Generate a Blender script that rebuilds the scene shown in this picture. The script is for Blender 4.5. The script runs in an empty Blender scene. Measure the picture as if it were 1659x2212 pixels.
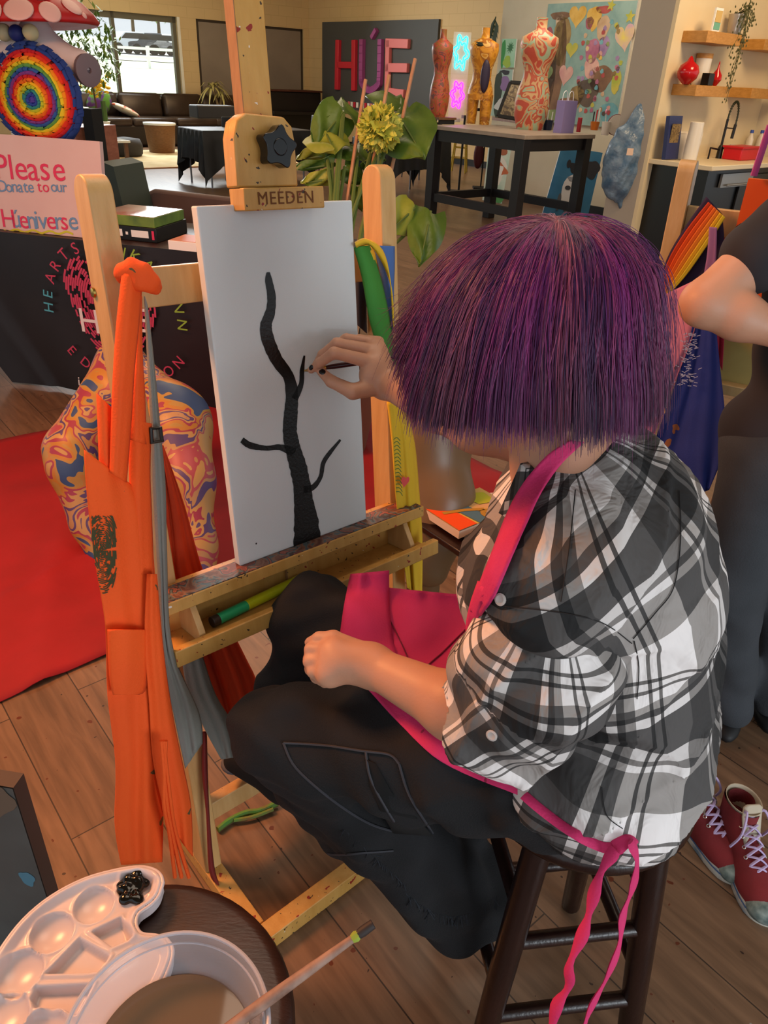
import bpy, bmesh, math, random
import numpy as np
from mathutils import Vector, Matrix
random.seed(4); rng = np.random.default_rng(4)
sc = bpy.context.scene
COL = sc.collection

# ------------------------------------------------------------------ camera
FPX, CX, CY, CAMH = 1600.0, 829.5, 1106.0, 1.5
_d = np.array([694 - CX, 3826 - CY, FPX]); _d /= np.linalg.norm(_d)
_f = np.array([0, 0, 1.]); _f = _f - _f.dot(_d) * _d; _f /= np.linalg.norm(_f)
_r = np.cross(_d, _f)
CM = np.array([_r, _f, -_d])                       # world = CM @ (right, down, forward)
CP = np.array([0, 0, CAMH])
cd = bpy.data.cameras.new('camera'); cam = bpy.data.objects.new('camera', cd); COL.objects.link(cam)
R3 = CM @ np.diag([1, -1, -1])
m4 = Matrix([list(R3[i]) + [float(CP[i])] for i in range(3)] + [[0, 0, 0, 1]])
cam.matrix_world = m4
cd.sensor_fit = 'VERTICAL'; cd.sensor_height = 34.6; cd.lens = 34.6 * FPX / 2212
cd.clip_start = 0.02; cd.clip_end = 300
sc.camera = cam

# ------------------------------------------------------------------ light and exposure
sc.view_settings.view_transform = 'Standard'; sc.view_settings.look = 'None'
sc.view_settings.gamma = 1.0; sc.view_settings.use_curve_mapping = False
sc.view_settings.exposure = 0.0
world = bpy.data.worlds.new('world'); sc.world = world; world.use_nodes = True
bg = world.node_tree.nodes['Background']; bg.inputs[0].default_value = (0.86, 0.94, 1.0, 1); bg.inputs[1].default_value = 1.0
def area(name, loc, target, size, power, col, sy=None):
    l = bpy.data.lights.new(name, 'AREA'); l.energy = power; l.color = col; l.shape = 'RECTANGLE'
    l.size = size; l.size_y = sy or size
    o = bpy.data.objects.new(name, l); COL.objects.link(o); o.location = loc
    o.rotation_euler = (Vector(target) - Vector(loc)).to_track_quat('-Z', 'Y').to_euler()
    return o
area('ceiling_lamp_warm', (-1.7, 1.5, 2.4), (-.6, 1.3, 0), 0.6, 76, (1.0, 0.38, 0.14))
area('ceiling_lamp_main', (0.1, 1.9, 3.4), (0.1, 1.2, 0), 1.4, 26, (1.0, 0.80, 0.62))
area('ceiling_lamp_middle', (-1.5, 6.0, 3.4), (-1.5, 6, 0), 2.2, 75, (1.0, 0.78, 0.55))
area('ceiling_lamp_kitchen', (3.4, 6.2, 3.3), (3.2, 7.6, 1.0), 1.0, 85, (1.0, 0.72, 0.42))
area('ceiling_lamp_far', (-2.2, 15.0, 3.4), (-2.2, 16.5, 0), 3.0, 170, (1.0, 0.66, 0.36))
area('ceiling_lamp_side', (1.6, 9.4, 3.4), (1.8, 10.5, 0.8), 1.8, 75, (1.0, 0.86, 0.70))
area('window_daylight_behind', (2.4, -1.6, 1.0), (0.5, 0.9, 0.6), 1.6, 58, (0.86, 0.94, 1.0), 1.2)
area('window_daylight_left', (-6.0, 17.2, 2.95), (-3.0, 9.0, 0.0), 4.2, 420, (0.9, 0.97, 1.0), 0.7)  # added lamp above the window, out of view, for glare on the floor
sun = bpy.data.lights.new('sun', 'SUN'); sun.energy = 9.0; sun.angle = 0.05; sun.color = (1, 0.97, 0.9)
so = bpy.data.objects.new('sun', sun); COL.objects.link(so); so.rotation_euler = Vector((.653 * .42, -.757 * .42, -.9)).to_track_quat('-Z', 'Y').to_euler()

# ------------------------------------------------------------------ pixels to points
def A(*v): return np.array(v, dtype=float)
def ray(x, y): return CM @ A((x - CX) / FPX, (y - CY) / FPX, 1.0)
def atd(x, y, d): return CP + ray(x, y) * d
def atz(x, y, z): r = ray(x, y); return CP + r * ((z - CAMH) / r[2])
def aty(x, y, Y): r = ray(x, y); return CP + r * (Y / r[1])
def hit(x, y, p0, n): r = ray(x, y); return CP + r * (np.dot(np.array(p0) - CP, n) / np.dot(r, n))
def nrm(v): v = np.array(v, float); return v / (np.linalg.norm(v) + 1e-12)
UX, UY, UZ = A(1, 0, 0), A(0, 1, 0), A(0, 0, 1)
RU = A(.757, .653, 0); RW = A(.653, -.757, 0)      # the two wall directions of the building

# ------------------------------------------------------------------ materials
def lin(c):
    if isinstance(c, str): c = [int(c[i:i + 2], 16) / 255 for i in (0, 2, 4)]
    return tuple(((x / 12.92) if x <= 0.04045 else ((x + 0.055) / 1.055) ** 2.4) for x in c)
MATS = {}
def mat(name, c, rough=0.6, c2=None, ns=8.0, bump=0.0, bs=60.0, metal=0.0, emit=0.0, alpha=1.0, spec=0.5, trans=0.0,
        stretch=None, ior=1.45, sheen=0.0, dots=None, contrast=None, sss=0.0, attr=None):
    if name in MATS: return MATS[name]
    m = bpy.data.materials.new(name); m.use_nodes = True; nt = m.node_tree; N = nt.nodes; L = nt.links
    b = N['Principled BSDF']; col = lin(c)
    b.inputs['Base Color'].default_value = (*col, 1); b.inputs['Roughness'].default_value = rough
    b.inputs['Metallic'].default_value = metal; b.inputs['Specular IOR Level'].default_value = spec
    b.inputs['IOR'].default_value = ior
    if trans: b.inputs['Transmission Weight'].default_value = trans
    if alpha < 1: b.inputs['Alpha'].default_value = alpha
    if sheen: b.inputs['Sheen Weight'].default_value = sheen
    if sss:
        b.inputs['Subsurface Weight'].default_value = sss; b.inputs['Subsurface Radius'].default_value = (0.01, 0.004, 0.002)
    if emit: b.inputs['Emission Color'].default_value = (*col, 1); b.inputs['Emission Strength'].default_value = emit
    tc = N.new('ShaderNodeTexCoord'); mp = N.new('ShaderNodeMapping'); L.new(tc.outputs['Object'], mp.inputs[0])
    if stretch: mp.inputs['Scale'].default_value = stretch
    last = None
    if c2 is not None:
        nz = N.new('ShaderNodeTexNoise'); nz.inputs['Scale'].default_value = ns; nz.inputs['Detail'].default_value = 5
        L.new(mp.outputs[0], nz.inputs['Vector'])
        cr = N.new('ShaderNodeValToRGB'); a, z = contrast or (0.35, 0.68)
        cr.color_ramp.elements[0].position = a; cr.color_ramp.elements[1].position = z
        cr.color_ramp.elements[0].color = (*col, 1); cr.color_ramp.elements[1].color = (*lin(c2), 1)
        L.new(nz.outputs[0], cr.inputs[0]); last = cr.outputs[0]
    if dots is not None:                                   # paint spatter: list of (colour, scale, threshold)
        for dc, dsc, th in dots:
            v = N.new('ShaderNodeTexNoise'); v.inputs['Scale'].default_value = dsc; v.inputs['Detail'].default_value = 2
            v.inputs['Distortion'].default_value = 0.4
            L.new(tc.outputs['Object'], v.inputs['Vector'])
            r = N.new('ShaderNodeMath'); r.operation = 'GREATER_THAN'; r.inputs[1].default_value = th
            L.new(v.outputs[0], r.inputs[0])
            mx = N.new('ShaderNodeMix'); mx.data_type = 'RGBA'; L.new(r.outputs[0], mx.inputs[0])
            if last is None: mx.inputs[6].default_value = (*col, 1)
            else: L.new(last, mx.inputs[6])
            mx.inputs[7].default_value = (*lin(dc), 1); last = mx.outputs[2]
    if attr:
        at = N.new('ShaderNodeAttribute'); at.attribute_name = attr; last = at.outputs['Color']
    if last is not None: L.new(last, b.inputs['Base Color'])
    if bump:
        nb = N.new('ShaderNodeTexNoise'); nb.inputs['Scale'].default_value = bs; nb.inputs['Detail'].default_value = 4
        L.new(mp.outputs[0], nb.inputs['Vector'])
        bp = N.new('ShaderNodeBump'); bp.inputs['Strength'].default_value = bump; bp.inputs['Distance'].default_value = 0.01
        L.new(nb.outputs[0], bp.inputs['Height']); L.new(bp.outputs[0], b.inputs['Normal'])
    MATS[name] = m; return m

def wood(name, c, c2, axis=(1, 1, 1), rough=0.45, dots=None, ns=22):
    return mat(name, c, rough, c2=c2, ns=ns, stretch=axis, bump=0.08, bs=90, dots=dots, contrast=(0.3, 0.75))

# ------------------------------------------------------------------ mesh builder
WT = {}                                            # world translation of every object built
def link(o, parent, loc):
    COL.objects.link(o); o.location = Vector([float(x) for x in loc])
    if parent is not None:
        o.parent = parent; p = WT[parent.name]
        o.matrix_parent_inverse = Matrix.Translation(Vector((-p[0], -p[1], -p[2])))
    WT[o.name] = (float(loc[0]), float(loc[1]), float(loc[2]))
    return o
def tag(o, label=None, cat=None, group=None, kind=None):
    if label: o['label'] = label
    if cat: o['category'] = cat
    if group: o['group'] = group
    if kind: o['kind'] = kind
    return o
def thing(name, label, cat, loc, group=None):
    o = bpy.data.objects.new(name, None); o.empty_display_size = 0.05
    link(o, None, loc); return tag(o, label, cat, group)
class B:
    def __init__(s): s.v = []; s.f = []; s.m = []; s.mi = 0; s.mats = []
    def use(s, m):
        if m not in s.mats: s.mats.append(m)
        s.mi = s.mats.index(m); return s
    def add(s, V, F):
        k = len(s.v); s.v += [tuple(float(c) for c in p) for p in V]
        s.f += [tuple(i + k for i in f) for f in F]; s.m += [s.mi] * len(F); return s
    def box(s, c, h, ax=None):                        # centre, half sizes, axes
        ax = ax if ax is not None else (UX, UY, UZ); c = np.array(c, float)
        V = [c + ax[0] * h[0] * i + ax[1] * h[1] * j + ax[2] * h[2] * k for i in (-1, 1) for j in (-1, 1) for k in (-1, 1)]
        return s.add(V, [(0, 1, 3, 2), (4, 6, 7, 5), (0, 4, 5, 1), (2, 3, 7, 6), (0, 2, 6, 4), (1, 5, 7, 3)])
    def slab(s, a, b, w, t, up=UZ):                   # bar from a to b, width w (sideways), thickness t (along up)
        a = np.array(a, float); b = np.array(b, float); d = nrm(b - a); sd = nrm(np.cross(d, up)); u2 = np.cross(sd, d)
        return s.box((a + b) / 2, (np.linalg.norm(b - a) / 2, w / 2, t / 2), (d, sd, u2))
    def tube(s, P, r, n=10, cap=True, flat=None, closed=False):
        P = [np.array(p, float) for p in P]; k = len(P); r = r if hasattr(r, '__len__') else [r] * k
        up = None; V = []
        for i in range(k):
            if closed: t = nrm(P[(i + 1) % k] - P[i - 1])
            else: t = nrm(P[min(i + 1, k - 1)] - P[max(i - 1, 0)])
            if up is None: up = np.cross(t, UZ) if abs(t[2]) < .9 else np.cross(t, UX)
            up = nrm(up - t * np.dot(up, t)); sd = np.cross(t, up)
            for j in range(n):
                a = 2 * math.pi * j / n
                V.append(P[i] + r[i] * (up * math.cos(a) + sd * math.sin(a) * (flat or 1)))
        F = [(i * n + j, i * n + (j + 1) % n, (i + 1) * n + (j + 1) % n, (i + 1) * n + j) for i in range(k - 1) for j in range(n)]
        if closed: F += [((k - 1) * n + j, (k - 1) * n + (j + 1) % n, (j + 1) % n, j) for j in range(n)]
        elif cap: F += [tuple(range(n))[::-1], tuple(range((k - 1) * n, k * n))]
        return s.add(V, F)
    def lathe(s, c, prof, n=24, ax=UZ, e1=None, sx=1.0, sy=1.0, cap=True):   # prof: (radius, height)
        ax = nrm(ax); c = np.array(c, float)
        e1 = nrm(np.cross(ax, UX) if abs(ax[0]) < .9 else np.cross(ax, UY)) if e1 is None else nrm(e1); e2 = np.cross(ax, e1)
        V = [c + ax * h + (e1 * math.cos(2 * math.pi * j / n) * sx + e2 * math.sin(2 * math.pi * j / n) * sy) * r for r, h in prof for j in range(n)]
        k = len(prof)
        F = [(i * n + j, i * n + (j + 1) % n, (i + 1) * n + (j + 1) % n, (i + 1) * n + j) for i in range(k - 1) for j in range(n)]
        if cap: F += [tuple(range(n))[::-1], tuple(range((k - 1) * n, k * n))]
        return s.add(V, F)
    def prism(s, P, d):                               # outline extruded by vector d
        P = [np.array(p, float) for p in P]; n = len(P); d = np.array(d, float)
        V = P + [p + d for p in P]
        return s.add(V, [tuple(range(n))[::-1], tuple(range(n, 2 * n))] + [(i, (i + 1) % n, n + (i + 1) % n, n + i) for i in range(n)])
    def grid(s, G, th=0.0):                           # G: rows of points; th thickness
        G = np.array(G, float); a, b, _ = G.shape
        def fc(k, fl):
            q = []
            for i in range(a - 1):
                for j in range(b - 1):
                    f = (k + i * b + j, k + i * b + j + 1, k + (i + 1) * b + j + 1, k + (i + 1) * b + j); q.append(f[::-1] if fl else f)
            return q
        if th == 0: return s.add(G.reshape(-1, 3), fc(0, False))
        du = np.gradient(G, axis=0); dv = np.gradient(G, axis=1); nn = np.cross(du, dv); nn /= np.linalg.norm(nn, axis=2, keepdims=True) + 1e-12
        V = np.concatenate([(G + nn * th / 2).reshape(-1, 3), (G - nn * th / 2).reshape(-1, 3)]); k = a * b
        F = fc(0, True) + fc(k, False)
        rim = [i * b for i in range(a)] + [(a - 1) * b + j for j in range(1, b)] + [i * b + b - 1 for i in range(a - 2, -1, -1)] + [j for j in range(b - 2, 0, -1)]
        for i in range(len(rim)): p, q = rim[i], rim[(i + 1) % len(rim)]; F.append((p, q, q + k, p + k))
        return s.add(V, F)
    def ball(s, c, r, ax=None, n=16, m=10):
        ax = ax if ax is not None else (UX, UY, UZ); r = r if hasattr(r, '__len__') else (r, r, r); c = np.array(c, float)
        V = [c + ax[2] * r[2]]
        for i in range(1, m):
            th = math.pi * i / m
            for j in range(n):
                a = 2 * math.pi * j / n
                V.append(c + ax[0] * r[0] * math.sin(th) * math.cos(a) + ax[1] * r[1] * math.sin(th) * math.sin(a) + ax[2] * r[2] * math.cos(th))
        V.append(c - ax[2] * r[2]); e = len(V) - 1
        F = [(0, 1 + j, 1 + (j + 1) % n) for j in range(n)]
        F += [(1 + i * n + j, 1 + (i + 1) * n + j, 1 + (i + 1) * n + (j + 1) % n, 1 + i * n + (j + 1) % n) for i in range(m - 2) for j in range(n)]
        F += [(e, 1 + (m - 2) * n + (j + 1) % n, 1 + (m - 2) * n + j) for j in range(n)]
        return s.add(V, F)
    def obj(s, name, parent=None, smooth=None, bev=0.0, sub=0, ang=40, at=None):
        V = np.array(s.v); c = np.array(at, float) if at is not None else (V.min(0) + V.max(0)) / 2
        me = bpy.data.meshes.new(name); me.from_pydata([tuple(p) for p in (V - c)], [], s.f)
        for m in s.mats: me.materials.append(m)
        me.polygons.foreach_set('material_index', s.m)
        bm = bmesh.new(); bm.from_mesh(me); bmesh.ops.recalc_face_normals(bm, faces=bm.faces); bm.to_mesh(me); bm.free()
        me.polygons.foreach_set('use_smooth', [True] * len(me.polygons))
        if smooth is False: me.polygons.foreach_set('use_smooth', [False] * len(me.polygons))
        elif smooth is None: me.set_sharp_from_angle(angle=math.radians(ang))
        o = bpy.data.objects.new(name, me)
        if bev:
            md = o.modifiers.new('bevel', 'BEVEL'); md.width = bev; md.segments = 2; md.limit_method = 'ANGLE'; md.angle_limit = math.radians(40)
        if sub: md = o.modifiers.new('sub', 'SUBSURF'); md.levels = sub; md.render_levels = sub
        return link(o, parent, c)
def one(mt): return B().use(mt)

def text_into(b, s, o, eu, ev, size, depth, spacing=1.0, align='LEFT'):     # lettering as geometry in the frame o, eu, ev
    c = bpy.data.curves.new('lettering', 'FONT'); c.body = s; c.size = size; c.extrude = depth / 2; c.space_character = spacing
    c.align_x = align; c.resolution_u = 3
    t = bpy.data.objects.new('lettering', c); COL.objects.link(t); bpy.context.view_layer.update()
    me = bpy.data.meshes.new_from_object(t.evaluated_get(bpy.context.evaluated_depsgraph_get()))
    n = np.cross(eu, ev)
    V = [np.array(o) + eu * v.co.x + ev * v.co.y + n * (v.co.z + depth / 2) for v in me.vertices]
    F = [tuple(p.vertices) for p in me.polygons]
    bpy.data.objects.remove(t); bpy.data.meshes.remove(me); bpy.data.curves.remove(c)
    return b.add(V, F)

def stroke(b, P, W, n, off):                        # painted brush stroke: centre line P (3D), widths W, surface normal n, lift off
    P = [np.array(p, float) for p in P]; L = []; Rr = []
    for i in range(len(P)):
        t = nrm(P[min(i + 1, len(P) - 1)] - P[max(i - 1, 0)]); sd = np.cross(n, t)
        L.append(P[i] + sd * W[i] / 2 + n * off); Rr.append(P[i] - sd * W[i] / 2 + n * off)
    k = len(P); V = L + Rr
    return b.add(V, [(i, i + 1, k + i + 1, k + i) for i in range(k - 1)])
def smooth_path(P, W=None, n=6):                    # Catmull-Rom
    P = [np.array(p, float) for p in P]; Q = []; X = []; k = len(P)
    for i in range(k - 1):
        p0, p1, p2, p3 = P[max(i - 1, 0)], P[i], P[i + 1], P[min(i + 2, k - 1)]
        for j in range(n):
            t = j / n
            Q.append(0.5 * ((2 * p1) + (-p0 + p2) * t + (2 * p0 - 5 * p1 + 4 * p2 - p3) * t * t + (-p0 + 3 * p1 - 3 * p2 + p3) * t ** 3))
            if W is not None: X.append(W[i] * (1 - t) + W[i + 1] * t)
    Q.append(P[-1])
    if W is not None: X.append(W[-1]); return Q, X
    return Q
def blob(b, c, ru, rv, eu, ev, off, n=20, wob=0.0, rot=0.0, sh=None):  # a flat painted patch
    nn = np.cross(eu, ev); P = []
    for j in range(n):
        a = 2 * math.pi * j / n; k = 1 + wob * math.sin(3 * a + rot * 5) + wob * .6 * math.sin(5 * a + 1)
        x, y = ru * math.cos(a) * k, rv * math.sin(a) * k
        if sh == 'heart':
            x = ru * (math.sin(a) ** 3); y = rv * (13 * math.cos(a) - 5 * math.cos(2 * a) - 2 * math.cos(3 * a) - math.cos(4 * a)) / 16
        if sh == 'star': k = 1 if j % 2 == 0 else .45; x, y = ru * math.cos(a) * k, rv * math.sin(a) * k
        x, y = x * math.cos(rot) - y * math.sin(rot), x * math.sin(rot) + y * math.cos(rot)
        P.append(np.array(c) + eu * x + ev * y + nn * off)
    cc = np.array(c) + nn * off
    return b.add([cc] + P, [(0, 1 + j, 1 + (j + 1) % n) for j in range(n)])

from mathutils.bvhtree import BVHTree
BV = {}
def cast(objs, x, y, org=None, d=None):               # first surface of these objects seen through pixel x, y
    r = nrm(ray(x, y)) if d is None else d; best = None
    for o in objs:
        if o.name not in BV:
            w = Vector(WT[o.name]); BV[o.name] = BVHTree.FromPolygons([v.co + w for v in o.data.vertices], [tuple(p.vertices) for p in o.data.polygons])
        h = BV[o.name].ray_cast(Vector(CP if org is None else org), Vector(r))
        if h[0] is not None and (best is None or h[3] < best[2]):
            n = np.array(h[1]); n = n if n.dot(r) < 0 else -n; best = (np.array(h[0]), n, h[3])
    return (best[0], best[1]) if best else (None, None)

# ------------------------------------------------------------------ smooth implicit bodies (numpy) and surface nets
class SDF:
    def __init__(s, lo, hi, h):
        s.lo = np.array(lo, float); s.h = h; s.n = np.ceil((np.array(hi) - s.lo) / h).astype(int) + 1
        s.d = np.full(s.n, 1.0, dtype=np.float32)
    def _sub(s, lo, hi):
        a = np.maximum(np.floor((lo - s.lo) / s.h).astype(int), 0); b = np.minimum(np.ceil((hi - s.lo) / s.h).astype(int) + 1, s.n)
        if (b <= a).any(): return None
        sl = tuple(slice(a[i], b[i]) for i in range(3))
        g = np.meshgrid(*[(np.arange(a[i], b[i]) * s.h + s.lo[i]).astype(np.float32) for i in range(3)], indexing='ij', sparse=True)
        return sl, g
    def _mix(s, sl, q, k, sub):
        d = s.d[sl]
        if sub:
            h = np.clip(.5 - .5 * (d + q) / k, 0, 1); s.d[sl] = d * (1 - h) - q * h + k * h * (1 - h); return
        if k <= 0: s.d[sl] = np.minimum(d, q); return
        h = np.clip(.5 + .5 * (q - d) / k, 0, 1); s.d[sl] = q * (1 - h) + d * h - k * h * (1 - h)
    def cap(s, p, q, r0, r1, k=0.01, sub=False):
        p = np.array(p, float); q = np.array(q, float); m = max(r0, r1) + k + 3 * s.h
        w = s._sub(np.minimum(p, q) - m, np.maximum(p, q) + m)
        if w is None: return s
        sl, (X, Y, Z) = w; e = q - p; L2 = max(e.dot(e), 1e-12)
        t = np.clip(((X - p[0]) * e[0] + (Y - p[1]) * e[1] + (Z - p[2]) * e[2]) / L2, 0, 1)
        D = np.sqrt((X - p[0] - e[0] * t) ** 2 + (Y - p[1] - e[1] * t) ** 2 + (Z - p[2] - e[2] * t) ** 2) - (r0 + (r1 - r0) * t)
        s._mix(sl, D, k, sub); return s
    def chain(s, P, R, k=0.01):
        for i in range(len(P) - 1): s.cap(P[i], P[i + 1], R[i], R[i + 1], k)
        return s
    def ell(s, c, r, ax=None, k=0.01, sub=False):
        ax = ax if ax is not None else (UX, UY, UZ); c = np.array(c, float); m = max(r) + k + 3 * s.h
        w = s._sub(c - m, c + m)
        if w is None: return s
        sl, (X, Y, Z) = w
        q = [((X - c[0]) * a[0] + (Y - c[1]) * a[1] + (Z - c[2]) * a[2]) for a in ax]
        k0 = np.sqrt(sum((q[i] / r[i]) ** 2 for i in range(3))); k1 = np.sqrt(sum((q[i] / r[i] ** 2) ** 2 for i in range(3)))
        s._mix(sl, k0 * (k0 - 1) / np.maximum(k1, 1e-6), k, sub); return s
    def warp(s, fn):                                  # add a displacement field fn(X, Y, Z)
        g = np.meshgrid(*[(np.arange(s.n[i]) * s.h + s.lo[i]).astype(np.float32) for i in range(3)], indexing='ij', sparse=True)
        s.d = s.d + fn(*g).astype(np.float32); return s
    def mesh(s):
        d = s.d; ins = d < 0; nx, ny, nz = d.shape
        c = np.zeros((nx - 1, ny - 1, nz - 1), np.int8)
        for i in (0, 1):
            for j in (0, 1):
                for k in (0, 1): c += ins[i:nx - 1 + i, j:ny - 1 + j, k:nz - 1 + k]
        act = (c > 0) & (c < 8); idx = np.argwhere(act); num = -np.ones(act.shape, np.int64); num[act] = np.arange(len(idx))
        acc = np.zeros((len(idx), 3)); cnt = np.zeros(len(idx))
        for ax in range(3):
            o1, o2 = [a for a in range(3) if a != ax]
            for p in (0, 1):
                for q in (0, 1):
                    b0 = idx.copy(); b0[:, o1] += p; b0[:, o2] += q; b1 = b0.copy(); b1[:, ax] += 1
                    v0 = d[b0[:, 0], b0[:, 1], b0[:, 2]]; v1 = d[b1[:, 0], b1[:, 1], b1[:, 2]]; mk = (v0 < 0) != (v1 < 0)
                    t = np.where(mk, v0 / np.where(mk, v0 - v1, 1), 0)
                    P = b0.astype(float); P[:, ax] += t
                    acc[mk] += P[mk]; cnt[mk] += 1
        V = acc / cnt[:, None] * s.h + s.lo
        F = []
        for ax in range(3):
            o1, o2 = [a for a in range(3) if a != ax]
            sl0 = [slice(None)] * 3; sl1 = [slice(None)] * 3; sl0[ax] = slice(0, -1); sl1[ax] = slice(1, None)
            ch = ins[tuple(sl0)] != ins[tuple(sl1)]; E = np.argwhere(ch)
            E = E[(E[:, o1] > 0) & (E[:, o2] > 0) & (E[:, o1] < d.shape[o1] - 1) & (E[:, o2] < d.shape[o2] - 1)]
            fl = ins[E[:, 0], E[:, 1], E[:, 2]]
            q = []
            for a, b2 in ((1, 1), (0, 1), (0, 0), (1, 0)):
                e = E.copy(); e[:, o1] -= a; e[:, o2] -= b2; q.append(num[e[:, 0], e[:, 1], e[:, 2]])
            Q = np.stack(q, 1); flip = fl if ax != 1 else ~fl
            Q[flip] = Q[flip][:, ::-1]; F.append(Q)
        return V, np.concatenate(F)
    def obj(s, name, mt, parent=None, sm=2, cut=None, attrs=None, post=None):
        V, F = s.mesh(); F = F[(F >= 0).all(1)]
        for _ in range(sm):                           # gentle smoothing
            A2 = np.zeros_like(V); n = np.zeros(len(V))
            for i in range(4):
                a, b = F[:, i], F[:, (i + 1) % 4]
                np.add.at(A2, a, V[b]); np.add.at(A2, b, V[a]); np.add.at(n, a, 1); np.add.at(n, b, 1)
            V = V * .45 + (A2 / np.maximum(n, 1)[:, None]) * .55
        if post: V = post(V, F)
        if cut is not None:
            keep = cut(V); F = F[keep[F].all(1)]; u, inv = np.unique(F, return_inverse=True); V = V[u]; F = inv.reshape(F.shape)
        c = (V.min(0) + V.max(0)) / 2
        me = bpy.data.meshes.new(name); me.from_pydata((V - c).tolist(), [], F.tolist())
        me.materials.append(mt); me.polygons.foreach_set('use_smooth', [True] * len(me.polygons))
        if attrs:
            for nm, val in attrs(V).items():
                if val.ndim == 1: at = me.attributes.new(nm, 'FLOAT', 'POINT'); at.data.foreach_set('value', val.astype(np.float32))
                else:
                    at = me.color_attributes.new(nm, 'FLOAT_COLOR', 'POINT')
                    at.data.foreach_set('color', np.concatenate([val, np.ones((len(val), 1))], 1).astype(np.float32).ravel())
        me.update(); o = bpy.data.objects.new(name, me)
        return link(o, parent, c)
# ------------------------------------------------------------------ structure
Pw = A(-6.1, 17.8, 0); NWIN = A(-.653, .757, 0)
def hw(x, y, o=0): return hit(x, y, Pw - NWIN * o, NWIN)          # window wall, o = distance into the room
C0 = hw(669, 300); C0[2] = 0
def hs(x, y, o=0): return hit(x, y, C0 - RU * o * -1, RU)
P0 = A(1.29, 12.3, 0)
def hp(x, y, o=0): return hit(x, y, P0 - RU * o, RU)              # picture wall
Kc = atz(1400, 343, .92); Kc[2] = 0
def hk(x, y, o=0): return hit(x, y, Kc + RW * o, RW)              # kitchen wall, o = distance in front
def struct(o): o['kind'] = 'structure'; return o

def floor_mat():
    m = bpy.data.materials.new('plank_floor'); m.use_nodes = True; nt = m.node_tree; N = nt.nodes; L = nt.links; b = N['Principled BSDF']
    tc = N.new('ShaderNodeTexCoord'); mp = N.new('ShaderNodeMapping'); mp.inputs['Rotation'].default_value = (0, 0, math.radians(49.2))
    L.new(tc.outputs['Object'], mp.inputs[0])
    br = N.new('ShaderNodeTexBrick'); br.inputs['Scale'].default_value = 1; br.inputs['Brick Width'].default_value = 1.22; br.inputs['Row Height'].default_value = .178
    br.inputs['Mortar Size'].default_value = .0016; br.offset = .37; br.inputs['Bias'].default_value = 0
    br.inputs['Color1'].default_value = (*lin('80644e'), 1); br.inputs['Color2'].default_value = (*lin('745944'), 1); br.inputs['Mortar'].default_value = (*lin('382c24'), 1)
    L.new(mp.outputs[0], br.inputs['Vector'])
    m2 = N.new('ShaderNodeMapping'); m2.inputs['Scale'].default_value = (1.0, 9, 1); L.new(mp.outputs[0], m2.inputs[0])
    nz = N.new('ShaderNodeTexNoise'); nz.inputs['Scale'].default_value = 5; nz.inputs['Detail'].default_value = 8; nz.inputs['Distortion'].default_value = .5; L.new(m2.outputs[0], nz.inputs['Vector'])
    cr = N.new('ShaderNodeValToRGB'); cr.color_ramp.elements[0].position = .3; cr.color_ramp.elements[1].position = .7
    cr.color_ramp.elements[0].color = (.62, .6, .58, 1); cr.color_ramp.elements[1].color = (1.12, 1.1, 1.08, 1); L.new(nz.outputs[0], cr.inputs[0])
    mx = N.new('ShaderNodeMix'); mx.data_type = 'RGBA'; mx.blend_type = 'MULTIPLY'; mx.inputs[0].default_value = 1
    L.new(br.outputs[0], mx.inputs[6]); L.new(cr.outputs[0], mx.inputs[7])
    last = mx.outputs[2]
    for dc, ds, th in (('5a2a16', 38, .745), ('30201a', 55, .76), ('8f8f8c', 21, .80)):
        v = N.new('ShaderNodeTexNoise'); v.inputs['Scale'].default_value = ds; v.inputs['Detail'].default_value = 1; L.new(tc.outputs['Object'], v.inputs['Vector'])
        g = N.new('ShaderNodeMath'); g.operation = 'GREATER_THAN'; g.inputs[1].default_value = th; L.new(v.outputs[0], g.inputs[0])
        x2 = N.new('ShaderNodeMix'); x2.data_type = 'RGBA'; L.new(g.outputs[0], x2.inputs[0]); L.new(last, x2.inputs[6]); x2.inputs[7].default_value = (*lin(dc), 1); last = x2.outputs[2]
    L.new(last, b.inputs['Base Color']); b.inputs['Roughness'].default_value = .34; b.inputs['Specular IOR Level'].default_value = .45
    bp = N.new('ShaderNodeBump'); bp.inputs['Strength'].default_value = .12; bp.inputs['Distance'].default_value = .004
    L.new(nz.outputs[0], bp.inputs['Height']); L.new(bp.outputs[0], b.inputs['Normal'])
    return m
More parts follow.
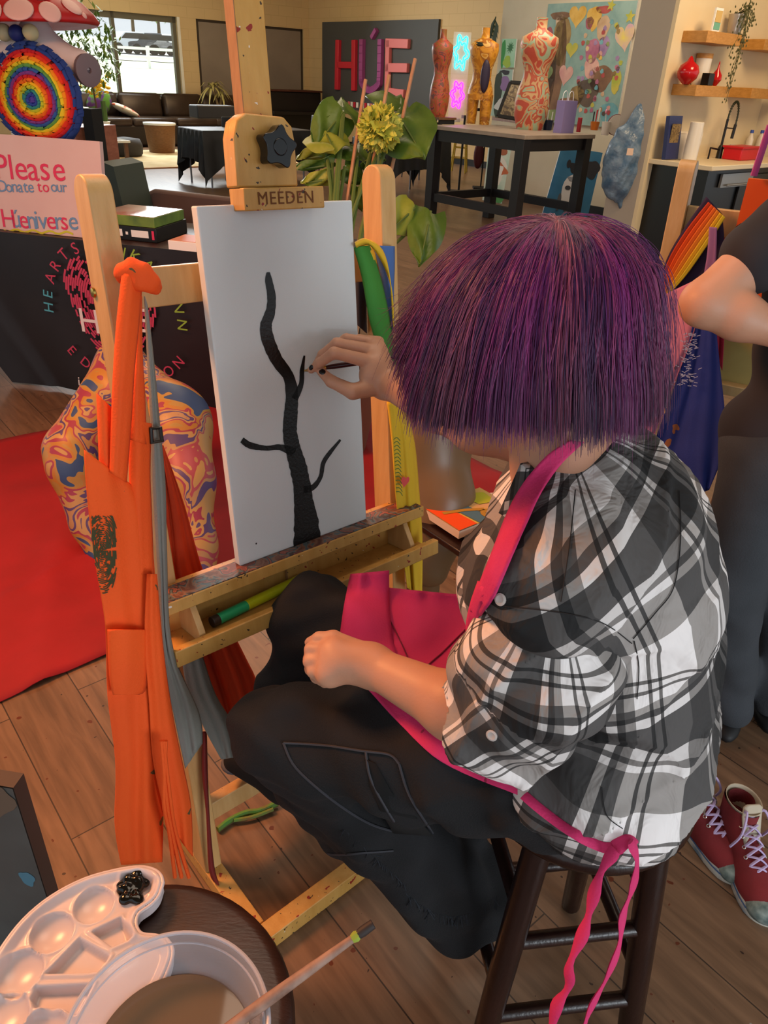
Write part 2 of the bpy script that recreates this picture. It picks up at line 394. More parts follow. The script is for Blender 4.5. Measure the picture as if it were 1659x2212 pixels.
def block_mat(name, c, c2, mc):
    m = bpy.data.materials.new(name); m.use_nodes = True; nt = m.node_tree; N = nt.nodes; L = nt.links; b = N['Principled BSDF']
    tc = N.new('ShaderNodeTexCoord'); sp = N.new('ShaderNodeSeparateXYZ'); L.new(tc.outputs['Object'], sp.inputs[0])
    ad = N.new('ShaderNodeMath'); ad.operation = 'ADD'; mu = N.new('ShaderNodeMath'); mu.operation = 'MULTIPLY'; mu.inputs[1].default_value = 1.0
    m1 = N.new('ShaderNodeMath'); m1.operation = 'MULTIPLY'; m1.inputs[1].default_value = 1.41; m2 = N.new('ShaderNodeMath'); m2.operation = 'MULTIPLY'; m2.inputs[1].default_value = -.104
    L.new(sp.outputs[0], m1.inputs[0]); L.new(sp.outputs[1], m2.inputs[0]); L.new(m1.outputs[0], ad.inputs[0]); L.new(m2.outputs[0], ad.inputs[1]); cb = N.new('ShaderNodeCombineXYZ')
    L.new(ad.outputs[0], mu.inputs[0]); L.new(mu.outputs[0], cb.inputs[0]); L.new(sp.outputs[2], cb.inputs[1])
    br = N.new('ShaderNodeTexBrick'); br.inputs['Scale'].default_value = 1; br.inputs['Brick Width'].default_value = .42; br.inputs['Row Height'].default_value = .2; br.inputs['Mortar Size'].default_value = .006
    br.inputs['Color1'].default_value = (*lin(c), 1); br.inputs['Color2'].default_value = (*lin(c2), 1); br.inputs['Mortar'].default_value = (*lin(mc), 1)
    L.new(cb.outputs[0], br.inputs['Vector']); L.new(br.outputs[0], b.inputs['Base Color']); b.inputs['Roughness'].default_value = .7
    return m
M_block = block_mat('painted_block_wall', 'c9b183', 'c6ad80', 'bda578')
M_cream = mat('cream_wall_paint', 'c9bda4', .7, c2='c3b69c', ns=3)
M_kwall = mat('kitchen_wall_paint', 'dccaa6', .6, c2='d6c39e', ns=2)
M_greyp = mat('grey_wall_paint', 'a49a8e', .7)
M_dark = mat('dark_bronze_frame', '3a3128', .5)
M_black = mat('satin_black', '0d0b0a', .4)
M_blackm = mat('matte_black', '121110', .8)
M_white = mat('plain_white', 'e8e6e2', .6)

b = one(floor_mat()); b.box((-1, 9, -.05), (11, 16, .05)); struct(b.obj('floor', smooth=False, at=(0, 0, 0)))
b = one(mat('ceiling_paint', 'b9ab92', .8)); b.box((-1.5, 10.5, 3.62), (11, 12.4, .08)); struct(b.obj('ceiling', smooth=False))
# window wall in pieces round its openings (t measured from the corner along RU)
def wpiece(b, t0, t1, z0, z1, th=.25):
    b.box(C0 + RU * (t0 + t1) / 2 + NWIN * th / 2 + UZ * (z0 + z1) / 2, ((t1 - t0) / 2, th / 2, (z1 - z0) / 2), (RU, NWIN, UZ))
WIN = [(-9.2, -3.40, .9, 2.40), (-2.95, -2.0, .68, 2.40), (-1.36, -.15, .84, 2.38)]
b = one(M_block); wpiece(b, -14, -9.2, 0, 3.6); wpiece(b, -3.40, -2.95, 0, 3.6); wpiece(b, -2.0, -1.36, 0, 3.6); wpiece(b, -.15, .3, 0, 3.6)
for t0, t1, z0, z1 in WIN: wpiece(b, t0, t1, 0, z0); wpiece(b, t0, t1, z1, 3.6)
struct(b.obj('wall_left', smooth=False, at=C0))
M_pane = mat('window_glass', 'f4fbff', .02, alpha=.06)
M_shade = mat('roller_shade', '8a7f72', .8, c2='7d7266', ns=1.2)
for i, (t0, t1, z0, z1) in enumerate(WIN):
    fr = thing(f'window_{i+1}', None, None, C0 + RU * (t0 + t1) / 2 + UZ * z0); struct(fr)
    b = one(M_dark if i else mat('grey_window_frame', '5d5a4c', .5)); w = .07
    def fp(t, z, ht, hz): b.box(C0 + RU * t + NWIN * .1 + UZ * z, (ht, .05, hz), (RU, NWIN, UZ))
    fp((t0 + t1) / 2, z1 - .05, (t1 - t0) / 2, .06); fp((t0 + t1) / 2, z0 + .03, (t1 - t0) / 2, .03)
    fp(t0 + .04, (z0 + z1) / 2, .04, (z1 - z0) / 2); fp(t1 - .04, (z0 + z1) / 2, .04, (z1 - z0) / 2)
    for m in ((-4.79, -6.4, -7.9), (), (-.83,))[i]: fp(m, (z0 + z1) / 2, .035, (z1 - z0) / 2)
    b.obj('window_frame', fr, smooth=False)
    g = one(M_pane); g.box(C0 + RU * (t0 + t1) / 2 + NWIN * .12 + UZ * (z0 + z1) / 2, ((t1 - t0) / 2, .004, (z1 - z0) / 2), (RU, NWIN, UZ)); g.obj('window_pane', fr)
    if i:
        g = one(M_shade); g.box(C0 + RU * (t0 + t1) / 2 + NWIN * .04 + UZ * (z0 + z1) / 2, ((t1 - t0) / 2 - .07, .004, (z1 - z0) / 2 - .05), (RU, NWIN, UZ)); g.obj('shade', fr)
    else:
        g = one(mat('bright_sill', 'dcdcd2', .5)); g.box(C0 + RU * (t0 + t1) / 2 - NWIN * .05 + UZ * (z0 - .02), ((t1 - t0) / 2, .09, .02), (RU, NWIN, UZ)); g.obj('window_sill', fr)
        g = one(mat('bright_sill', 'dcdcd2', .5)); g.box(C0 + RU * (t1 + .03) - NWIN * .01 + UZ * (z0 + z1) / 2, (.03, .012, (z1 - z0) / 2), (RU, NWIN, UZ)); g.obj('window_casing', fr)
b = one(M_block); b.box(C0 + RU * .12 + RW * 5.5 + UZ * 1.8, (.12, 5.8, 1.8), (RU, RW, UZ)); struct(b.obj('wall_back', smooth=False, at=C0))
b = one(M_black); b.box(C0 - RU * .01 + RW * 5.5 + UZ * .06, (.01, 5.6, .06), (RU, RW, UZ)); struct(b.obj('baseboard_back', smooth=False))
# picture wall (smooth, cream) and kitchen walls
b = one(M_cream); b.box(P0 + RU * .12 + RW * 2.6 + UZ * 1.8, (.12, 2.6, 1.8), (RU, RW, UZ)); struct(b.obj('wall_picture', smooth=False))
b = one(M_black); b.box(P0 - RU * .01 + RW * 2.6 + UZ * .06, (.01, 2.6, .06), (RU, RW, UZ)); struct(b.obj('baseboard_picture', smooth=False))
b = one(M_kwall); b.box(Kc + RU * 3.0 - RW * .02 + UZ * 1.8, (3.0, .02, 1.8), (RU, RW, UZ)); struct(b.obj('wall_kitchen', smooth=False))
b = one(M_greyp); b.box(Kc + RU * 3.0 - RW * .22 + UZ * 1.8, (3.0, .18, 1.8), (RU, RW, UZ)); struct(b.obj('wall_column', smooth=False))

# ------------------------------------------------------------------ outside
def G(c, c2, n, **k): return mat(n, c, .9, c2=c2, **k)
M_lawn = G('b7c79a', 'd3dcc0', 'sunlit_lawn', ns=.3)
def op(x, y, n): return hit(x, y, C0 + NWIN * n, NWIN)
def gz(n): return -.2 if n < 6 else -.2 + (n - 6) * .058                  # the lawn rises away from the building
b = one(M_lawn)
for n0, n1 in ((.3, 6), (6, 30), (30, 75)):
    q = [C0 + RU * t + NWIN * n + UZ * gz(n) for t, n in ((-75, n0), (30, n0), (30, n1), (-75, n1))]; b.add(q, [(0, 1, 2, 3)])
struct(b.obj('ground_outside', smooth=False))
b = one(G('b9bcbd', 'cfd0ce', 'pale_asphalt', ns=1)); q = [C0 + RU * t + NWIN * n + UZ * (gz(n) + .04) for t, n in ((-75, 38), (30, 38), (30, 60), (-75, 60))]; b.add(q, [(0, 1, 2, 3)]); struct(b.obj('road_outside', smooth=False))
fc = op(320, 118, 32); ft = (fc - C0).dot(RU); fz = gz(32)
def outp(t, n, z): return C0 + RU * t + NWIN * n + UZ * z
f = thing('rail_fence', 'white post and rail fence along the lawn outside the bright window', 'fence', outp(ft, 32, fz))
M_fen = mat('white_fence_paint', 'f4f6f4', .6)
for z in (.55, 1.0): b = one(M_fen); b.box(outp(ft, 32, fz + z), (14, .04, .07), (RU, NWIN, UZ)); b.obj('rail', f)
for i in range(11): b = one(M_fen); b.box(outp(ft - 13 + i * 2.6, 32, fz + .55), (.08, .08, .6), (RU, NWIN, UZ)); b.obj('post', f)
def car(x, n, mt, lab):
    p = op(x, 95, n); t = (p - C0).dot(RU); z0 = gz(n) + .04
    c = thing('car', lab, 'car', outp(t, n, z0), 'cars parked outside')
    P = [(-2.1, .35), (-2.1, .75), (-1.9, .85), (-1.3, .92), (-.8, 1.38), (.7, 1.42), (1.35, .95), (2.0, .88), (2.15, .6), (2.1, .35)]
    b = one(mt); b.prism([outp(t, n, z0) + RU * x + UZ * z - NWIN * .85 for x, z in P], NWIN * 1.7); b.obj('body', c, bev=.08)
    b = one(M_black); b.prism([outp(t, n, z0) + RU * x + UZ * z - NWIN * .87 for x, z in [(-1.1, .95), (-.72, 1.3), (.65, 1.32), (1.1, .97)]], NWIN * 1.74); b.obj('window_glass', c)
    for x in (-1.35, 1.35):
        for y in (-.8, .8): b = one(M_blackm); b.lathe(outp(t, n, z0) + RU * x + UZ * .33 + NWIN * (y - .1), [(.1, 0), (.33, 0), (.33, .2), (.1, .2)], 16, ax=NWIN); b.obj('wheel', c)
for x, c, l in [(284, 'c4ccd4', 'pale silver car parked leftmost beyond the white fence'), (322, '3a4048', 'dark car parked in the middle beyond the white fence'), (360, 'e6e8ea', 'white car parked rightmost beyond the white fence')]:
    car(x, 46, mat('car_paint_' + c, c, .35), l)
def tree(name, base, h, r, lab, n, c, cat='tree', leaf=.12, tr=.1, grp=None, seed=1, squash=1.0, trc='5b4632'):
    rg = random.Random(seed); t = thing(name, lab, cat, base, grp)
    b = one(mat('bark_' + trc, trc, .9)); b.tube([np.array(base), np.array(base) + UZ * h * .35 + UX * .05, np.array(base) + UZ * h * .75], [tr, tr * .7, tr * .3], 8); b.obj('trunk', t)
    b = one(mat('leaf_' + c, c, .7, c2='8fae5a' if c != '3e5a1c' else '6c8a34', ns=3))
    cc = np.array(base) + UZ * h * .72
    for i in range(n):
        p = A(rg.gauss(0, 1), rg.gauss(0, 1), rg.gauss(0, 1)); p = nrm(p) * rg.random() ** .4; p = cc + p * A(r, r, r * squash)
        a = nrm(A(rg.gauss(0, 1), rg.gauss(0, 1), rg.gauss(0, 1))); e = nrm(np.cross(a, UZ + UX * .1)); s = leaf * rg.uniform(.6, 1.2)
        b.add([p - a * s, p + e * s * .35, p + a * s, p - e * s * .35], [(0, 1, 2, 3)])
    b.obj('foliage', t, smooth=False); return t
for x, n, h, r, l, sd in ((290, 64, 6.5, 2.6, 'leafy tree left of the pair beyond the parked cars', 3), (345, 66, 6.0, 2.4, 'leafy tree right of the pair beyond the parked cars', 5)):
    p = op(x, 90, n); p[2] = gz(n); tree('street_tree', p, h, r, l, 1500, '9ab87a', leaf=.34, tr=.2, grp='trees outside the window', seed=sd)
ob = op(299, 200, 5.0); ob[2] = -.2
b = one(mat('orange_bin', 'd9744a', .6))
b.lathe(ob, [(.36, 0), (.36, .95), (.3, 1.02)], 20); b.use(M_white); b.lathe(ob + UZ * .62, [(.365, 0), (.365, .2)], 20)
tag(b.obj('drum'), 'orange drum with a white band standing outside the bright window', 'barrel')

# ------------------------------------------------------------------ lounge at the far left
S0 = atz(300, 318, 0)
def fl(t, d, z=0): return S0 + RU * t + NWIN * d + UZ * z        # t along the sofa front, d towards the window
M_sofa = mat('brown_leather', '3a2c22', .32, c2='2e221a', ns=4); M_sofad = mat('dark_brown_leather', '241a15', .4)
s = thing('sofa', 'long dark brown leather sofa below the bright window', 'sofa', fl(.6, .3))
ax = (RU, NWIN, UZ)
b = one(M_sofad); b.box(fl(.85, .45, .22), (1.75, .44, .2), ax); b.obj('base', s, bev=.04)
b = one(M_sofad); b.box(fl(.85, .86, .5), (1.75, .1, .38), ax); b.obj('back_frame', s, bev=.05)
for i, t in enumerate((-.55, .42, 1.4, 2.3)):
    b = one(M_sofa); b.box(fl(t, .36, .47), (.48, .40, .08), ax); b.obj('seat_cushion', s, bev=.05, smooth=True)
    b = one(M_sofa); b.box(fl(t, .70, .74), (.47, .12, .24), (RU, nrm(NWIN + UZ * -.2), nrm(UZ + NWIN * .2))); b.obj('back_cushion', s, bev=.08, smooth=True)
for t in (-1.1, 2.85): b = one(M_sofad); b.box(fl(t, .42, .34), (.14, .48, .34), ax); b.obj('arm', s, bev=.08, smooth=True)
M_throw = mat('pale_throw', 'c9c6ba', .9)
b = one(M_throw); b.box(fl(-1.1, .42, .70), (.17, .42, .02), ax); b.box(fl(-1.28, .42, .56), (.015, .42, .15), ax); tag(b.obj('throw_blanket', bev=.01), 'pale grey throw folded over the left arm of the brown sofa', 'blanket')
b = one(M_throw); b.box(fl(2.85, .42, .70), (.17, .42, .02), ax); b.box(fl(2.68, .42, .6), (.015, .42, .1), ax); tag(b.obj('throw_blanket', bev=.01), 'white throw folded over the right arm of the brown sofa', 'blanket')
def pillow(c, r, tilt, mt, lab, ax1):
    b = one(mt); b.ball(c, r, ax1, 20, 12); o = b.obj('throw_pillow', smooth=True); return tag(o, lab, 'pillow', 'pillows on the sofa')
pillow(fl(-.05, .34, .66), (.30, .23, .07), 0, mat('patterned_pillow', 'd9cdb4', .9, c2='b0482a', ns=7, contrast=(.55, .62)), 'cream and red patterned pillow lying on the brown sofa seat', (nrm(RU + UZ * -.45), NWIN, nrm(UZ + RU * .45)))
pillow(fl(-.55, .45, .78), (.27, .08, .24), 0, mat('leafy_pillow', '5a8a2e', .9, c2='5c2f70', ns=5, contrast=(.45, .55)), 'purple and green leaf patterned pillow leaning at the sofa left end', (nrm(RU + UZ * .2), NWIN, UZ))
# barrel side table, coffee table, ottoman, rug
bc = atz(362, 333, 0) + NWIN * .24
s = thing('barrel_table', 'round wooden barrel side table with a white top before the sofa', 'table', bc)
b = one(wood('barrel_wood', '7a5430', '62401f', (1, 1, 4))); b.lathe(bc, [(.24, 0), (.27, .2), (.29, .42), (.3, .5)], 28); b.obj('body', s)
b = one(mat('pale_top', 'dfe2dd', .3)); b.lathe(bc + UZ * .5, [(.31, 0), (.31, .035)], 28); b.obj('tabletop', s)
oc = atz(283, 341, 0) + NWIN * .22
b = one(mat('charcoal_pouf', '2e2c2b', .7)); b.lathe(oc, [(.26, 0), (.31, .06), (.32, .2), (.28, .3), (.05, .33)], 24); tag(b.obj('pouf', smooth=True), 'dark grey pouf standing on the cream rug', 'pouf')
cc = atz(262, 306, .33)
s = thing('coffee_table', 'low coffee table with a bright top in front of the sofa', 'table', cc * A(1, 1, 0))
b = one(mat('glossy_pale_top', 'd8dcd8', .15)); b.box(cc - RU * .6 + NWIN * .28, (.75, .32, .02), ax); b.obj('tabletop', s, bev=.01)
for i in (-1, 1):
    for j in (-1, 1): b = one(wood('table_leg_wood', '6b4a38', '5a3b2b')); b.box((cc - RU * .6 + NWIN * .28) * A(1, 1, 0) + RU * .68 * i + NWIN * .26 * j + UZ * .155, (.03, .03, .155), ax); b.obj('leg', s)
rc = atz(298, 366, 0)
M_rug = mat('cream_rug', 'cdbf9a', .95, c2='b8a67c', ns=3)
b = one(M_rug); b.box(rc + RU * 1.9 + NWIN * 1.45 + UZ * .008, (1.9, 1.45, .008), ax); b.use(mat('rug_edge', 'a87b50', .9))
b.box(rc + RU * 1.9 + NWIN * .02 + UZ * .009, (1.9, .03, .009), ax); tag(b.obj('rug', smooth=False), 'cream patterned rug on the floor before the sofa', 'rug')
# cloth covered tables
def cloth_table(K, ldir, rdir, L, W, lab, clab):
    # K front corner at z .74 ; ldir, rdir the two horizontal directions from it
    K = np.array(K); s = thing('folding_table', lab, 'table', K * A(1, 1, 0) + ldir * W / 2 + rdir * L / 2)
    ctr = K + ldir * W / 2 + rdir * L / 2
    b = one(M_white); b.box(ctr - UZ * .02, (L / 2 - .01, W / 2 - .01, .015), (rdir, ldir, UZ)); b.obj('tabletop', s)
    for i in (-1, 1):
        for j in (-1, 1): b = one(mat('grey_tube', '77777a', .3, metal=.8)); b.tube([ctr * A(1, 1, 0) + rdir * i * (L / 2 - .12) + ldir * j * (W / 2 - .06) + UZ * z for z in (0, .7)], .014, 8); b.obj('leg', s)
    # cloth: rounded top plus skirt whose hem drops lower at the corners
    rows = []
    N = 96
    for k, (e, dz) in enumerate([(-.02, 0), (.0, 0), (.008, -.012), (.02, -.15), (.03, -.33), (.04, -.52)]):
        row = []
        for j in range(N):
            a = j / N * 4; sd = int(a); f = a - sd
            hx, hy = L / 2 + e, W / 2 + e
            if sd == 0: p, cr = (-hx + 2 * hx * f, -hy), f
            elif sd == 1: p, cr = (hx, -hy + 2 * hy * f), f
            elif sd == 2: p, cr = (hx - 2 * hx * f, hy), f
            else: p, cr = (-hx, hy - 2 * hy * f), f
            c4 = (abs(cr - .5) * 2) ** 4; wv = math.sin(j * 1.7) * .018 * max(0, k - 2)
            z = dz * (.72 + .7 * c4) if k > 2 else dz
            g = 1 + wv
            row.append(ctr + rdir * p[0] * g + ldir * p[1] * g + UZ * (z + .003))
        row.append(row[0]); rows.append(row)
    b = one(mat('black_tablecloth', '0c0d0e', .55)); b.grid(rows); b.box(ctr + UZ * .002, (L / 2 + .0, W / 2 + .0, .002), (rdir, ldir, UZ))
    tag(b.obj('tablecloth', ang=60), clab, 'tablecloth')
K = atz(438, 283, .74); cloth_table(K, -RW * 1.0, RU, 1.83, .76, 'folding table under a black cloth near the sofa', 'black cloth hanging off the table near the sofa')
K = atz(836, 305, .74); cloth_table(K, -RW, RU, 1.2, .76, 'folding table under a black cloth behind the tall leafy plant', 'black cloth on the table behind the tall leafy plant')
bx = atz(425, 258, .74)
b = one(mat('dark_grey_case', '33363a', .6)); b.box(bx + RU * .38 - RW * .15 + UZ * .11, (.36, .16, .1), ax); tag(b.obj('storage_case', bev=.02), 'dark grey case lying on the black clothed table', 'case')
def chair(name, P, yaw, mt, lab, grp=None, sh=.45, bh=.86):
    f = A(math.cos(yaw), math.sin(yaw), 0); r = A(-f[1], f[0], 0); P = np.array(P, float); a3 = (f, r, UZ)
    s = thing(name, lab, 'chair', P, grp)
    b = one(mt); b.box(P + UZ * sh, (.22, .22, .025), a3); b.obj('seat', s, bev=.02)
    b = one(mt); b.box(P - f * .22 + UZ * (bh - .18), (.02, .22, .2), (nrm(f + UZ * .12), r, nrm(UZ - f * .12))); b.obj('backrest', s, bev=.018)
    for i in (-1, 1):
        for j in (-1, 1):
            top = P + f * .19 * i + r * .19 * j + UZ * (sh if i > 0 else bh - .3)
            b = one(mat('chair_steel', '55565a', .35, metal=.7)); b.tube([P + f * .23 * i + r * .2 * j, P + f * .19 * i + r * .19 * j + UZ * sh * .9, top], .011, 8); b.obj('leg', s)
M_chair = mat('grey_chair_fabric', '2c2e31', .7); M_chb = mat('taupe_chair_back', '6a5650', .55, c2='5f4c46', ns=3)
chair('side_chair', atz(497, 385, 0), math.atan2(.75, -.66), M_chair, 'dark grey chair pulled up to the black clothed table', 'dark grey chairs')
chair('side_chair', atz(655, 372, 0), math.atan2(-.4, -.9), M_chair, 'dark grey chair just left of the tall leafy plant', 'dark grey chairs')
chair('side_chair', atz(905, 385, 0), math.atan2(.6, -.5), M_chair, 'dark grey chair right of the tall leafy plant', 'dark grey chairs')
# dark upright cabinet with a plant, below the third window
pc = hw(622, 290, .75); pc[2] = 0
s = thing('upright_piano', 'black upright piano with a brown lid below the dark window', 'piano', pc)
b = one(M_black); b.box(pc + UZ * .55, (.75, .3, .55), ax); b.obj('body', s, bev=.02)
b = one(wood('piano_lid', '4a2618', '381a10')); b.box(pc + UZ * 1.12, (.78, .32, .02), ax); b.obj('lid', s, bev=.01)
b = one(M_black); b.box(pc - NWIN * .42 + UZ * .68, (.72, .13, .04), ax); b.obj('keyboard_shelf', s, bev=.01)
def plantpot(name, P, r, h, mt, lab, cat, leaves):
    s = thing(name, lab, cat, P); b = one(mt); b.lathe(P, [(r * .7, 0), (r, h), (r * .9, h), (r * .85, h * .9)], 20); b.obj('pot', s); leaves(s, np.array(P) + UZ * h)
    return s
def tuft(n, L, w, c, seed, droop=.4, up=.8, nm='leaf_tuft'):
    def g(s, p):
        rg = random.Random(seed); b = one(mat('foliage_' + c, c, .6))
        for i in range(n):
            a = rg.uniform(0, 6.28); d = A(math.cos(a), math.sin(a), 0); l = L * rg.uniform(.6, 1.1); u = rg.uniform(.2, 1) * up
            Q = [p + (d * t * (1 - u * .4) + UZ * (u * t - droop * t * t)) * l for t in (0, .35, .7, 1)]
            sd = np.cross(d, UZ)
            b.grid([[q - sd * ww / 2, q + sd * ww / 2] for q, ww in zip(Q, (w * .4, w, w * .8, w * .1))])
        b.obj('foliage', s, smooth=False)
    return g
plantpot('potted_plant', hw(597, 222, .75), .08, .16, M_white, 'small green plant in a white vase on the black piano', 'plant', tuft(26, .3, .05, '8a9a52', 2))
dp = hw(478, 330, .55); dp[2] = 0
s = plantpot('dracaena', dp, .2, .4, mat('grey_planter', '5c5a56', .7), 'spiky pale green potted plant before the first dark window', 'plant', lambda s, p: None)
tp = hw(460, 190, .55)
b = one(mat('bark_a', '7a6a4c', .9)); b.tube([dp + UZ * .38, (dp + tp) / 2 + RU * .08 + UZ * .1, tp], [.035, .03, .02], 8); b.tube([(dp + tp) / 2 + RU * .08 + UZ * .1, tp + RU * .2 - UZ * .12], [.028, .02], 8); b.obj('trunk', s)
tuft(34, .5, .05, 'a39a5c', 5, .9, 1.1)(s, tp); tuft(20, .4, .05, 'a39a5c', 6, .9, 1.1)(s, tp + RU * .2 - UZ * .12)
# leafy indoor tree and yellow flowers by the bright window
tb = hw(205, 250, 2.2); tb[2] = 0
t = tree('indoor_tree', tb, 2.35, .62, 'leafy indoor tree standing left of the sofa by the bright window', 900, '3e5a1c', 'plant', leaf=.075, tr=.025, seed=8, squash=1.2)
fb = hw(222, 215, 1.2); fb[2] = 0
s = thing('flower_arrangement', 'tall vase of yellow flowers at the left end of the sofa', 'flowers', fb)
b = one(M_white); b.lathe(fb, [(.1, 0), (.14, .25), (.07, .45), (.09, .5)], 16); b.obj('vase', s)
b = one(mat('yellow_petals', 'e8c520', .7, c2='c98a10', ns=9)); rg = random.Random(3)
for i in range(46): p = hw(213 + rg.gauss(0, 11), 188 + rg.gauss(0, 12), 1.2); b.ball(p, (.05, .05, .03), n=8, m=5)
b.obj('blooms', s); b = one(mat('foliage_3e5a1c', '3e5a1c', .6)); b.tube([fb + UZ * .4, fb + UZ * .85], .05, 6); b.obj('stems', s)

# ------------------------------------------------------------------ sign on the back wall
sg = lambda x, y, o=0: hit(x, y, C0 - RU * o, RU)
tl, tr, br_ = sg(696, 48, .06), sg(948, 42, .06), sg(938, 239, .06)
z0, z1 = .80, tl[2]; t0 = (tl - C0).dot(RW); t1 = (tr - C0).dot(RW)
s = thing('wall_sign', 'large charcoal sign panel with raised coloured letters on the back wall', 'sign', C0 + RW * (t0 + t1) / 2 + UZ * z0)
b = one(mat('charcoal_panel', '45484a', .6)); b.box(C0 - RU * .03 + RW * (t0 + t1) / 2 + UZ * (z0 + z1) / 2, (.03, (t1 - t0) / 2, (z1 - z0) / 2), (RU, RW, UZ)); b.obj('panel', s)
def sgl(col, polys, nm='letter'):
    b = one(col)
    for a, c, w in polys: b.slab(sg(*a, .10), sg(*c, .10), w, .09, up=RU)
    return b.obj(nm, s, bev=.012)
cH = mat('letter_red', 'c22a3c', .45); cU = mat('letter_purple', '9a4a8a', .45); cE = mat('letter_pink', 'd8797c', .45)
tag(sgl(cH, [((731, 86), (729, 194), .13), ((766, 86), (765, 196), .13), ((731, 140), (765, 141), .13)]), 'red letter H')
ul = smooth_path([sg(783, 86, .10), sg(782, 165, .10), sg(785, 183, .10), sg(800, 195, .10), sg(817, 185, .10), sg(821, 168, .10), sg(823, 86, .10)], None, 5)
b = one(cU)
for i in range(len(ul) - 1): b.slab(ul[i] - nrm(ul[i + 1] - ul[i]) * .008, ul[i + 1] + nrm(ul[i + 1] - ul[i]) * .008, .125, .09, up=RU)
b.slab(sg(814, 64, .10), sg(804, 82, .10), .085, .09, up=RU); tag(b.obj('letter', s), 'purple letter U with an accent')
tag(sgl(cE, [((840, 86), (837, 203), .13), ((835, 93), (884, 95), .17), ((835, 146), (882, 147), .17), ((834, 198), (874, 203), .16)]), 'pink letter E')
b = B(); rg = random.Random(6)
for i in range(17):
    x = 754 + i * 6.0
    if i in (4,): continue
    b.use([cE, M_white, cH, M_white][i % 4]); p = sg(x, 225 + (x - 754) * .1, .065); b.box(p, (.01, .035, .055), (RU, RW, UZ))
b.obj('tagline', s, smooth=False)
# ------------------------------------------------------------------ counter-height table and what stands on it
Mp = atz(1134, 292, 1.05); TA, TB = RU, RW
tL, tR, TW, TD = 1.42, 0, 1.12, 1.42
s = thing('work_table', 'counter height table with thick black legs and a pale wooden top', 'table', Mp * A(1, 1, 0) + TA * TW / 2 - TB * TD / 2)
M_tl = mat('table_black', '171416', .5)
b = one(mat('pale_table_top', '9c8c7c', .45, c2='8a7a6a', ns=6)); b.box(Mp + TA * TW / 2 - TB * TD / 2 - UZ * .02, (TW / 2 + .02, TD / 2 + .02, .02), (TA, TB, UZ)); b.obj('tabletop', s, bev=.004)
for i in (0, 1):
    for j in (0, 1):
        b = one(M_tl); p = Mp * A(1, 1, 0) + TA * (.05 + (TW - .1) * i) - TB * (.05 + (TD - .1) * j); b.box(p + UZ * .505, (.055, .055, .505), (TA, TB, UZ)); b.obj('leg', s, bev=.004)
for i in (0, 1):
    for z, h in ((.95, .055), (.3, .045)):
        b = one(M_tl); p = Mp * A(1, 1, 0) + TA * (.05 + (TW - .1) * i) - TB * TD / 2; b.box(p + UZ * z, (.025, TD / 2 - .1, h), (TA, TB, UZ)); b.obj('rail', s)
    b = one(M_tl); p = Mp * A(1, 1, 0) + TA * TW / 2 - TB * (.05 + (TD - .1) * i); b.box(p + UZ * .95, (TW / 2 - .1, .025, .055), (TA, TB, UZ)); b.obj('rail', s)
b = one(M_tl); p = Mp * A(1, 1, 0) + TA * TW / 2 - TB * (TD - .05); b.box(p + UZ * .3, (TW / 2 - .1, .025, .045), (TA, TB, UZ)); b.obj('rail', s)
tz = lambda x, y, z=1.05: atz(x, y, z)
def form(P, h, R, prof, mt, lab, yaw=0.0, legs=False, sq=.62, neck=True):
    """dress form: lofted elliptical sections from hip to neck; prof rows (height, half width)"""
    P = np.array(P); e = A(math.cos(yaw), math.sin(yaw), 0); f = A(-e[1], e[0], 0)
    s = thing('dress_form', lab, 'mannequin', P, 'painted dress forms on the tall table')
    b = one(mt); rows = []
    for z, r in prof:
        rows.append([P + UZ * z * h + e * r * R * math.cos(a) + f * r * R * sq * math.sin(a) for a in np.linspace(0, 2 * math.pi, 25)])
    b.grid(rows); b.add(rows[-1][:-1], [tuple(range(24))]); b.add(rows[0][:-1], [tuple(range(24))[::-1]])
    if legs:
        for i in (-1, 1): b.lathe(P + e * i * R * .48, [(R * .38, 0), (R * .46, h * .2), (R * .5, h * .32)], 18, sx=1, sy=.8)
    b.obj('torso', s, ang=70); return s
PT = [(0, .62), (.12, .80), (.24, .86), (.36, .78), (.48, .60), (.56, .60), (.66, .78), (.76, .90), (.83, .86), (.87, .50), (.9, .27), (.96, .25), (1.0, .26)]
PL = [(.26, .86), (.36, .82), (.48, .62), (.58, .62), (.68, .82), (.77, .95), (.84, .92), (.88, .5), (.9, .27), (.95, .25), (1.0, .25)]
def multi(name, cols, ns, rough=.45, det=2):
    """painted swirls: noise bands in several colours"""
    if name in MATS: return MATS[name]
    m = mat(name, cols[0], rough); nt = m.node_tree; N = nt.nodes; L = nt.links
    tc = N.new('ShaderNodeTexCoord'); nz = N.new('ShaderNodeTexNoise'); nz.inputs['Scale'].default_value = ns; nz.inputs['Detail'].default_value = det; nz.inputs['Distortion'].default_value = 1.2
    cr = N.new('ShaderNodeValToRGB'); cr.color_ramp.interpolation = 'CONSTANT'; k = len(cols)
    while len(cr.color_ramp.elements) < k: cr.color_ramp.elements.new(.5)
    for i, c in enumerate(cols): cr.color_ramp.elements[i].position = 0 if i == 0 else .34 + .34 * i / k; cr.color_ramp.elements[i].color = (*lin(c), 1)
    L.new(tc.outputs['Object'], nz.inputs['Vector']); L.new(nz.outputs[0], cr.inputs[0]); L.new(cr.outputs[0], N['Principled BSDF'].inputs['Base Color']); return m
r0 = tz(946, 252, 1.12)
s = thing('display_riser', 'low wooden riser board under the leftmost dress form', 'shelf', r0 * A(1, 1, 0) + UZ * 1.05)
b = one(wood('riser_wood', '6e4a30', '5a3a24')); b.box(r0 - UZ * .012, (.17, .14, .012), (TB, TA, UZ)); b.obj('board', s)
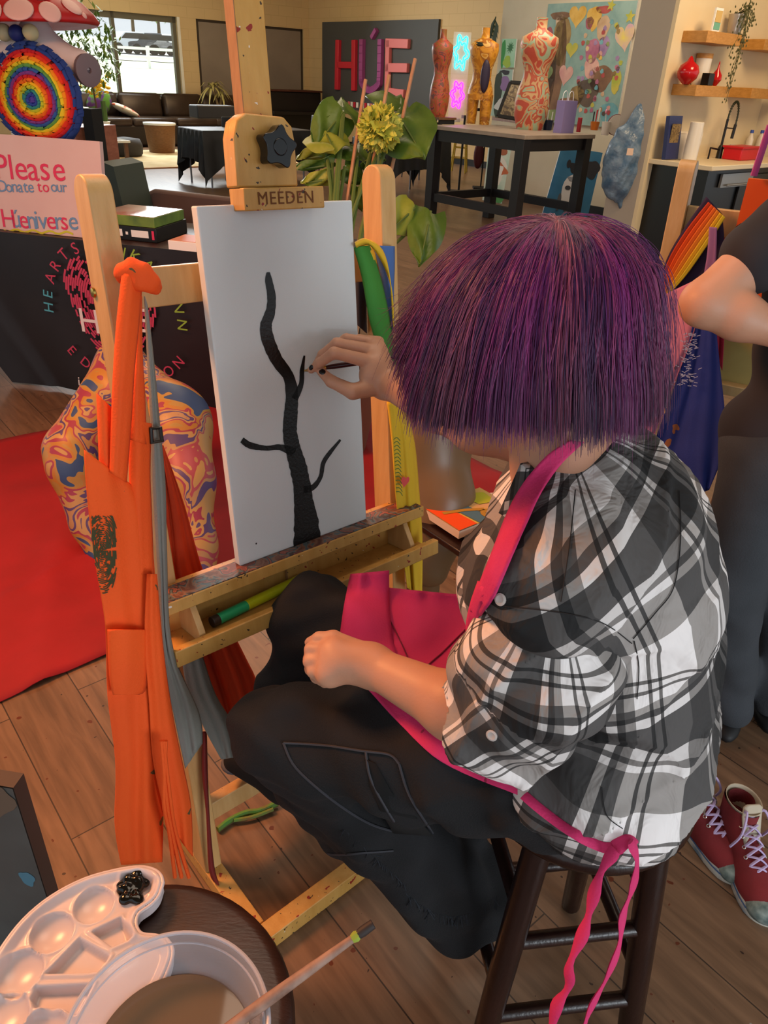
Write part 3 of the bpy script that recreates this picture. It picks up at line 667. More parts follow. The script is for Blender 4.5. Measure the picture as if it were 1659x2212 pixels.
for i in (-1, 1): b = one(M_blackm); b.box(r0 + TB * .15 * i - UZ * .047, (.01, .12, .023), (TB, TA, UZ)); b.obj('leg', s)
form(r0, .86, .155, PT, multi('form_red', ['7d3a22', 'a5482c', '8a5a2a', 'b04a3a', '6a3f3a', 'a5482c'], 7), 'slim rust red painted dress form, leftmost on the tall table', yaw=.9, sq=.8)
form(tz(1031, 268), .98, .19, PL, multi('form_orange', ['c07a1c', 'd79428', 'c9861f', 'a5641c', 'd8a858', 'c9861f'], 6), 'orange and yellow painted dress form with short thighs on the tall table', yaw=-.55, legs=True)
b = one(mat('deep_violet', '2c2036', .5)); c = tz(1047, 268) ; c[2] = 1.62
b.ball(aty(1048, 165, tz(1031, 268)[1] - .13), (.055, .03, .17), n=16, m=8); tag(b.obj('patch'), 'dark violet panel on the front of the orange dress form', 'ornament')
b = one(mat('dark_garland', '23281a', .8)); cc = aty(1046, 96, tz(1031, 268)[1]); b.tube([cc + A(math.cos(a), math.sin(a), .12 * math.sin(a)) * .085 for a in np.linspace(0, 6.28, 17)[:-1]], .03, 7, closed=True); tag(b.obj('garland'), 'dark leafy ring round the neck of the orange dress form', 'garland')
form(tz(1142, 280), 1.06, .23, PT, multi('form_floral', ['b54a34', 'c98f62', '9fae8c', 'b8573c', 'c9a070', 'b8573c', '98a68a'], 4.5, det=1), 'coral, sage and red painted dress form, tallest on the table', yaw=-.35)
# neon flowers on clear stands
def neon(px, py, w, h, col, lab, k=5, P=None):
    P = np.array(P); s = thing('neon_sign', lab, 'neon sign', P * A(1, 1, 0) + UZ * 1.05)
    mt = mat('neon_' + col, col, .3, emit=5.0); n = nrm(CP - P); n[2] = 0; n = nrm(n); e = nrm(np.cross(UZ, n))
    for r in (1.0, .62):
        Q = []
        for a in np.linspace(0, 2 * math.pi, 61)[:-1]:
            kk = 1 + .22 * math.cos(k * a + .6)
            Q.append(P + e * w * r * kk * math.cos(a) + UZ * h * r * kk * math.sin(a))
        b = one(mt); b.tube(Q, .0085, 6, closed=True); b.obj('tube', s)
    b = one(mat('clear_acrylic', 'ffffff', .05, alpha=.12)); b.box(P - n * .02 + UZ * (1.05 - P[2] + h * 1.3) / 2 * 1.0 + UZ * 0, (w * 1.25, .003, (P[2] + h * 1.3 - 1.05) / 2), (e, n, UZ)); b.obj('back_plate', s); return s
pn = tz(988, 262); neon(0, 0, .085, .165, '20e8f0', 'cyan neon flower sign standing above the magenta one', 6, aty(996, 114, pn[1] + .12))
neon(0, 0, .072, .13, 'ff20d8', 'magenta neon flower sign below the cyan one', 6, aty(988, 205, pn[1] - .05))
b = one(mat('white_plastic', 'dcd8d8', .3)); b.box(tz(968, 262) + UZ * .02, (.16, .05, .02), (TB, TA, UZ)); tag(b.obj('acrylic_block', bev=.004), 'white plastic block lying beside the riser board', 'block')
# framed picture on a small easel
q = [aty(x, y, tz(1100, 272)[1] + dy) for x, y, dy in ((1102, 178, .05), (1152, 181, .05), (1121, 258, -.08), (1075, 250, -.08))]
n = nrm(np.cross(q[1] - q[0], q[3] - q[0])); n = n if n.dot(CP - q[0]) > 0 else -n
s = thing('tabletop_easel', 'small wooden tabletop easel holding a dark framed picture', 'easel', tz(1100, 268))
b = one(wood('easel_brown', '8a5a34', '704522')); b.slab(tz(1066, 262) + UZ * .03, tz(1131, 271) + UZ * .03, .05, .03); b.obj('ledge', s)
for p in (tz(1085, 262), tz(1115, 266)): b = one(wood('easel_brown', '8a5a34', '704522')); b.tube([p, p + UZ * .34 - n * .12], .011, 6); b.obj('leg', s)
s = thing('framed_picture', 'dark framed brown picture leaning on the small wooden easel', 'picture', (q[2] + q[3]) / 2)
fr = one(M_blackm)
for i in range(4): fr.slab(q[i], q[(i + 1) % 4], .035, .025, up=n)
fr.obj('frame', s); b = one(multi('faded_art', ['4a3c2c', '6e5c40', '8a7a58', '5c4a34'], 14)); b.add([p + n * .004 for p in q], [(0, 1, 2, 3)]); b.obj('picture', s)
# gift bag, pots, brushes
gp = tz(1224, 288); s = thing('gift_bag', 'lavender paper gift bag standing on the tall table', 'bag', gp)
b = one(mat('lavender_paper', '8a7cae', .7)); b.box(gp + UZ * .155 - TB * .05, (.105, .055, .155), (TA, TB, UZ)); b.obj('body', s, smooth=False)
for i in (-1, 1): b = one(M_white); b.tube(smooth_path([gp + UZ * .3 - TB * (.05 + .04 * i) + TA * x + UZ * z for x, z in ((-.04, 0), (-.035, .07), (0, .1), (.035, .07), (.04, 0))], None, 4), .004, 6); b.obj('handle', s)
def cup(name, P, r, h, mt, lab, cat, brush=None, cols=()):
    P = np.array(P); s = thing(name, lab, cat, P); b = one(mt); b.lathe(P, [(r * .8, 0), (r, h), (r * .86, h), (r * .7, .01)], 18); b.obj('body', s)
    return s
def stick(P, Q, r, mt, name, lab, cat, grp=None, tip=None):
    s = thing(name, lab, cat, P, grp); b = one(mt); b.tube([P, Q], [r * .7, r], 6); b.obj('handle', s)
    if tip: b = one(tip); b.ball(Q, (r * 2.2, r * 2.2, r * 5), n=8, m=6); b.obj('tip', s)
    return s
cup('paint_pot', tz(1182, 281), .06, .1, mat('dark_blue_glaze', '1c2c48', .2), 'dark blue pot with white brushes left of the gift bag', 'pot')
for i, x in enumerate((1179, 1188)): stick(tz(x, 279) + UZ * .02, tz(x, 279) + UZ * (.2 - .02 * i) + TA * .01, .007, M_white, 'paint_brush', ['white handled brush, taller of the two in the dark blue pot', 'white handled brush, shorter of the two in the dark blue pot'][i], 'paint brush', 'brushes in the dark blue pot')
cup('paint_pot', tz(1283, 281), .055, .09, mat('orange_glaze', 'b8641e', .35), 'orange pot of brushes on the tall table', 'pot')
for i, (x, c) in enumerate(((1278, '1c1a22'), (1284, 'b01c2a'), (1289, 'e0dcd4'))): stick(tz(x, 279) + UZ * .02, tz(x, 279) + UZ * (.19 + .02 * i), .009, mat('brush_' + c, c, .4), 'paint_brush', ['black', 'red', 'white'][i] + ' handled brush standing in the orange pot', 'paint brush', 'brushes in the orange pot')
cup('mug', tz(1306, 292), .05, .13, mat('white_glaze', 'd8d0c4', .3), 'white cup with a pink round brush at the table end', 'cup')
stick(tz(1306, 290) + UZ * .03, tz(1301, 290) + UZ * .22, .005, M_white, 'dauber', 'round pink dauber standing in the white cup', 'paint brush', None, mat('pink_sponge', 'd88aa0', .9))
b = one(mat('red_tin', 'a02024', .4)); b.lathe(tz(1249, 285) , [(.025, 0), (.025, .14), (.02, .145)], 14); tag(b.obj('bottle'), 'small red bottle right of the gift bag', 'bottle')
b = one(mat('white_glaze', 'd8d0c4', .3)); b.lathe(tz(1327, 292) + UZ * .1, [(.1, -.012), (.1, .012)], 22, ax=nrm(-RW + RU * .6)); b.use(mat('maroon_rim', '6a2030', .5)); b.lathe(tz(1327, 292) + UZ * .1, [(.105, -.008), (.105, .008)], 22, ax=nrm(-RW + RU * .6)); tag(b.obj('plate'), 'white round plate with a maroon rim at the table corner', 'plate')

# ------------------------------------------------------------------ pictures on and by the picture wall
def art(name, q, n, th, bg, marks, lab, cat='painting', side=None, uvw=None):
    """canvas with corner points q (tl, tr, br, bl), outward normal n; marks(b, f) paints on it, f(u, v) -> point"""
    q = [np.array(p) for p in q]; n = nrm(n); s = thing(name, lab, cat, (q[2] + q[3]) / 2)
    b = one(side or M_white); b.prism([p - n * th for p in q], n * th * .96); b.obj('canvas', s)
    b = one(bg); b.add([p + n * .0012 for p in q], [(0, 1, 2, 3)])
    f = lambda u, v: (q[0] * (1 - u) + q[1] * u) * (1 - v) + (q[3] * (1 - u) + q[2] * u) * v
    eu = nrm(q[1] - q[0]); ev = np.cross(n, eu); marks(b, f, eu, ev, n); o = b.obj('painted_face', s, smooth=False); return s
q = [hp(1185, 6, .03), hp(1382, 3, .03), hp(1328, 262, .03), hp(1165, 262, .03)]
z1 = (q[0][2] + q[1][2]) / 2; z0 = 1.06; ta, tb = (q[0] - P0).dot(RW), (q[1] - P0).dot(RW); tb = (tb + (q[2] - P0).dot(RW)) / 2
pw = lambda t, z: P0 - RU * .03 + RW * t + UZ * z
Q = [pw(ta, z1), pw(tb, z1), pw(tb, z0), pw(ta, z0)]
W_, H_ = tb - ta, z1 - z0
pm = {k: mat('art_' + k, k, .6, c2=v, ns=6) for k, v in {'7c9a92': '93ada2', 'c8952e': 'e0b860', '6b4a35': '8a6646', 'a88a52': '7d6238', 'b5616a': '8a4652', 'c7b24a': '9fa83a', 'c48a84': 'dcae9c', '4f4238': '6e5a46', 'd0b090': 'b8946c', '9a3a3c': 'b85a4c', '5d8f96': '7ab0b4', 'c9a0a8': 'e0c85a', '6a7a4c': '8c965a', 'a05a74': 'c47c8c', '8a6a8e': 'ac8cae'}.items()}
def big(b, f, eu, ev, n):
    M = lambda k, u, v, a, c, sh=None, rot=0, o=.002, w=.08: (b.use(pm[k]), blob(b, f(u, v), a, c, eu, ev, o, 10 if sh == 'star' else 26, w, rot, sh))
    k = W_
    for t, u, v, a, c in (('6b4a35', .2, .62, .10, .52), ('4f4238', .13, .70, .07, .4), ('a88a52', .22, .30, .10, .2), ('d0b090', .17, .15, .05, .07), ('6b4a35', .17, .10, .12, .035), ('b5616a', .05, .3, .06, .12)): M(t, u, v, a * k, c * H_)
    for t, u, v, a, c in (('c8952e', .56, .12, .08, .09), ('b5616a', .52, .16, .045, .05), ('d0b090', .68, .2, .07, .1), ('9a3a3c', .66, .06, .09, .03), ('a05a74', .6, .38, .08, .1), ('c48a84', .62, .52, .08, .09), ('8a6a8e', .72, .34, .06, .08), ('6b4a35', .74, .6, .13, .11), ('4f4238', .62, .72, .12, .12), ('a88a52', .5, .76, .08, .1), ('6b4a35', .42, .82, .12, .05), ('6a7a4c', .28, .93, .14, .05), ('5d8f96', .9, .88, .1, .09), ('c7b24a', .92, .62, .05, .1), ('c48a84', .03, .8, .09, .14)): M(t, u, v, a * k, c * H_, o=.003)
    for t, u, v, a, c, r in (('c8952e', .37, .10, .10, .10, 0), ('c9a0a8', .93, .27, .10, .12, .25), ('c48a84', .33, .58, .085, .10, -.1), ('c7b24a', .36, .37, .07, .07, 0), ('6a7a4c', .08, .58, .09, .09, 0)): M(t, u, v, a * k, c * H_, 'heart', r, .004)
    M('c7b24a', .95, .12, .055 * k, .055 * k, 'star', .3, .004); M('c7b24a', .73, .03, .05 * k, .05 * k, 'star', .1, .004)
    for i in range(60):
        u, v = rng.random(), rng.random(); M(list(pm)[1 + rng.integers(0, 14)], .45 + u * .5, .15 + v * .75, .02 * k, .02 * k, None, u * 3, .005)
art('large_painting', Q, -RU, .03, pm['7c9a92'], big, 'large colourful painting of figures, hearts and stars on the picture wall')
def sm(cols):
    def g(b, f, eu, ev, n):
        rg = np.random.default_rng(len(cols) + 3)
        L = np.linalg.norm(f(1, 0) - f(0, 0)); H2 = np.linalg.norm(f(0, 1) - f(0, 0))
        for i, (c, u, v, a, d, sh) in enumerate(cols): b.use(mat('art_' + c, c, .6)); blob(b, f(u, v), a * L, d * H2, eu, ev, .002 + .0006 * i, 22, .12, i, sh)
    return g
Q = [hp(1085, 84, .05), hp(1116, 84, .05), hp(1110, 146, .05), hp(1082, 146, .05)]
art('green_painting', Q, -RU, .02, mat('art_8fc09a', '8fc09a', .6, c2='a8d0b4', ns=5), sm([('2e8a3c', .12, .5, .14, .5, None), ('2f6a3a', .62, .3, .3, .2, 'star'), ('9ab83a', .45, .8, .28, .2, None)]), 'small green plant painting on the wall behind the dress forms')
Q = [hp(1078, 150, .05), hp(1108, 150, .05), hp(1098, 250, .05), hp(1060, 250, .05)]
art('floral_painting', Q, -RU, .02, mat('art_9fb8ac', '9fb8ac', .6), sm([('2a3420', .2, .5, .28, .5, None), ('8a6a9c', .6, .3, .35, .16, None), ('c8c8c4', .5, .75, .3, .2, None), ('221e26', .5, .06, .3, .05, None)]), 'purple flower painting half hidden behind the framed picture')
# leaves hanging on the wall
v0 = hp(1071, 36, .04); v1 = hp(1062, 78, .04); s = thing('hanging_leaves', 'small bunch of dark green leaves hung on the picture wall', 'plant', v0)
b = one(mat('foliage_2c3a1c', '2c3a1c', .6)); b.tube([v0, v1], .008, 5)
for t in np.linspace(0, 1, 9):
    p = v0 + (v1 - v0) * t; sd = 1 if int(t * 8) % 2 else -1; e = nrm(RW * sd * .5 - UZ); b.add([p, p + e * .09 + RW * .035, p + e * .2, p + e * .09 - RW * .03], [(0, 1, 2, 3)])
b.obj('leaves', s)
# under the table: portrait, fox canvas, yellow stool, stand, bag
pz = lambda x, y, d: aty(x, y, d)
def leaning(x0, y0, x1, y1, xb0, yb0, xb1, yb1, D, lean=.12):
    return [aty(x0, y0, D + lean), aty(x1, y1, D + lean), aty(xb1, yb1, D), aty(xb0, yb0, D)]
Q = leaning(1213, 316, 1302, 330, 1167, 478, 1262, 500, 9.75)
nq = nrm(np.cross(Q[1] - Q[0], Q[0] - Q[3])); nq = nq if nq.dot(CP - Q[0]) > 0 else -nq
def face(b, f, eu, ev, n):
    L = np.linalg.norm(f(1, 0) - f(0, 0)); g = lambda c, u, v, a, d, o=.002, w=0.0, r=0, sh=None: (b.use(mat('art_' + c, c, .6)), blob(b, f(u, v), a * L, d * L, eu, ev, o, 24, w, r, sh))
    g('8a8f94', .56, 1.02, .3, .35, .0015, .05); g('d4d2ce', .52, .55, .26, .42, .002, .03); g('232428', .5, .24, .2, .13, .003, .15); g('2c2c30', .85, .22, .17, .2, .003, .12); g('26262a', .28, .2, .05, .09, .003); g('2a2a2e', .45, .12, .05, .08, .003)
    g('3a3c40', .4, .5, .07, .05, .004); g('3a3c40', .66, .48, .07, .05, .004); g('e8e6e2', .53, .58, .04, .12, .005); g('4a4c50', .52, .78, .12, .05, .005, .1); g('5a5c60', .28, .7, .05, .2, .004); g('9a9c9e', .72, .66, .05, .12, .004); g('8a8c90', .44, .38, .1, .05, .004, .2)
art('portrait_painting', Q, nq, .03, mat('art_2f6a8c', '2f6a8c', .6, c2='3f7a9a', ns=4), face, 'black and white portrait painting on blue leaning under the tall table')
Q = leaning(1057, 306, 1106, 312, 1042, 432, 1084, 440, 11.3)
nq = nrm(np.cross(Q[1] - Q[0], Q[0] - Q[3])); nq = nq if nq.dot(CP - Q[0]) > 0 else -nq
art('fox_painting', Q, nq, .03, mat('art_a8c4b4', 'a8c4b4', .6, c2='cfd8c8', ns=5), sm([('d8d4c8', .5, .45, .4, .25, None), ('b8623c', .55, .4, .22, .2, None), ('9a5a3c', .6, .08, .3, .1, None), ('e0dcd4', .62, .46, .16, .1, None), ('6a7478', .3, .85, .25, .12, None), ('4a8a4c', .75, .92, .2, .12, None)]), 'painting of an orange fox leaning on the wall beneath the tall table')
def bar_stool(P, h, mt, lab, r=.16, grp=None, name='bar_stool'):
    s = thing(name, lab, 'stool', P, grp); P = np.array(P); b = one(mt); b.lathe(P + UZ * (h - .03), [(r - .01, 0), (r, .012), (r - .005, .03), (r * .5, .03)], 28); b.obj('seat', s)
    for k in range(4):
        a = k * math.pi / 2 + .6; d = A(math.cos(a), math.sin(a), 0); b = one(mt); b.tube([P + d * r * 1.25, P + d * r * .75 + UZ * (h - .03)], .014, 8); b.obj('leg', s)
    for z in (.25, .42):
        b = one(mt)
        for k in range(4):
            f = lambda kk: P + A(math.cos(kk * math.pi / 2 + .6), math.sin(kk * math.pi / 2 + .6), 0) * (r * 1.25 - r * .5 * z / h) + UZ * z
            b.tube([f(k), f(k + 1)], .009, 6)
        b.obj('rung', s)
    return s
bar_stool(atz(990, 372, 0), .74, mat('mustard_metal', 'b09a3a', .4), 'mustard yellow metal bar stool beyond the tall table')
p = atz(990, 418, 0); s = thing('floor_stand', 'thin black floor stand on a flat base under the table view', 'stand', p)
b = one(M_blackm); b.box(p + UZ * .02, (.17, .12, .02), (nrm(RU + RW), nrm(RU - RW), UZ)); b.obj('base', s, bev=.01); b = one(M_blackm); b.tube([p, p + UZ * 1.02], .016, 8); b.obj('pole', s); b = one(M_blackm); b.box(p + UZ * 1.04, (.05, .05, .02)); b.obj('clamp', s)
p = hit(1034, 335, P0, RU) ; p = aty(1034, 335, 13.0)
s = thing('red_bag', 'dark red bag hanging by a thin cord beyond the tall table', 'bag', p); b = one(mat('maroon_cloth', '4a1418', .7)); b.ball(p, (.08, .05, .2), n=14, m=9); b.obj('body', s); b = one(M_blackm); b.tube([p + UZ * .18, p + UZ * .62], .006, 5); b.obj('cord', s)
b = one(M_blackm); b.box(p + UZ * .63 , (.1, .02, .02)); b.tube([p + UZ * .63 + UX * .08, A(p[0] + .08, p[1], 0)], .012, 6); b.box(A(p[0] + .08, p[1], .015), (.12, .12, .015)); tag(b.obj('hook_stand'), 'thin black hook stand carrying the dark red bag', 'stand')

# blue plastic bag hanging from the column with sticks behind
bp_ = atd(1348, 345, 7.35)
S = SDF(bp_ - A(.35, .35, .52), bp_ + A(.35, .35, .52), .014)
S.ell(bp_ - UZ * .02, (.19, .12, .36), k=.03); S.ell(bp_ + A(.08, 0, .2), (.11, .08, .30), k=.05); S.ell(bp_ + A(-.04, 0, -.12), (.15, .10, .22), k=.05); S.cap(bp_ + A(.02, 0, -.33), bp_ + A(.07, 0, -.46), .04, .012, .05); S.cap(bp_ + A(.09, 0, .3), bp_ + A(.15, 0, .46), .05, .03, .05)
S.warp(lambda X, Y, Z: .007 * np.sin(30 * X + 9 * Z + 3 * np.sin(11 * Z)) + .005 * np.sin(41 * Z - 53 * X + 2 * np.sin(30 * X)))
s = thing('plastic_bag', 'translucent blue plastic bag of scraps hanging by the column', 'bag', bp_)
S.obj('body', mat('blue_plastic', '41607e', .2, c2='7f93a6', ns=9, bump=.8, bs=40, alpha=.9), s, 1)
b = one(mat('gift_tag', 'd8b8a0', .6)); tpn = nrm(CP - bp_); b.box(atd(1361, 328, 7.1), (.03, .004, .03), (UX, nrm(tpn * A(1, 1, 0)), UZ)); b.obj('tag', s)
for i, (x0, y0, x1, y1, c, l) in enumerate([(1340, 300, 1382, 216, '141210', 'long black stick standing behind the blue plastic bag'), (1354, 300, 1373, 248, '3a3630', 'short grey stick standing behind the blue plastic bag'), (1372, 300, 1394, 228, '7a6030', 'brown stick standing behind the blue plastic bag')]):
    t = atd(x1, y1, 7.75); a = atd(x0, y0, 7.72); k = a[2] / max(t[2] - a[2], .1); ft = a - (t - a) * k * 1.0; ft[2] = 0
    b = one(mat('stick_' + c, c, .5)); b.tube([a * .0 + A(a[0] - .08, a[1] - .05, .0), t], [.012, .016], 7); tag(b.obj('stick'), l, 'stick', 'sticks behind the bag')

# ------------------------------------------------------------------ kitchen
ku = lambda t, z, o: Kc + RU * t + RW * o + UZ * z
kax = (RU, RW, UZ)
s = thing('kitchen_counter', 'black kitchen counter with a cream worktop', 'counter', ku(1.6, 0, .33))
b = one(mat('black_cabinet', '0b0a0a', .35)); b.box(ku(1.7, .44, .30), (1.6, .30, .44), kax); b.obj('cabinet', s)
b = one(mat('cream_worktop', 'd6c6a6', .4)); b.box(ku(1.68, .90, .33), (1.66, .34, .022), kax); b.obj('worktop', s, bev=.006)
for t in (1.0, 1.62, 2.24): b = one(mat('cabinet_door_black', '141312', .35)); b.box(ku(t, .44, .615), (.29, .012, .38), kax); b.obj('door', s, bev=.004)
b = one(mat('grey_steel', '8a8884', .3, metal=.6)); b.box(ku(.62, .78, .62), (.3, .012, .06), kax); b.obj('drawer_front', s); b = one(mat('grey_steel', '8a8884', .3, metal=.6)); b.tube([ku(.40, .74, .65), ku(.84, .74, .65)], .009, 8); b.obj('handle', s)
def shelf(t0, t1, z, lab): b = one(wood('honey_shelf', 'c08a44', 'a8742f', (1, 1, 3))); b.box(ku((t0 + t1) / 2, z - .045, .125), ((t1 - t0) / 2, .125, .045), kax); return tag(b.obj('wall_shelf', bev=.003), lab, 'shelf', 'thick wooden wall shelves')
shelf(.15, .77, 1.975, 'honey wood wall shelf with the trailing plant, upper left'); shelf(.16, .77, 1.555, 'honey wood wall shelf with the red vase, lower left')
t3 = (hk(1652, 95, .25) - Kc).dot(RU); shelf(t3, t3 + .62, hk(1652, 84, .25)[2], 'honey wood wall shelf at the right edge, upper')
t4 = (hk(1625, 195, .25) - Kc).dot(RU); shelf(t4, t4 + .62, hk(1625, 190, .25)[2], 'honey wood wall shelf at the right edge, lower')
M_wg = mat('white_glaze', 'd8d0c4', .3)
def kp(x, y, o): return hk(x, y, o)
p = kp(1547, 52, .2); tt = (p - Kc).dot(RU); s = thing('small_print', 'small beach print in a white frame on the upper shelf', 'picture', ku(tt, 1.975, .2))
b = one(M_white); b.box(ku(tt, 2.065, .2), (.062, .008, .09), (RU, nrm(RW + UZ * .1), UZ)); b.obj('frame', s); b = one(mat('sand_art', 'c8a868', .6)); b.box(ku(tt, 2.09, .211), (.05, .002, .045), kax); b.use(mat('sea_art', '6aa890', .6)); b.box(ku(tt, 2.02, .211), (.05, .002, .028), kax); b.obj('picture', s)
p = kp(1592, 50, .13); tt = (p - Kc).dot(RU); s = thing('trailing_plant', 'trailing plant in a silver pot hanging off the upper shelf', 'plant', ku(tt, 1.975, .12))
b = one(mat('silver_pot', 'b0a89c', .25, metal=.5)); b.lathe(ku(tt, 1.975, .12), [(.06, 0), (.08, .17), (.07, .17)], 20); b.obj('pot', s)
b = one(mat('foliage_4a4a24', '4a4a24', .7)); rg = random.Random(9)
for k in range(9):
    o = rg.uniform(-.05, .05); L = [.55, .42, .5, .1, .12, .3, .08, .62, .2][k]; Pq = [ku(tt + o, 2.14, .12 + rg.uniform(-.03, .03))]
    for i in range(1, 9): Pq.append(ku(tt + o * (1 + i * .25) - .012 * i + rg.uniform(-.012, .012), 2.16 - L * i / 8 * 1.2 if i > 2 else 2.18, .19 + .02 * min(i, 3)))
    b.tube(Pq, .003, 4)
    for q in Pq:
        for m in range(3): c = q + A(rg.gauss(0, .018), rg.gauss(0, .018), rg.gauss(0, .02)); b.add([c, c + RU * .016 + UZ * .01, c + UZ * .026, c - RU * .014 + UZ * .012], [(0, 1, 2, 3)])
b.obj('vines', s)
p = kp(1484, 178, .15); tt = (p - Kc).dot(RU); b = one(mat('red_glass', 'b01418', .12)); b.lathe(ku(tt, 1.555, .14), [(.03, 0), (.085, .05), (.098, .1), (.08, .15), (.03, .185), (.018, .21), (.006, .225)], 24); tag(b.obj('vase'), 'round red glass vase on the lower left shelf', 'vase')
p = kp(1514, 170, .08); tt = (p - Kc).dot(RU); s = thing('candle_jar', 'white jar with a wooden lid behind the red vase', 'jar', ku(tt, 1.555, .07)); b = one(M_wg); b.lathe(ku(tt, 1.555, .07), [(.07, 0), (.072, .22)], 22); b.obj('jar_body', s); b = one(wood('honey_shelf', 'c08a44', 'a8742f')); b.lathe(ku(tt, 1.775, .07), [(.074, 0), (.074, .04)], 22); b.obj('lid', s)
p = kp(1527, 178, .2); tt = (p - Kc).dot(RU); b = one(M_black); b.box(ku(tt, 1.605, .2), (.045, .04, .05), kax); tag(b.obj('black_box', bev=.004), 'small black box on the lower left shelf', 'box')
p = kp(1545, 178, .2); tt = (p - Kc).dot(RU); b = one(mat('red_glass', 'b01418', .12)); b.lathe(ku(tt, 1.555, .2), [(.015, 0), (.05, .05), (.045, .09), (.012, .14), (.004, .2)], 18); tag(b.obj('ornament'), 'small red glass ornament right of the black box', 'ornament')
# things on the counter
def cz(x, y): return atz(x, y, .922)
p = kp(1445, 330, .12); s = thing('blue_book', 'tall blue patterned book standing against the kitchen wall', 'book', p * A(1, 1, 0) + UZ * .922); tt = (p - Kc).dot(RU)
b = one(mat('navy_cover', '26305e', .5)); b.box(ku(tt, 1.11, .12), (.11, .02, .185), (RU, nrm(RW + UZ * .12), nrm(UZ - RW * .12))); b.obj('cover', s); b = one(multi('old_map', ['6a5638', '8a744c', '4c3c28'], 20)); b.box(ku(tt, 1.10, .143), (.075, .002, .13), kax); b.obj('picture', s)
p = cz(1464, 342); s = thing('ribbed_mug', 'ribbed cream pitcher with a round handle beside the blue book', 'pitcher', p); b = one(M_wg); b.lathe(p, [(.07, 0)] + [(.074 + .004 * (i % 2), .01 + i * .0145) for i in range(16)] + [(.06, .24)], 22); b.obj('body', s); b = one(M_wg); b.tube([p - RU * .085 + UZ * .17 + (RU * math.cos(a) + UZ * math.sin(a)) * .045 for a in np.linspace(0, 6.28, 17)[:-1]], .012, 7, closed=True); b.obj('handle', s)
p = cz(1488, 348); s = thing('pitcher', 'tall smooth cream pitcher right of the ribbed one', 'pitcher', p); b = one(M_wg); b.lathe(p, [(.065, 0), (.068, .1), (.062, .33), (.056, .335)], 22); b.obj('body', s); b = one(M_wg); b.tube(smooth_path([p + RU * .06 + UZ * .28, p + RU * .12 + UZ * .26, p + RU * .12 + UZ * .12, p + RU * .07 + UZ * .08], None, 4), .009, 7); b.obj('handle', s)
p = kp(1553, 336, .2); p[2] = .922; s = thing('kitchen_faucet', 'black spring neck kitchen faucet on the counter', 'faucet', p)
b = one(M_black); b.lathe(p, [(.03, 0), (.026, .1), (.018, .12)], 16); b.tube([p + UZ * .1, p + UZ * .36], .013, 8); b.obj('body', s)
arc = [p + UZ * .36 + RU * (.09 - .09 * math.cos(a)) + UZ * .15 * math.sin(a) for a in np.linspace(0, math.pi, 18)] + [p + RU * .18 + UZ * z for z in (.33, .30)]
b = one(mat('spring_green', '2c3020', .4)); b.tube(arc, .008, 7)
for i in range(len(arc) - 1): b.tube([arc[i] * .6 + arc[i + 1] * .4, arc[i] * .5 + arc[i + 1] * .5], .014, 8)
b.obj('spring_hose', s); b = one(M_black); b.tube([p + RU * .18 + UZ * .31, p + RU * .17 + UZ * .18], .016, 8); b.tube([p + UZ * .28, p + RU * .17 + UZ * .27], .006, 6); b.obj('spray_head', s)
b = one(M_black); b.tube([p - RU * .02 + UZ * .08, p - RU * .2 + UZ * .1, p - RU * .2], .009, 7); b.tube([p + UZ * .08, p + RU * .1 + UZ * .1], .009, 7); b.obj('lever', s)
p = cz(1612, 346); s = thing('red_dish_tub', 'bright red plastic tub on the kitchen counter', 'tub', p); b = one(mat('red_plastic', 'c01420', .35)); b.box(p + UZ * .06 - RW * .07, (.19, .1, .06), kax); b.obj('body', s, bev=.01); b = one(mat('red_plastic', 'c01420', .35)); b.box(p + UZ * .118 - RW * .07, (.2, .11, .008), kax); b.obj('rim', s)
for i, (x, c, l) in enumerate(((1630, 'e0dccc', 'white detergent bottle with a blue cap, left of the pair'), (1652, 'd8d4c4', 'white detergent bottle with a blue cap, right of the pair'))):
    q = cz(x, 338) - RW * .1; s = thing('detergent_bottle', l, 'bottle', q, 'bottles on the kitchen counter'); b = one(M_wg); b.lathe(q, [(.05, 0), (.052, .16), (.03, .2), (.018, .22)], 16, sy=.6); b.obj('body', s); b = one(mat('blue_cap', '2c4aa0', .4)); b.lathe(q + UZ * .22, [(.02, 0), (.018, .03)], 12); b.obj('cap', s)
q = cz(1578, 340); b = one(mat('clear_cup', 'dfe8f0', .05, alpha=.35)); b.lathe(q, [(.03, 0), (.04, .12), (.037, .12), (.028, .01)], 16); tag(b.obj('glass'), 'clear glass beside the faucet on the counter', 'glass')
b = one(M_blackm); b.box(atz(1558, 470, 0) * A(1, 1, 0) * .93 + UZ * .3, (.2, .25, .3), kax); tag(b.obj('black_stool_box', bev=.02), 'black box standing in front of the kitchen cabinets', 'box')

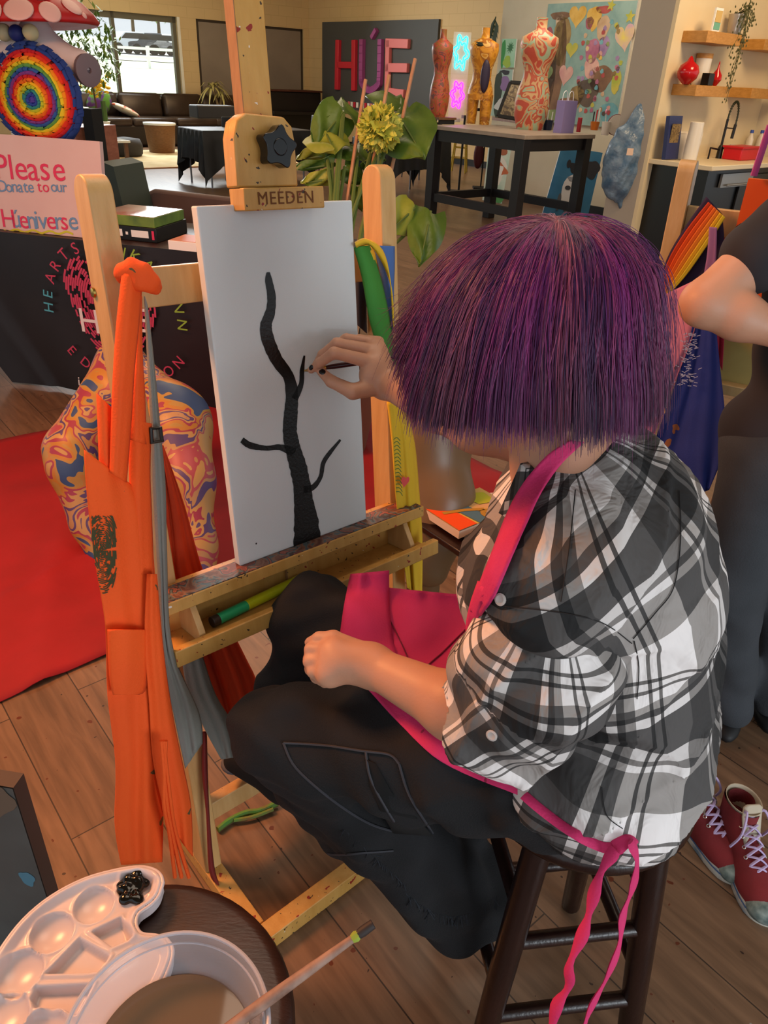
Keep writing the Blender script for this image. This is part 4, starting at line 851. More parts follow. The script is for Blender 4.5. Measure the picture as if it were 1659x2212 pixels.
# ------------------------------------------------------------------ tall leafy plant with bamboo stakes and a yellow pompom flower
pb = atd(722, 640, 3.1); pb[2] = 0
PD = 3.1
M_ml = mat('elephant_leaf', '5c7a2a', .4, c2='46621f', ns=7, bump=.2, bs=30); M_mly = mat('yellowing_leaf', '9aa23a', .45, c2='7d8a2c', ns=7); M_stem = mat('green_stem', '5f7436', .5)
s = thing('elephant_ear_plant', 'tall potted plant with large heart shaped green leaves behind the easel', 'plant', pb)
b = one(mat('terracotta_planter', '7a4a34', .7)); b.lathe(pb, [(.15, 0), (.21, .34), (.225, .34), (.225, .38), (.19, .38), (.18, .33)], 28); b.obj('pot', s)
b = one(mat('potting_soil', '2a1c14', .95)); b.lathe(pb + UZ * .33, [(.185, 0), (.01, .015)], 24); b.obj('soil', s)
def heart_leaf(tip, base, w, cup=.12, dd=0.0, mt=None, D=PD, side=1, roll=0.0):
    """leaf from base pixel (stem joint) to tip pixel at camera depth D (tip depth D+dd)"""
    p = atd(*base, D); t = atd(*tip, D + dd); L = np.linalg.norm(t - p); e = nrm(t - p); v = nrm(CP - p); sd = nrm(np.cross(e, v)); nn = np.cross(sd, e)
    sd = nrm(sd * math.cos(roll) + nn * math.sin(roll)); nn = np.cross(sd, e)
    rows = []; K = 12
    for i in range(K + 1):
        u = i / K; hw_ = w * L * (math.sin(math.pi * min(1, (u * .92 + .10)) ** .62) ** .8) if u < .999 else .002
        row = []
        for j in range(-5, 6):
            x = j / 5; back = -.16 * L * (1 - u) ** 3 * abs(x) ** 1.5
            row.append(p + e * (u * L + back) + sd * x * hw_ + nn * (-cup * abs(x) ** 1.6 * hw_ * 1.4 - .10 * L * u * u + .01 * math.sin(9 * u + 5 * x)))
        rows.append(row)
    b = one(mt or M_ml); b.grid(rows, .003)
    b.use(M_stem); b.tube([p + nn * .004] + [p + e * L * u + nn * (.004 - .10 * L * u * u) for u in (.3, .6, .9)], [.006, .005, .003, .001], 5)
    b.obj('leaf', s, ang=60)
    root = pb + UZ * .36 + A(random.uniform(-.05, .05), random.uniform(-.05, .05), 0); mid = (root + p) / 2 + (p - root) * A(1, 1, 0) * -.18 + UZ * .08
    b = one(M_stem); b.tube(smooth_path([root, mid, p], None, 5), [.011] * 6 + [.008] * 5, 6); b.obj('stem', s)
for tip, base, w, dd, mt, roll in [((680, 318), (740, 243), .42, -.05, None, .2), ((738, 205), (742, 246), .55, .1, None, -.3), ((912, 328), (858, 245), .46, -.15, None, .25), ((872, 196), (862, 240), .5, .2, None, -.4), ((722, 320), (700, 282), .6, -.1, M_mly, .5),
        ((640, 350), (716, 330), .26, .1, M_mly, .9), ((630, 372), (718, 352), .2, .0, M_ml, 1.0), ((790, 395), (745, 360), .48, .05, None, .3), ((650, 398), (712, 385), .32, .0, M_mly, .5), ((800, 470), (778, 402), .34, .1, None, .3),
        ((842, 500), (895, 450), .4, -.1, M_mly, .2), ((910, 565), (930, 458), .32, -.1, None, .2), ((780, 300), (772, 345), .5, .15, None, -.2), ((836, 345), (800, 330), .5, .12, M_ml, .2)]:
    heart_leaf(tip, base, w, .25, dd, mt, roll=roll)
pot_o = s
M_bam = mat('bamboo_stake', 'b8805a', .5, c2='c8966c', ns=20)
for i, ((x0, y0), (x1, y1), l) in enumerate((((735, 400), (790, 172), 'left bamboo stake in the leafy plant pot, shortest of the three'), ((760, 400), (841, 162), 'middle bamboo stake in the leafy plant pot'), ((768, 420), (897, 127), 'right bamboo stake in the leafy plant pot, leaning most'))):
    t = atd(x1, y1, 3.02); a = atd(x0, y0, 3.08); k = (a[2] - .36) / (t[2] - a[2]); ft = a - (t - a) * k
    ft = pb + UZ * .34 + A(-.06 + .06 * i, .03 * (i - 1), 0)
    b = one(M_bam); b.tube([ft, t], .0075, 7); tag(b.obj('bamboo_stake'), l, 'stake', 'bamboo stakes in the plant pot')
fc_ = atd(820, 277, 2.98); s = thing('pompom_flower', 'ruffled yellow green pompom flower tucked in the leafy plant', 'flower', fc_)
rg = np.random.default_rng(2); b = one(mat('pompom_yellow', 'c2c444', .8, c2='d8d868', ns=20, sss=0))
for i in range(330):
    d = nrm(rg.normal(size=3)); c = fc_ + d * .070 * rg.uniform(.75, 1.0); t = nrm(np.cross(d, rg.normal(size=3))); w = np.cross(d, t); r = .020
    b.grid([[c + t * r * x + w * r * y * .6 + d * (.012 * math.sin(6 * x + i) * abs(y) + .02 * y) for x in (-1, -.4, .3, 1)] for y in (-.6, .2, 1)])
b.obj('petals', s, ang=180); b = one(M_stem); b.tube([fc_, fc_ - UZ * .25, pb + UZ * .35], .005, 6); b.obj('stem', s)
# ------------------------------------------------------------------ donation table, banner, torso, books
P1 = atz(0, 500, .77); BT = nrm(atz(405, 542, .77) - P1); BN = A(BT[1], -BT[0], 0)
def hb(x, y, o=0): return hit(x, y, P1 + BN * o, BN)
def bp(t, z, o=0): return P1 * A(1, 1, 0) + BT * t + BN * o + UZ * z
bax = (BT, BN, UZ)
s = thing('display_table', 'dark display table standing behind the printed banner', 'table', bp(.75, 0, -.3))
b = one(wood('dark_table_top', '3c2620', '2c1a16')); b.box(bp(.6, .755, -.32), (1.1, .33, .015), bax); b.obj('tabletop', s)
for i in (-1, 1):
    for j in (-1, 1): b = one(M_black); b.box(bp(.6 + 1.03 * i, .37, -.32 + .28 * j), (.025, .025, .37), bax); b.obj('leg', s)
# banner
s = thing('table_banner', 'black printed banner with a pink fingerprint heart hung on the display table', 'banner', bp(.6, .4, .03))
tL_, tR_ = (hb(40, 840, .03) - P1).dot(BT), 1.62
rows = []
for i in range(22):
    v = i / 21; z = .765 * (1 - v) + .012
    rows.append([bp((-.62 + (tL_ + .62) * min(1, v * 1.0)) * (1 - j / 40) + tR_ * (j / 40), z, .035 + .012 * math.sin(j * .55 + v * 2.4) * v + .02 * v * (j < 6)) for j in range(41)])
b = one(mat('black_vinyl', '161315', .38, c2='1f1b1d', ns=3)); b.grid(rows, .002); b.obj('cloth', s)
pk = mat('print_pink', 'b8395a', .5); gr = mat('print_green', '86a83a', .5); bl = mat('print_blue', '4aa0b4', .5); wh = mat('print_white', 'dcd4d4', .5)
OFF = .062
def bl_text(ch, x, y, rot, size, col):
    p = hb(x, y, OFF); a = math.radians(rot); e = BT * math.cos(a) + UZ * math.sin(a); v = -BT * math.sin(a) + UZ * math.cos(a)
    b.use(col); text_into(b, ch, p - e * size * .32 - v * size * .35, e, v, size, .001)
b = B()
for ch, x, y, r, c in (('H', 105, 665, 85, bl), ('E', 103, 633, 80, bl), ('A', 108, 600, 68, pk), ('R', 119, 573, 55, pk), ('T', 137, 549, 40, pk), ('S', 164, 535, 25, pk), ('N', 258, 541, -20, gr), ('K', 291, 553, -35, gr), ('A', 321, 572, -52, gr), ('N', 386, 662, -85, gr), ('N', 394, 700, -92, gr),
                    ('E', 157, 758, -50, pk), ('D', 184, 782, -42, pk), ('I', 340, 815, 30, pk), ('O', 362, 803, 38, pk), ('N', 384, 784, 48, pk)):
    bl_text(ch, x, y, r, .075, c)
bl_text('i', 176, 824, -5, .07, wh); bl_text('n', 187, 822, 0, .07, wh)
for ch, x, y in (('H', 190, 692), ('U', 243, 694), ('E', 312, 692)): bl_text(ch, x, y, 0, .17, wh)
b.obj('lettering', s, smooth=False)
b = one(pk); hc = hb(243, 672, OFF - .004); hr = np.linalg.norm(hb(352, 672, OFF) - hc)
rg = random.Random(5)
def inheart(x, y):
    x, y = x / hr, (y / hr + .12); return (x * x + y * y - .62) ** 3 - x * x * y ** 3 * 1.0 < 0 if y > 0 else abs(x) < .80 * (1 + y / 1.22) ** .8 and y > -1.2
for i in range(34):
    r = hr * (.05 + i * .052); n = max(10, int(r * 150)); k = 0
    while k < n:
        L = rg.randint(1, 3); pts = []
        for m in range(L + 1):
            a = 2 * math.pi * (k + m * .8) / n + i * .3; x, y = r * .8 * math.cos(a), r * math.sin(a) + .03
            if inheart(x, y): pts.append(hc + BT * x + UZ * y)
        if len(pts) > 1: stroke(b, pts, [.010] * len(pts), BN, 0)
        k += L + .35
b.obj('fingerprint_heart', s, smooth=False)
# handwritten sign
q = [hb(-62, 290, -.02), hb(195, 306, -.02), hb(180, 513, .0), hb(-70, 496, .0)]
zt = (q[0][2] + q[1][2]) / 2; t0_, t1_ = (q[0] - P1).dot(BT), (q[1] - P1).dot(BT)
SL = nrm(UZ - BN * .12); SN = nrm(np.cross(BT, SL)); SN = SN if SN.dot(BN) > 0 else -SN
so_ = bp(t0_, .772, -.04); sH = (zt - .772) / SL[2]; sW = t1_ - t0_
s = thing('donation_sign', 'pale pink hand lettered sign standing on the display table', 'sign', so_ + BT * sW / 2)
b = one(mat('pale_pink_canvas', 'd9bdb8', .7, c2='d4b4b0', ns=4)); b.prism([so_, so_ + BT * sW, so_ + BT * sW + SL * sH, so_ + SL * sH], -SN * .025); b.obj('canvas', s, smooth=False)
b = B()
def sp(x, y): return hit(x, y, so_ + SN * .002, SN)
def hand(txt, x, y, x1, y1, size, cols, skew=0):
    p = sp(x, y); e = nrm(sp(x1, y1) - p); v = np.cross(SN, e); L = np.linalg.norm(sp(x1, y1) - p); adv = L / len(txt)
    for i, ch in enumerate(txt):
        b.use(cols[i % len(cols)]); w = {'l': .28, 'i': .28, 't': .38, 'r': .42, 'D': .72, 'H': .74, 'P': .64}.get(ch, .56); WS = [{'l': .28, 'i': .28, 't': .38, 'r': .42, 'D': .72, 'H': .74, 'P': .64}.get(c, .56) for c in txt]
        text_into(b, ch, p + e * L * sum(WS[:i]) / sum(WS), nrm(e + v * random.uniform(-.06, .06)), v, size, .001)
hp_, cb_, yl_ = mat('marker_pink', 'd8305c', .6), mat('marker_blue', '6a90b8', .6), mat('marker_yellow', 'c8c42c', .6)
hand('Please', -10, 385, 142, 392, .155, [hp_]); hand('Donate', -4, 414, 74, 416, .075, [cb_]); hand('to', 82, 414, 108, 415, .07, [hp_]); hand('our', 110, 414, 144, 415, .07, [cb_, cb_])
hand('Húeniverse', 4, 490, 166, 497, .12, [hp_, cb_, hp_, cb_, cb_, cb_, hp_, cb_, hp_, cb_])
stroke(b, [sp(8 + i * 7.5, 497 + i * .35 + 3 * math.sin(i * 1.3)) for i in range(21)], [.009] * 21, SN, 0) if not b.use(yl_) is None else None
b.obj('lettering', s, smooth=False)
# boxed games / books on the table
def bookbox(name, corner, L, D, H, e1, mt, lab, cat, z0, top=None, txt=None, grp=None):
    e1 = nrm(e1); e2 = nrm(np.cross(UZ, e1)); c = np.array(corner) * A(1, 1, 0) - e1 * L / 2 + e2 * D / 2 + UZ * (z0 + H / 2)
    s = thing(name, lab, cat, c - UZ * H / 2, grp); b = one(mt); b.box(c, (L / 2, D / 2, H / 2), (e1, e2, UZ)); b.obj('case', s, bev=.002)
    if top: b = one(top); b.box(c + UZ * (H / 2 + .001), (L / 2 - .006, D / 2 - .006, .001), (e1, e2, UZ)); b.obj('cover_print', s)
    if txt:
        b = B()
        for (w0, w1, h0, h1, m) in txt: b.use(m); b.box(c - e2 * (D / 2 + .001) + e1 * (-L / 2 + L * (w0 + w1) / 2) + UZ * (-H / 2 + H * (h0 + h1) / 2), (L * (w1 - w0) / 2, .001, H * (h1 - h0) / 2), (e1, e2, UZ))
        b.obj('spine_print', s)
    return s
K1 = atz(340, 526, .77); eb = nrm(atz(398, 506, .77) - K1); e1 = A(eb[1], -eb[0], 0)
bookbox('boxed_game', K1, .30, .30, .066, e1, M_black, 'black boxed game with white spine lettering, lower of two on the table', 'box', .771, None, [(.08, .40, .28, .75, M_white), (.46, .50, .4, .6, M_white), (.56, .86, .28, .75, M_white), (.92, .96, .2, .8, mat('marker_pink', 'd8305c', .6))], 'boxes stacked on the display table')
bookbox('boxed_game', K1 + e1 * -.005, .31, .29, .045, e1, mat('green_box', '7f9a3a', .4, c2='3a5a2c', ns=6), 'green edged box with a pale glossy lid, upper of two on the table', 'box', .838, mat('glossy_lid', 'cfc4b8', .2, c2='b0583c', ns=3), [(.0, .02, .1, .9, M_black)], 'boxes stacked on the display table')
K2 = atz(425, 548, .77); bookbox('white_box', K2, .14, .16, .045, e1, M_white, 'small white box with an orange lid beside the black boxed game', 'box', .771, mat('orange_lid', 'c8704a', .5))
# torso with rosette and mushroom cap
TO = -.30
tc_ = hb(80, 300, TO); tc_[2] = .772
s = thing('mannequin_torso', 'white mannequin torso with a rainbow rosette on the display table', 'mannequin', tc_)
tp_ = lambda x, y, o=0: hb(x, y, TO + o)
sh = tp_(82, 140); S = SDF(sh - A(.42, .35, .55), sh + A(.42, .35, .36), .009)
tax = (BT, BN, UZ)
S.ell(tp_(85, 150), (.185, .12, .17), tax, .05); S.ell(tp_(85, 215), (.15, .10, .18), tax, .05); S.ell(tp_(90, 290), (.15, .11, .13), tax, .05)
S.cap(tp_(82, 110), tp_(78, 60), .075, .055, .06); S.cap(tp_(85, 118), tp_(172, 138), .075, .062, .05); S.cap(tp_(85, 118), tp_(-10, 128), .075, .062, .05)
S.obj('torso', mat('mannequin_white', 'd4c8c6', .4), s, 1, cut=lambda V: V[:, 2] > .775)
b = one(mat('socket_grey', '6f6268', .5)); c = tp_(186, 152, .02); b.lathe(c, [(.066, 0), (.068, .02), (.05, .024), (.012, .024), (.012, .01)], 26, ax=nrm(BT + BN * .35)); b.obj('shoulder_socket', s)
b = B(); rc_ = tp_(78, 216, .135); RB = ['4a3a9c', '2c4aa8', '2f8a8c', 'b8c832', 'e8c020', 'e0701c', 'c8202c', '7c3a8a', '2c5aa4', '5a9a4c', 'e0cc28', 'e8901c', 'd8381c', 'c01c28', '1f3f88', '1d3a7c']
ring = [mat('petal_' + c, c, .85) for c in RB]; rg = np.random.default_rng(8)
ex, ey = BT * np.linalg.norm(tp_(168, 216) - tp_(78, 216)), UZ * np.linalg.norm(tp_(78, 100) - tp_(78, 216)) * 1.0
for i, m in enumerate(ring):
    b.use(m); r0, r1 = i / 16, (i + 1.5) / 16; n = 10 + i * 5
    for k in range(n):
        a = 2 * math.pi * k / n + rg.uniform(-.1, .1); w = 2 * math.pi / n * 1.15; z = rg.uniform(.012, .03) - .03 * r0 * r0
        f = lambda r, aa, zz: rc_ + ex * r * math.cos(aa) + ey * (r * math.sin(aa) * (1.0 if math.sin(aa) > 0 else .85)) + BN * zz
        b.grid([[f(r0, a - w * .4, z), f(r0, a + w * .4, z)], [f((r0 + r1) / 2, a - w, z + .022), f((r0 + r1) / 2, a + w, z + .018)], [f(r1, a - w * .7, z - .005), f(r1, a + w * .7, z - .004)]])
b.lathe(rc_ - BN * .05, [(.01, 0), (1, 0), (1, .03), (.01, .05)], 30, ax=BN, e1=BT, sx=np.linalg.norm(ex) * .92, sy=np.linalg.norm(ey) * .9)
tag(b.obj('rosette', s, ang=180), 'ruffled rainbow rings')
cc_ = tp_(72, 45)
s = thing('mushroom_cap', 'red mushroom cap with white spots on top of the mannequin torso', 'hat', cc_)
rr = np.linalg.norm(tp_(193, 28) - tp_(72, 28)); b = one(mat('cap_red', 'b81a1c', .45, c2='a01418', ns=6)); cax = nrm(UZ + BT * -.06 + BN * .0)
prof = [(.02, .30), (.3, .285), (.55, .235), (.78, .155), (.94, .05), (1.0, -.02), (.96, -.05), (.7, -.03), (.3, .0), (.05, .0)]
b.lathe(tp_(72, 45), [(r * rr, h * rr * 1.5) for r, h in prof], 40, ax=cax); capo = b.obj('cap', s, smooth=True)
b = one(mat('cap_spot', 'dcaea4', .6))
for px, py, r in ((40, 20, .062), (108, 26, .046), (155, 14, .046), (-18, 26, .05), (80, -14, .06), (182, 34, .014)):
    c_, n_ = cast([capo], px, py)
    if c_ is None: continue
    e = nrm(np.cross(UZ, n_)); b.ball(c_, (r, r, .007), (e, np.cross(n_, e), n_), 20, 6)
b.obj('spots', s, smooth=True)
for x, y, r, c, l in ((8, 70, .036, 'b8b48c', 'pale yellow ball under the mushroom cap, leftmost'), (36, 72, .034, '1c2a6c', 'dark blue ball under the mushroom cap'), (66, 70, .034, 'c8c090', 'pale yellow ball under the mushroom cap, rightmost')):
    b = one(mat('pom_' + c, c, .6)); b.ball(tp_(x, y, .12), r, n=14, m=9); tag(b.obj('bauble', smooth=True), l, 'ornament', 'baubles under the mushroom cap')
# slatted unit with a black post
so2 = aty(207, 470, 4.7); so2[2] = 0
s = thing('slatted_cabinet', 'reddish slatted wooden cabinet behind the display table', 'cabinet', so2)
b = one(wood('reddish_wood', 'a4644c', '8a4c34', (1, 1, 3))); zt = aty(200, 272, 4.7)[2]
b.box(so2 + UZ * zt / 2, (.085, .2, zt / 2), bax); b.obj('body', s)
for i in range(9): z = zt - .12 - i * .055; b = one(wood('slat_wood', 'b0603c', '9a4e2c')); b.box(so2 + UZ * z + BN * .215 + BT * -.005, (.075, .012, .021), (BT, nrm(BN + UZ * .3), nrm(UZ - BN * .3))); b.obj('slat', s)
pp = aty(230, 470, 4.55); pp[2] = 0; zt2 = aty(230, 236, 4.55)[2]
b = one(M_blackm); b.box(pp + UZ * zt2 / 2, (.03, .05, zt2 / 2), bax); b.lathe(pp, [(.16, 0), (.16, .015)], 20); tag(b.obj('post'), 'tall black post standing right of the slatted cabinet', 'post')
b = one(mat('dark_green_bin', '3c463c', .5)); q0 = aty(252, 470, 4.35); b.prism([q0 + BT * x + UZ * z for x, z in ((-.05, -.9), (.10, -.9), (.10, -.02), (.055, .02), (.02, .26), (-.05, .28))], -BN * .3); tag(b.obj('folded_easel'), 'dark green folded case leaning beside the black post', 'case')
# broad backed taupe chair
cpx = aty(410, 470, 4.6); cpx[2] = 0
s = thing('lounge_chair', 'taupe chair with a wide back behind the display table', 'chair', cpx); zb = aty(400, 415, 4.6)[2]
b = one(M_chb); ou = [(-.33, -.36), (.36, -.36), (.36, -.06), (.30, -.01), (-.22, 0), (-.29, -.03), (-.31, -.12)]; b.prism([cpx + BT * x + UZ * (zb + z) for x, z in ou], -BN * .05); b.obj('backrest', s, bev=.02)
b = one(M_chb); b.box(cpx + BN * -.27 + UZ * .42, (.3, .25, .04), bax); b.obj('seat', s, bev=.02)
for i in (-1, 1):
    for j in (0, 1): b = one(M_blackm); b.tube([cpx + BT * .28 * i - BN * (.04 + .44 * j), cpx + BT * .28 * i - BN * (.04 + .44 * j) + UZ * .45], .014, 8); b.obj('leg', s)

# ------------------------------------------------------------------ red sheet and mannequins on the floor
A0 = atz(0, 1520, 0); rows = []
rg = np.random.default_rng(12)
for i in range(46):
    v = i / 45 * 1.66; row = []
    for j in range(90):
        t = -.62 + j / 89 * 2.75
        hgt = .006 + .010 * max(0, math.sin(3.1 * t + 7.2 * v + 1.2 * math.sin(4 * v))) ** 3 + .012 * max(0, math.sin(8.0 * t - 5.1 * v + 2 * math.sin(3 * t))) ** 6 + .022 * math.exp(-((v - .42 - .25 * (t - .1)) / .035) ** 2) * (t < .55)
        row.append(A0 * A(1, 1, 0) + RU * t + NWIN * (v + .012 * math.sin(5 * t)) + UZ * hgt)
    rows.append(row)
b = one(mat('red_sheet', '960f18', .8, c2='880d14', ns=5, bump=.25, bs=14)); b.grid(rows, .003)
tag(b.obj('red_sheet', ang=180), 'bright red cloth sheet spread over the wooden floor', 'sheet')
sw = multi('painted_swirls', ['2c4470', '9c7a3c', 'a5702c', '8a3048', 'a88450', '4c3a68', 'a07a50', '96404c', 'a88450'], 6, .45, 2.2)
fz_ = lambda x, y, d: atd(x, y, d)
S = SDF((-1.6, 1.6, -.02), (-.35, 2.9, .85), .011)
hipc = fz_(300, 850, 2.75)
S.chain([fz_(262, 790, 2.78), fz_(160, 975, 2.62), fz_(158, 1010, 2.6)], [.085, .10, .085], .03)
S.chain([fz_(158, 1010, 2.6), fz_(195, 1130, 2.62), fz_(235, 1230, 2.6)], [.082, .065, .045], .03)
S.cap(fz_(262, 790, 2.78), fz_(350, 880, 2.62), .085, .10, .05)
S.ell(fz_(375, 905, 2.6), (.13, .12, .125), k=.05)
S.chain([fz_(385, 940, 2.55), fz_(405, 1040, 2.5), fz_(425, 1180, 2.46), fz_(440, 1290, 2.42)], [.115, .085, .06, .045], .05)
S.obj('painted_mannequin', sw, None, 1, cut=lambda V: V[:, 2] > .004)
tag(bpy.data.objects['painted_mannequin'], 'kneeling mannequin legs painted with colourful swirls on the red sheet', 'mannequin')
S = SDF((-.35, 1.55, -.02), (.65, 2.7, 1.2), .012)
bz = lambda x, y, d=1.98: atd(x, y, d)
S.ell(bz(925, 900), (.13, .13, .17), k=.06); S.chain([bz(925, 960), bz(950, 1080), bz(938, 1150), bz(930, 1230, 2.0)], [.105, .085, .07, .05], .05); S.cap(bz(880, 960), bz(890, 1200), .08, .045, .05)
S.obj('plain_mannequin', mat('beige_plastic', '6e5236', .4), None, 1, cut=lambda V: V[:, 2] > .004)
tag(bpy.data.objects['plain_mannequin'], 'plain beige mannequin standing behind the right easel post', 'mannequin')
bm_ = bz(930, 1230, 2.0); b = one(mat('beige_plastic', '6e5236', .4)); b.tube([bm_ + UZ * .02, bm_ * A(1, 1, 0) + UZ * .02], .03, 10); b.lathe(bm_ * A(1, 1, 0), [(.11, 0), (.11, .015), (.03, .02)], 20); b.obj('base', bpy.data.objects['plain_mannequin'])

# ------------------------------------------------------------------ the easel (frame measured on the canvas plane)
qp = [(397, 450), (753, 436), (793, 1123), (507, 1230)]; rr_ = [ray(*p) for p in qp]
sv = np.linalg.solve(np.array([rr_[1], -rr_[2], rr_[3]]).T, rr_[0]); sv = np.array([1, *sv]); kk_ = .61 / np.linalg.norm(rr_[3] * sv[3] - rr_[0])
cr_ = [CP + rr_[i] * sv[i] * kk_ for i in range(4)]
EU = nrm(cr_[1] - cr_[0] + cr_[2] - cr_[3]); EV = cr_[0] - cr_[3] + cr_[1] - cr_[2]; EV = nrm(EV - EV.dot(EU) * EU); EN = np.cross(EU, EV); EO = cr_[3]
def el(u, v, n=0.0): return EO + EU * u + EV * v + EN * n
def ep(x, y, n=0.0): return hit(x, y, EO + EN * n, EN)
def euv(x, y, n=0.0): p = ep(x, y, n) - EO; return p.dot(EU), p.dot(EV)
eax = (EU, EV, EN)
SPT = [('8a2418', 60, .70), ('3a2a1c', 85, .705), ('5c8a8c', 34, .76), ('d8d0c4', 70, .76)]
M_bw = wood('beech_wood', 'c8a069', 'b48a52', (3, 3, .4), .42, [('6a4024', 90, .78)], 16)
M_bws = wood('beech_wood_spattered', 'c49650', 'b4843e', (3, 3, .4), .42, SPT, 16)
M_ply = wood('end_grain_wood', '9a7248', '86603a', (2, 2, .5), .6, None, 40)
E_ = thing('easel', 'tall beech wood studio easel with paint spattered trays', 'easel', A(*(el(.13, -.70, .05)[:2]), 0))
def post(u0, u1, vtop, lab=None):
    P = [(-.70, -.03), (-.70, -.086)] + [(vtop - .028 + .028 * math.sin(a), -.058 - .028 * math.cos(a)) for a in np.linspace(0, math.pi, 13)][::1]
    b = one(M_bw); pts = [el(u0, v, n) for v, n in [(-.705, -.03), (-.705, -.086)] + [(vtop - .028 + .028 * math.sin(a), -.058 - .028 * math.cos(a)) for a in np.linspace(0, math.pi, 13)]]
    b.prism(pts, EU * (u1 - u0)); return b.obj('post', E_, bev=.0025)
post(-.137, -.100, .66); post(.408, .445, .672)
b = one(M_bw); b.box(el(.154, .497, -.062), (.254, .03, .011), eax); b.obj('crossbar', E_, bev=.002)
b = one(M_bw); b.box(el(.154, -.545, -.055), (.27, .022, .014), eax); b.obj('crossbar', E_, bev=.002)
b = one(M_bws); b.box(el(.150, .16, -.034), (.026, .75, .014), eax); b.obj('mast', E_, bev=.002)
b = one(M_ply); b.box(el(.1235, .16, -.034), (.0008, .74, .013), eax); b.obj('mast_edge', E_)
u0, v0_ = euv(508, 400, .02); b = one(M_bws)
cp_ = [(.074, .636), (.186, .636), (.186, .700), (.182, .722), (.168, .735), (.100, .738), (.084, .728), (.076, .705)]
b.prism([el(u, v, .022) for u, v in cp_], -EN * .036); b.obj('clamp_plate', E_, bev=.003)
b = one(M_bws); b.box(el(.152, .619, .012), (.076, .0165, .022), eax); b.obj('clamp_bar', E_, bev=.002)
b = one(mat('burnt_letter', '6a3c14', .7)); o = el(.098, .611, .0345); text_into(b, 'MEEDEN', o, EU, EV, .0265, .0006, 1.12); b.obj('lettering', E_, smooth=False)
ku_, kv_ = euv(600, 318, .045); c = el(ku_, kv_, .03)
P = []
for j in range(60): a = 2 * math.pi * j / 60; r = .0265 + .0042 * math.cos(5 * a - .6) + .0008 * math.cos(10 * a - 1.2); P.append(c + EU * r * math.cos(a) + EV * r * math.sin(a))
b = one(mat('knob_plastic', '08080a', .18)); b.prism(P, EN * .022); b.lathe(c - EN * .012, [(.012, 0), (.012, .012)], 16, ax=EN); b.lathe(c + EN * .022, [(.014, 0), (.012, -.0012), (.012, .001)], 20, ax=EN); kb = b.obj('knob', E_, bev=.005)
# upper ledge, lower tray, end brackets
b = one(M_bws); b.box(el(.148, -.012, -.006), (.302, .012, .036), eax); b.obj('upper_ledge', E_, bev=.002)
b = one(multi('paint_crust', ['5a3428', '6e4838', '7a5a4a', '4a5a60', '3a2a26', '8a4a3c', '6a3a34'], 28, .5)); b.box(el(.148, .0006, .002), (.296, .0012, .026), eax); b.obj('dried_paint', E_)
b = one(M_bws); b.box(el(.148, -.098, .012), (.300, .008, .048), eax); b.obj('tray_floor', E_, bev=.0015)
b = one(M_bws); b.box(el(.148, -.088, .058), (.310, .016, .008), eax); b.obj('tray_lip', E_, bev=.002)
b = one(M_bws); b.box(el(.148, -.060, -.034), (.300, .038, .006), eax); b.obj('tray_back', E_)
for u in (-.100, .40):
    b = one(M_bw); b.prism([el(u - .006, v, n) for v, n in ((-.024, -.03), (-.024, .022), (-.070, .046), (-.090, .046), (-.090, -.03))], EU * .012); b.obj('tray_bracket', E_, bev=.0015)
# floor frame
fb = (el(0, -.70, 0)); F0 = A(*atz(610, 2035, .0)[:2], 0); FU = nrm(EU * A(1, 1, 0)); FN = A(FU[1], -FU[0], 0)
b = one(M_bws); cb_ = F0 + FU * .16 - FN * .018 + UZ * .022; b.box(cb_, (.36, .018, .022), (FU, FN, UZ)); b.obj('base_bar', E_, bev=.002)
for u in (-.118, .426):
    p = el(u, -.70, -.058); p[2] = 0; q_ = F0 * 1.0; n_ = (q_ - p).dot(FN)
    b = one(M_bws); b.box(p + FN * (n_ - .30) / 2 - FN * .019 + UZ * .021, (.019, (n_ + .262) / 2, .021), (FU, FN, UZ)); b.obj('foot', E_, bev=.002)
bo_ = euv(203, 632, -.03); b = one(mat('brass', 'b89a50', .25, metal=1)); b.lathe(hit(203, 632, el(-.1375, 0), EU), [(.008, 0), (.007, .003), (.002, .004)], 14, ax=-EU); b.obj('bolt', E_)
# canvas with the painted tree
cv = thing('canvas', 'tall white canvas with a black painted tree on the easel', 'canvas', el(.155, 0, 0))
M_cv = mat('primed_canvas', 'cfd3d4', .75, bump=.12, bs=900)
cu0, cu1, cvt = .012, .314, .611
b = one(M_cv); b.box(el((cu0 + cu1) / 2, cvt / 2 + .0015, -.0095), ((cu1 - cu0) / 2, cvt / 2, .0095), eax); b.obj('stretched_canvas', cv, bev=.0025)
b = one(mat('black_acrylic', '040303', .35, bump=.1, bs=200))
def bs(pts, ws):
    Q, Wd = smooth_path([ep(x, y, 0) for x, y in pts], [w * 1.56 / FPX for w in ws], 7)
    rg = random.Random(len(pts)); Wd = [w * (1 + rg.uniform(-.05, .05)) for w in Wd]; stroke(b, Q, Wd, EN, .0008)
bs([(579, 588), (580, 606), (586, 640), (584, 672), (574, 705), (580, 738), (598, 778), (622, 812), (630, 850), (628, 890), (626, 935), (634, 975), (644, 1010), (652, 1050), (656, 1090), (661, 1130), (663, 1170), (662, 1184)], [6, 15, 17, 19, 24, 26, 24, 22, 28, 30, 31, 34, 38, 40, 46, 58, 66, 56])
bs([(657, 768), (652, 800), (650, 830), (636, 862)], [4, 10, 11, 16]); bs([(522, 950), (540, 962), (575, 968), (605, 966), (636, 978)], [10, 12, 9, 11, 20]); bs([(735, 950), (712, 978), (698, 1000), (692, 1030), (676, 1052), (655, 1058)], [5, 10, 11, 10, 13, 16])
blob(b, ep(553, 1174), .0018, .0018, EU, EV, .0008, 8);
b.obj('painted_tree', cv, smooth=False)
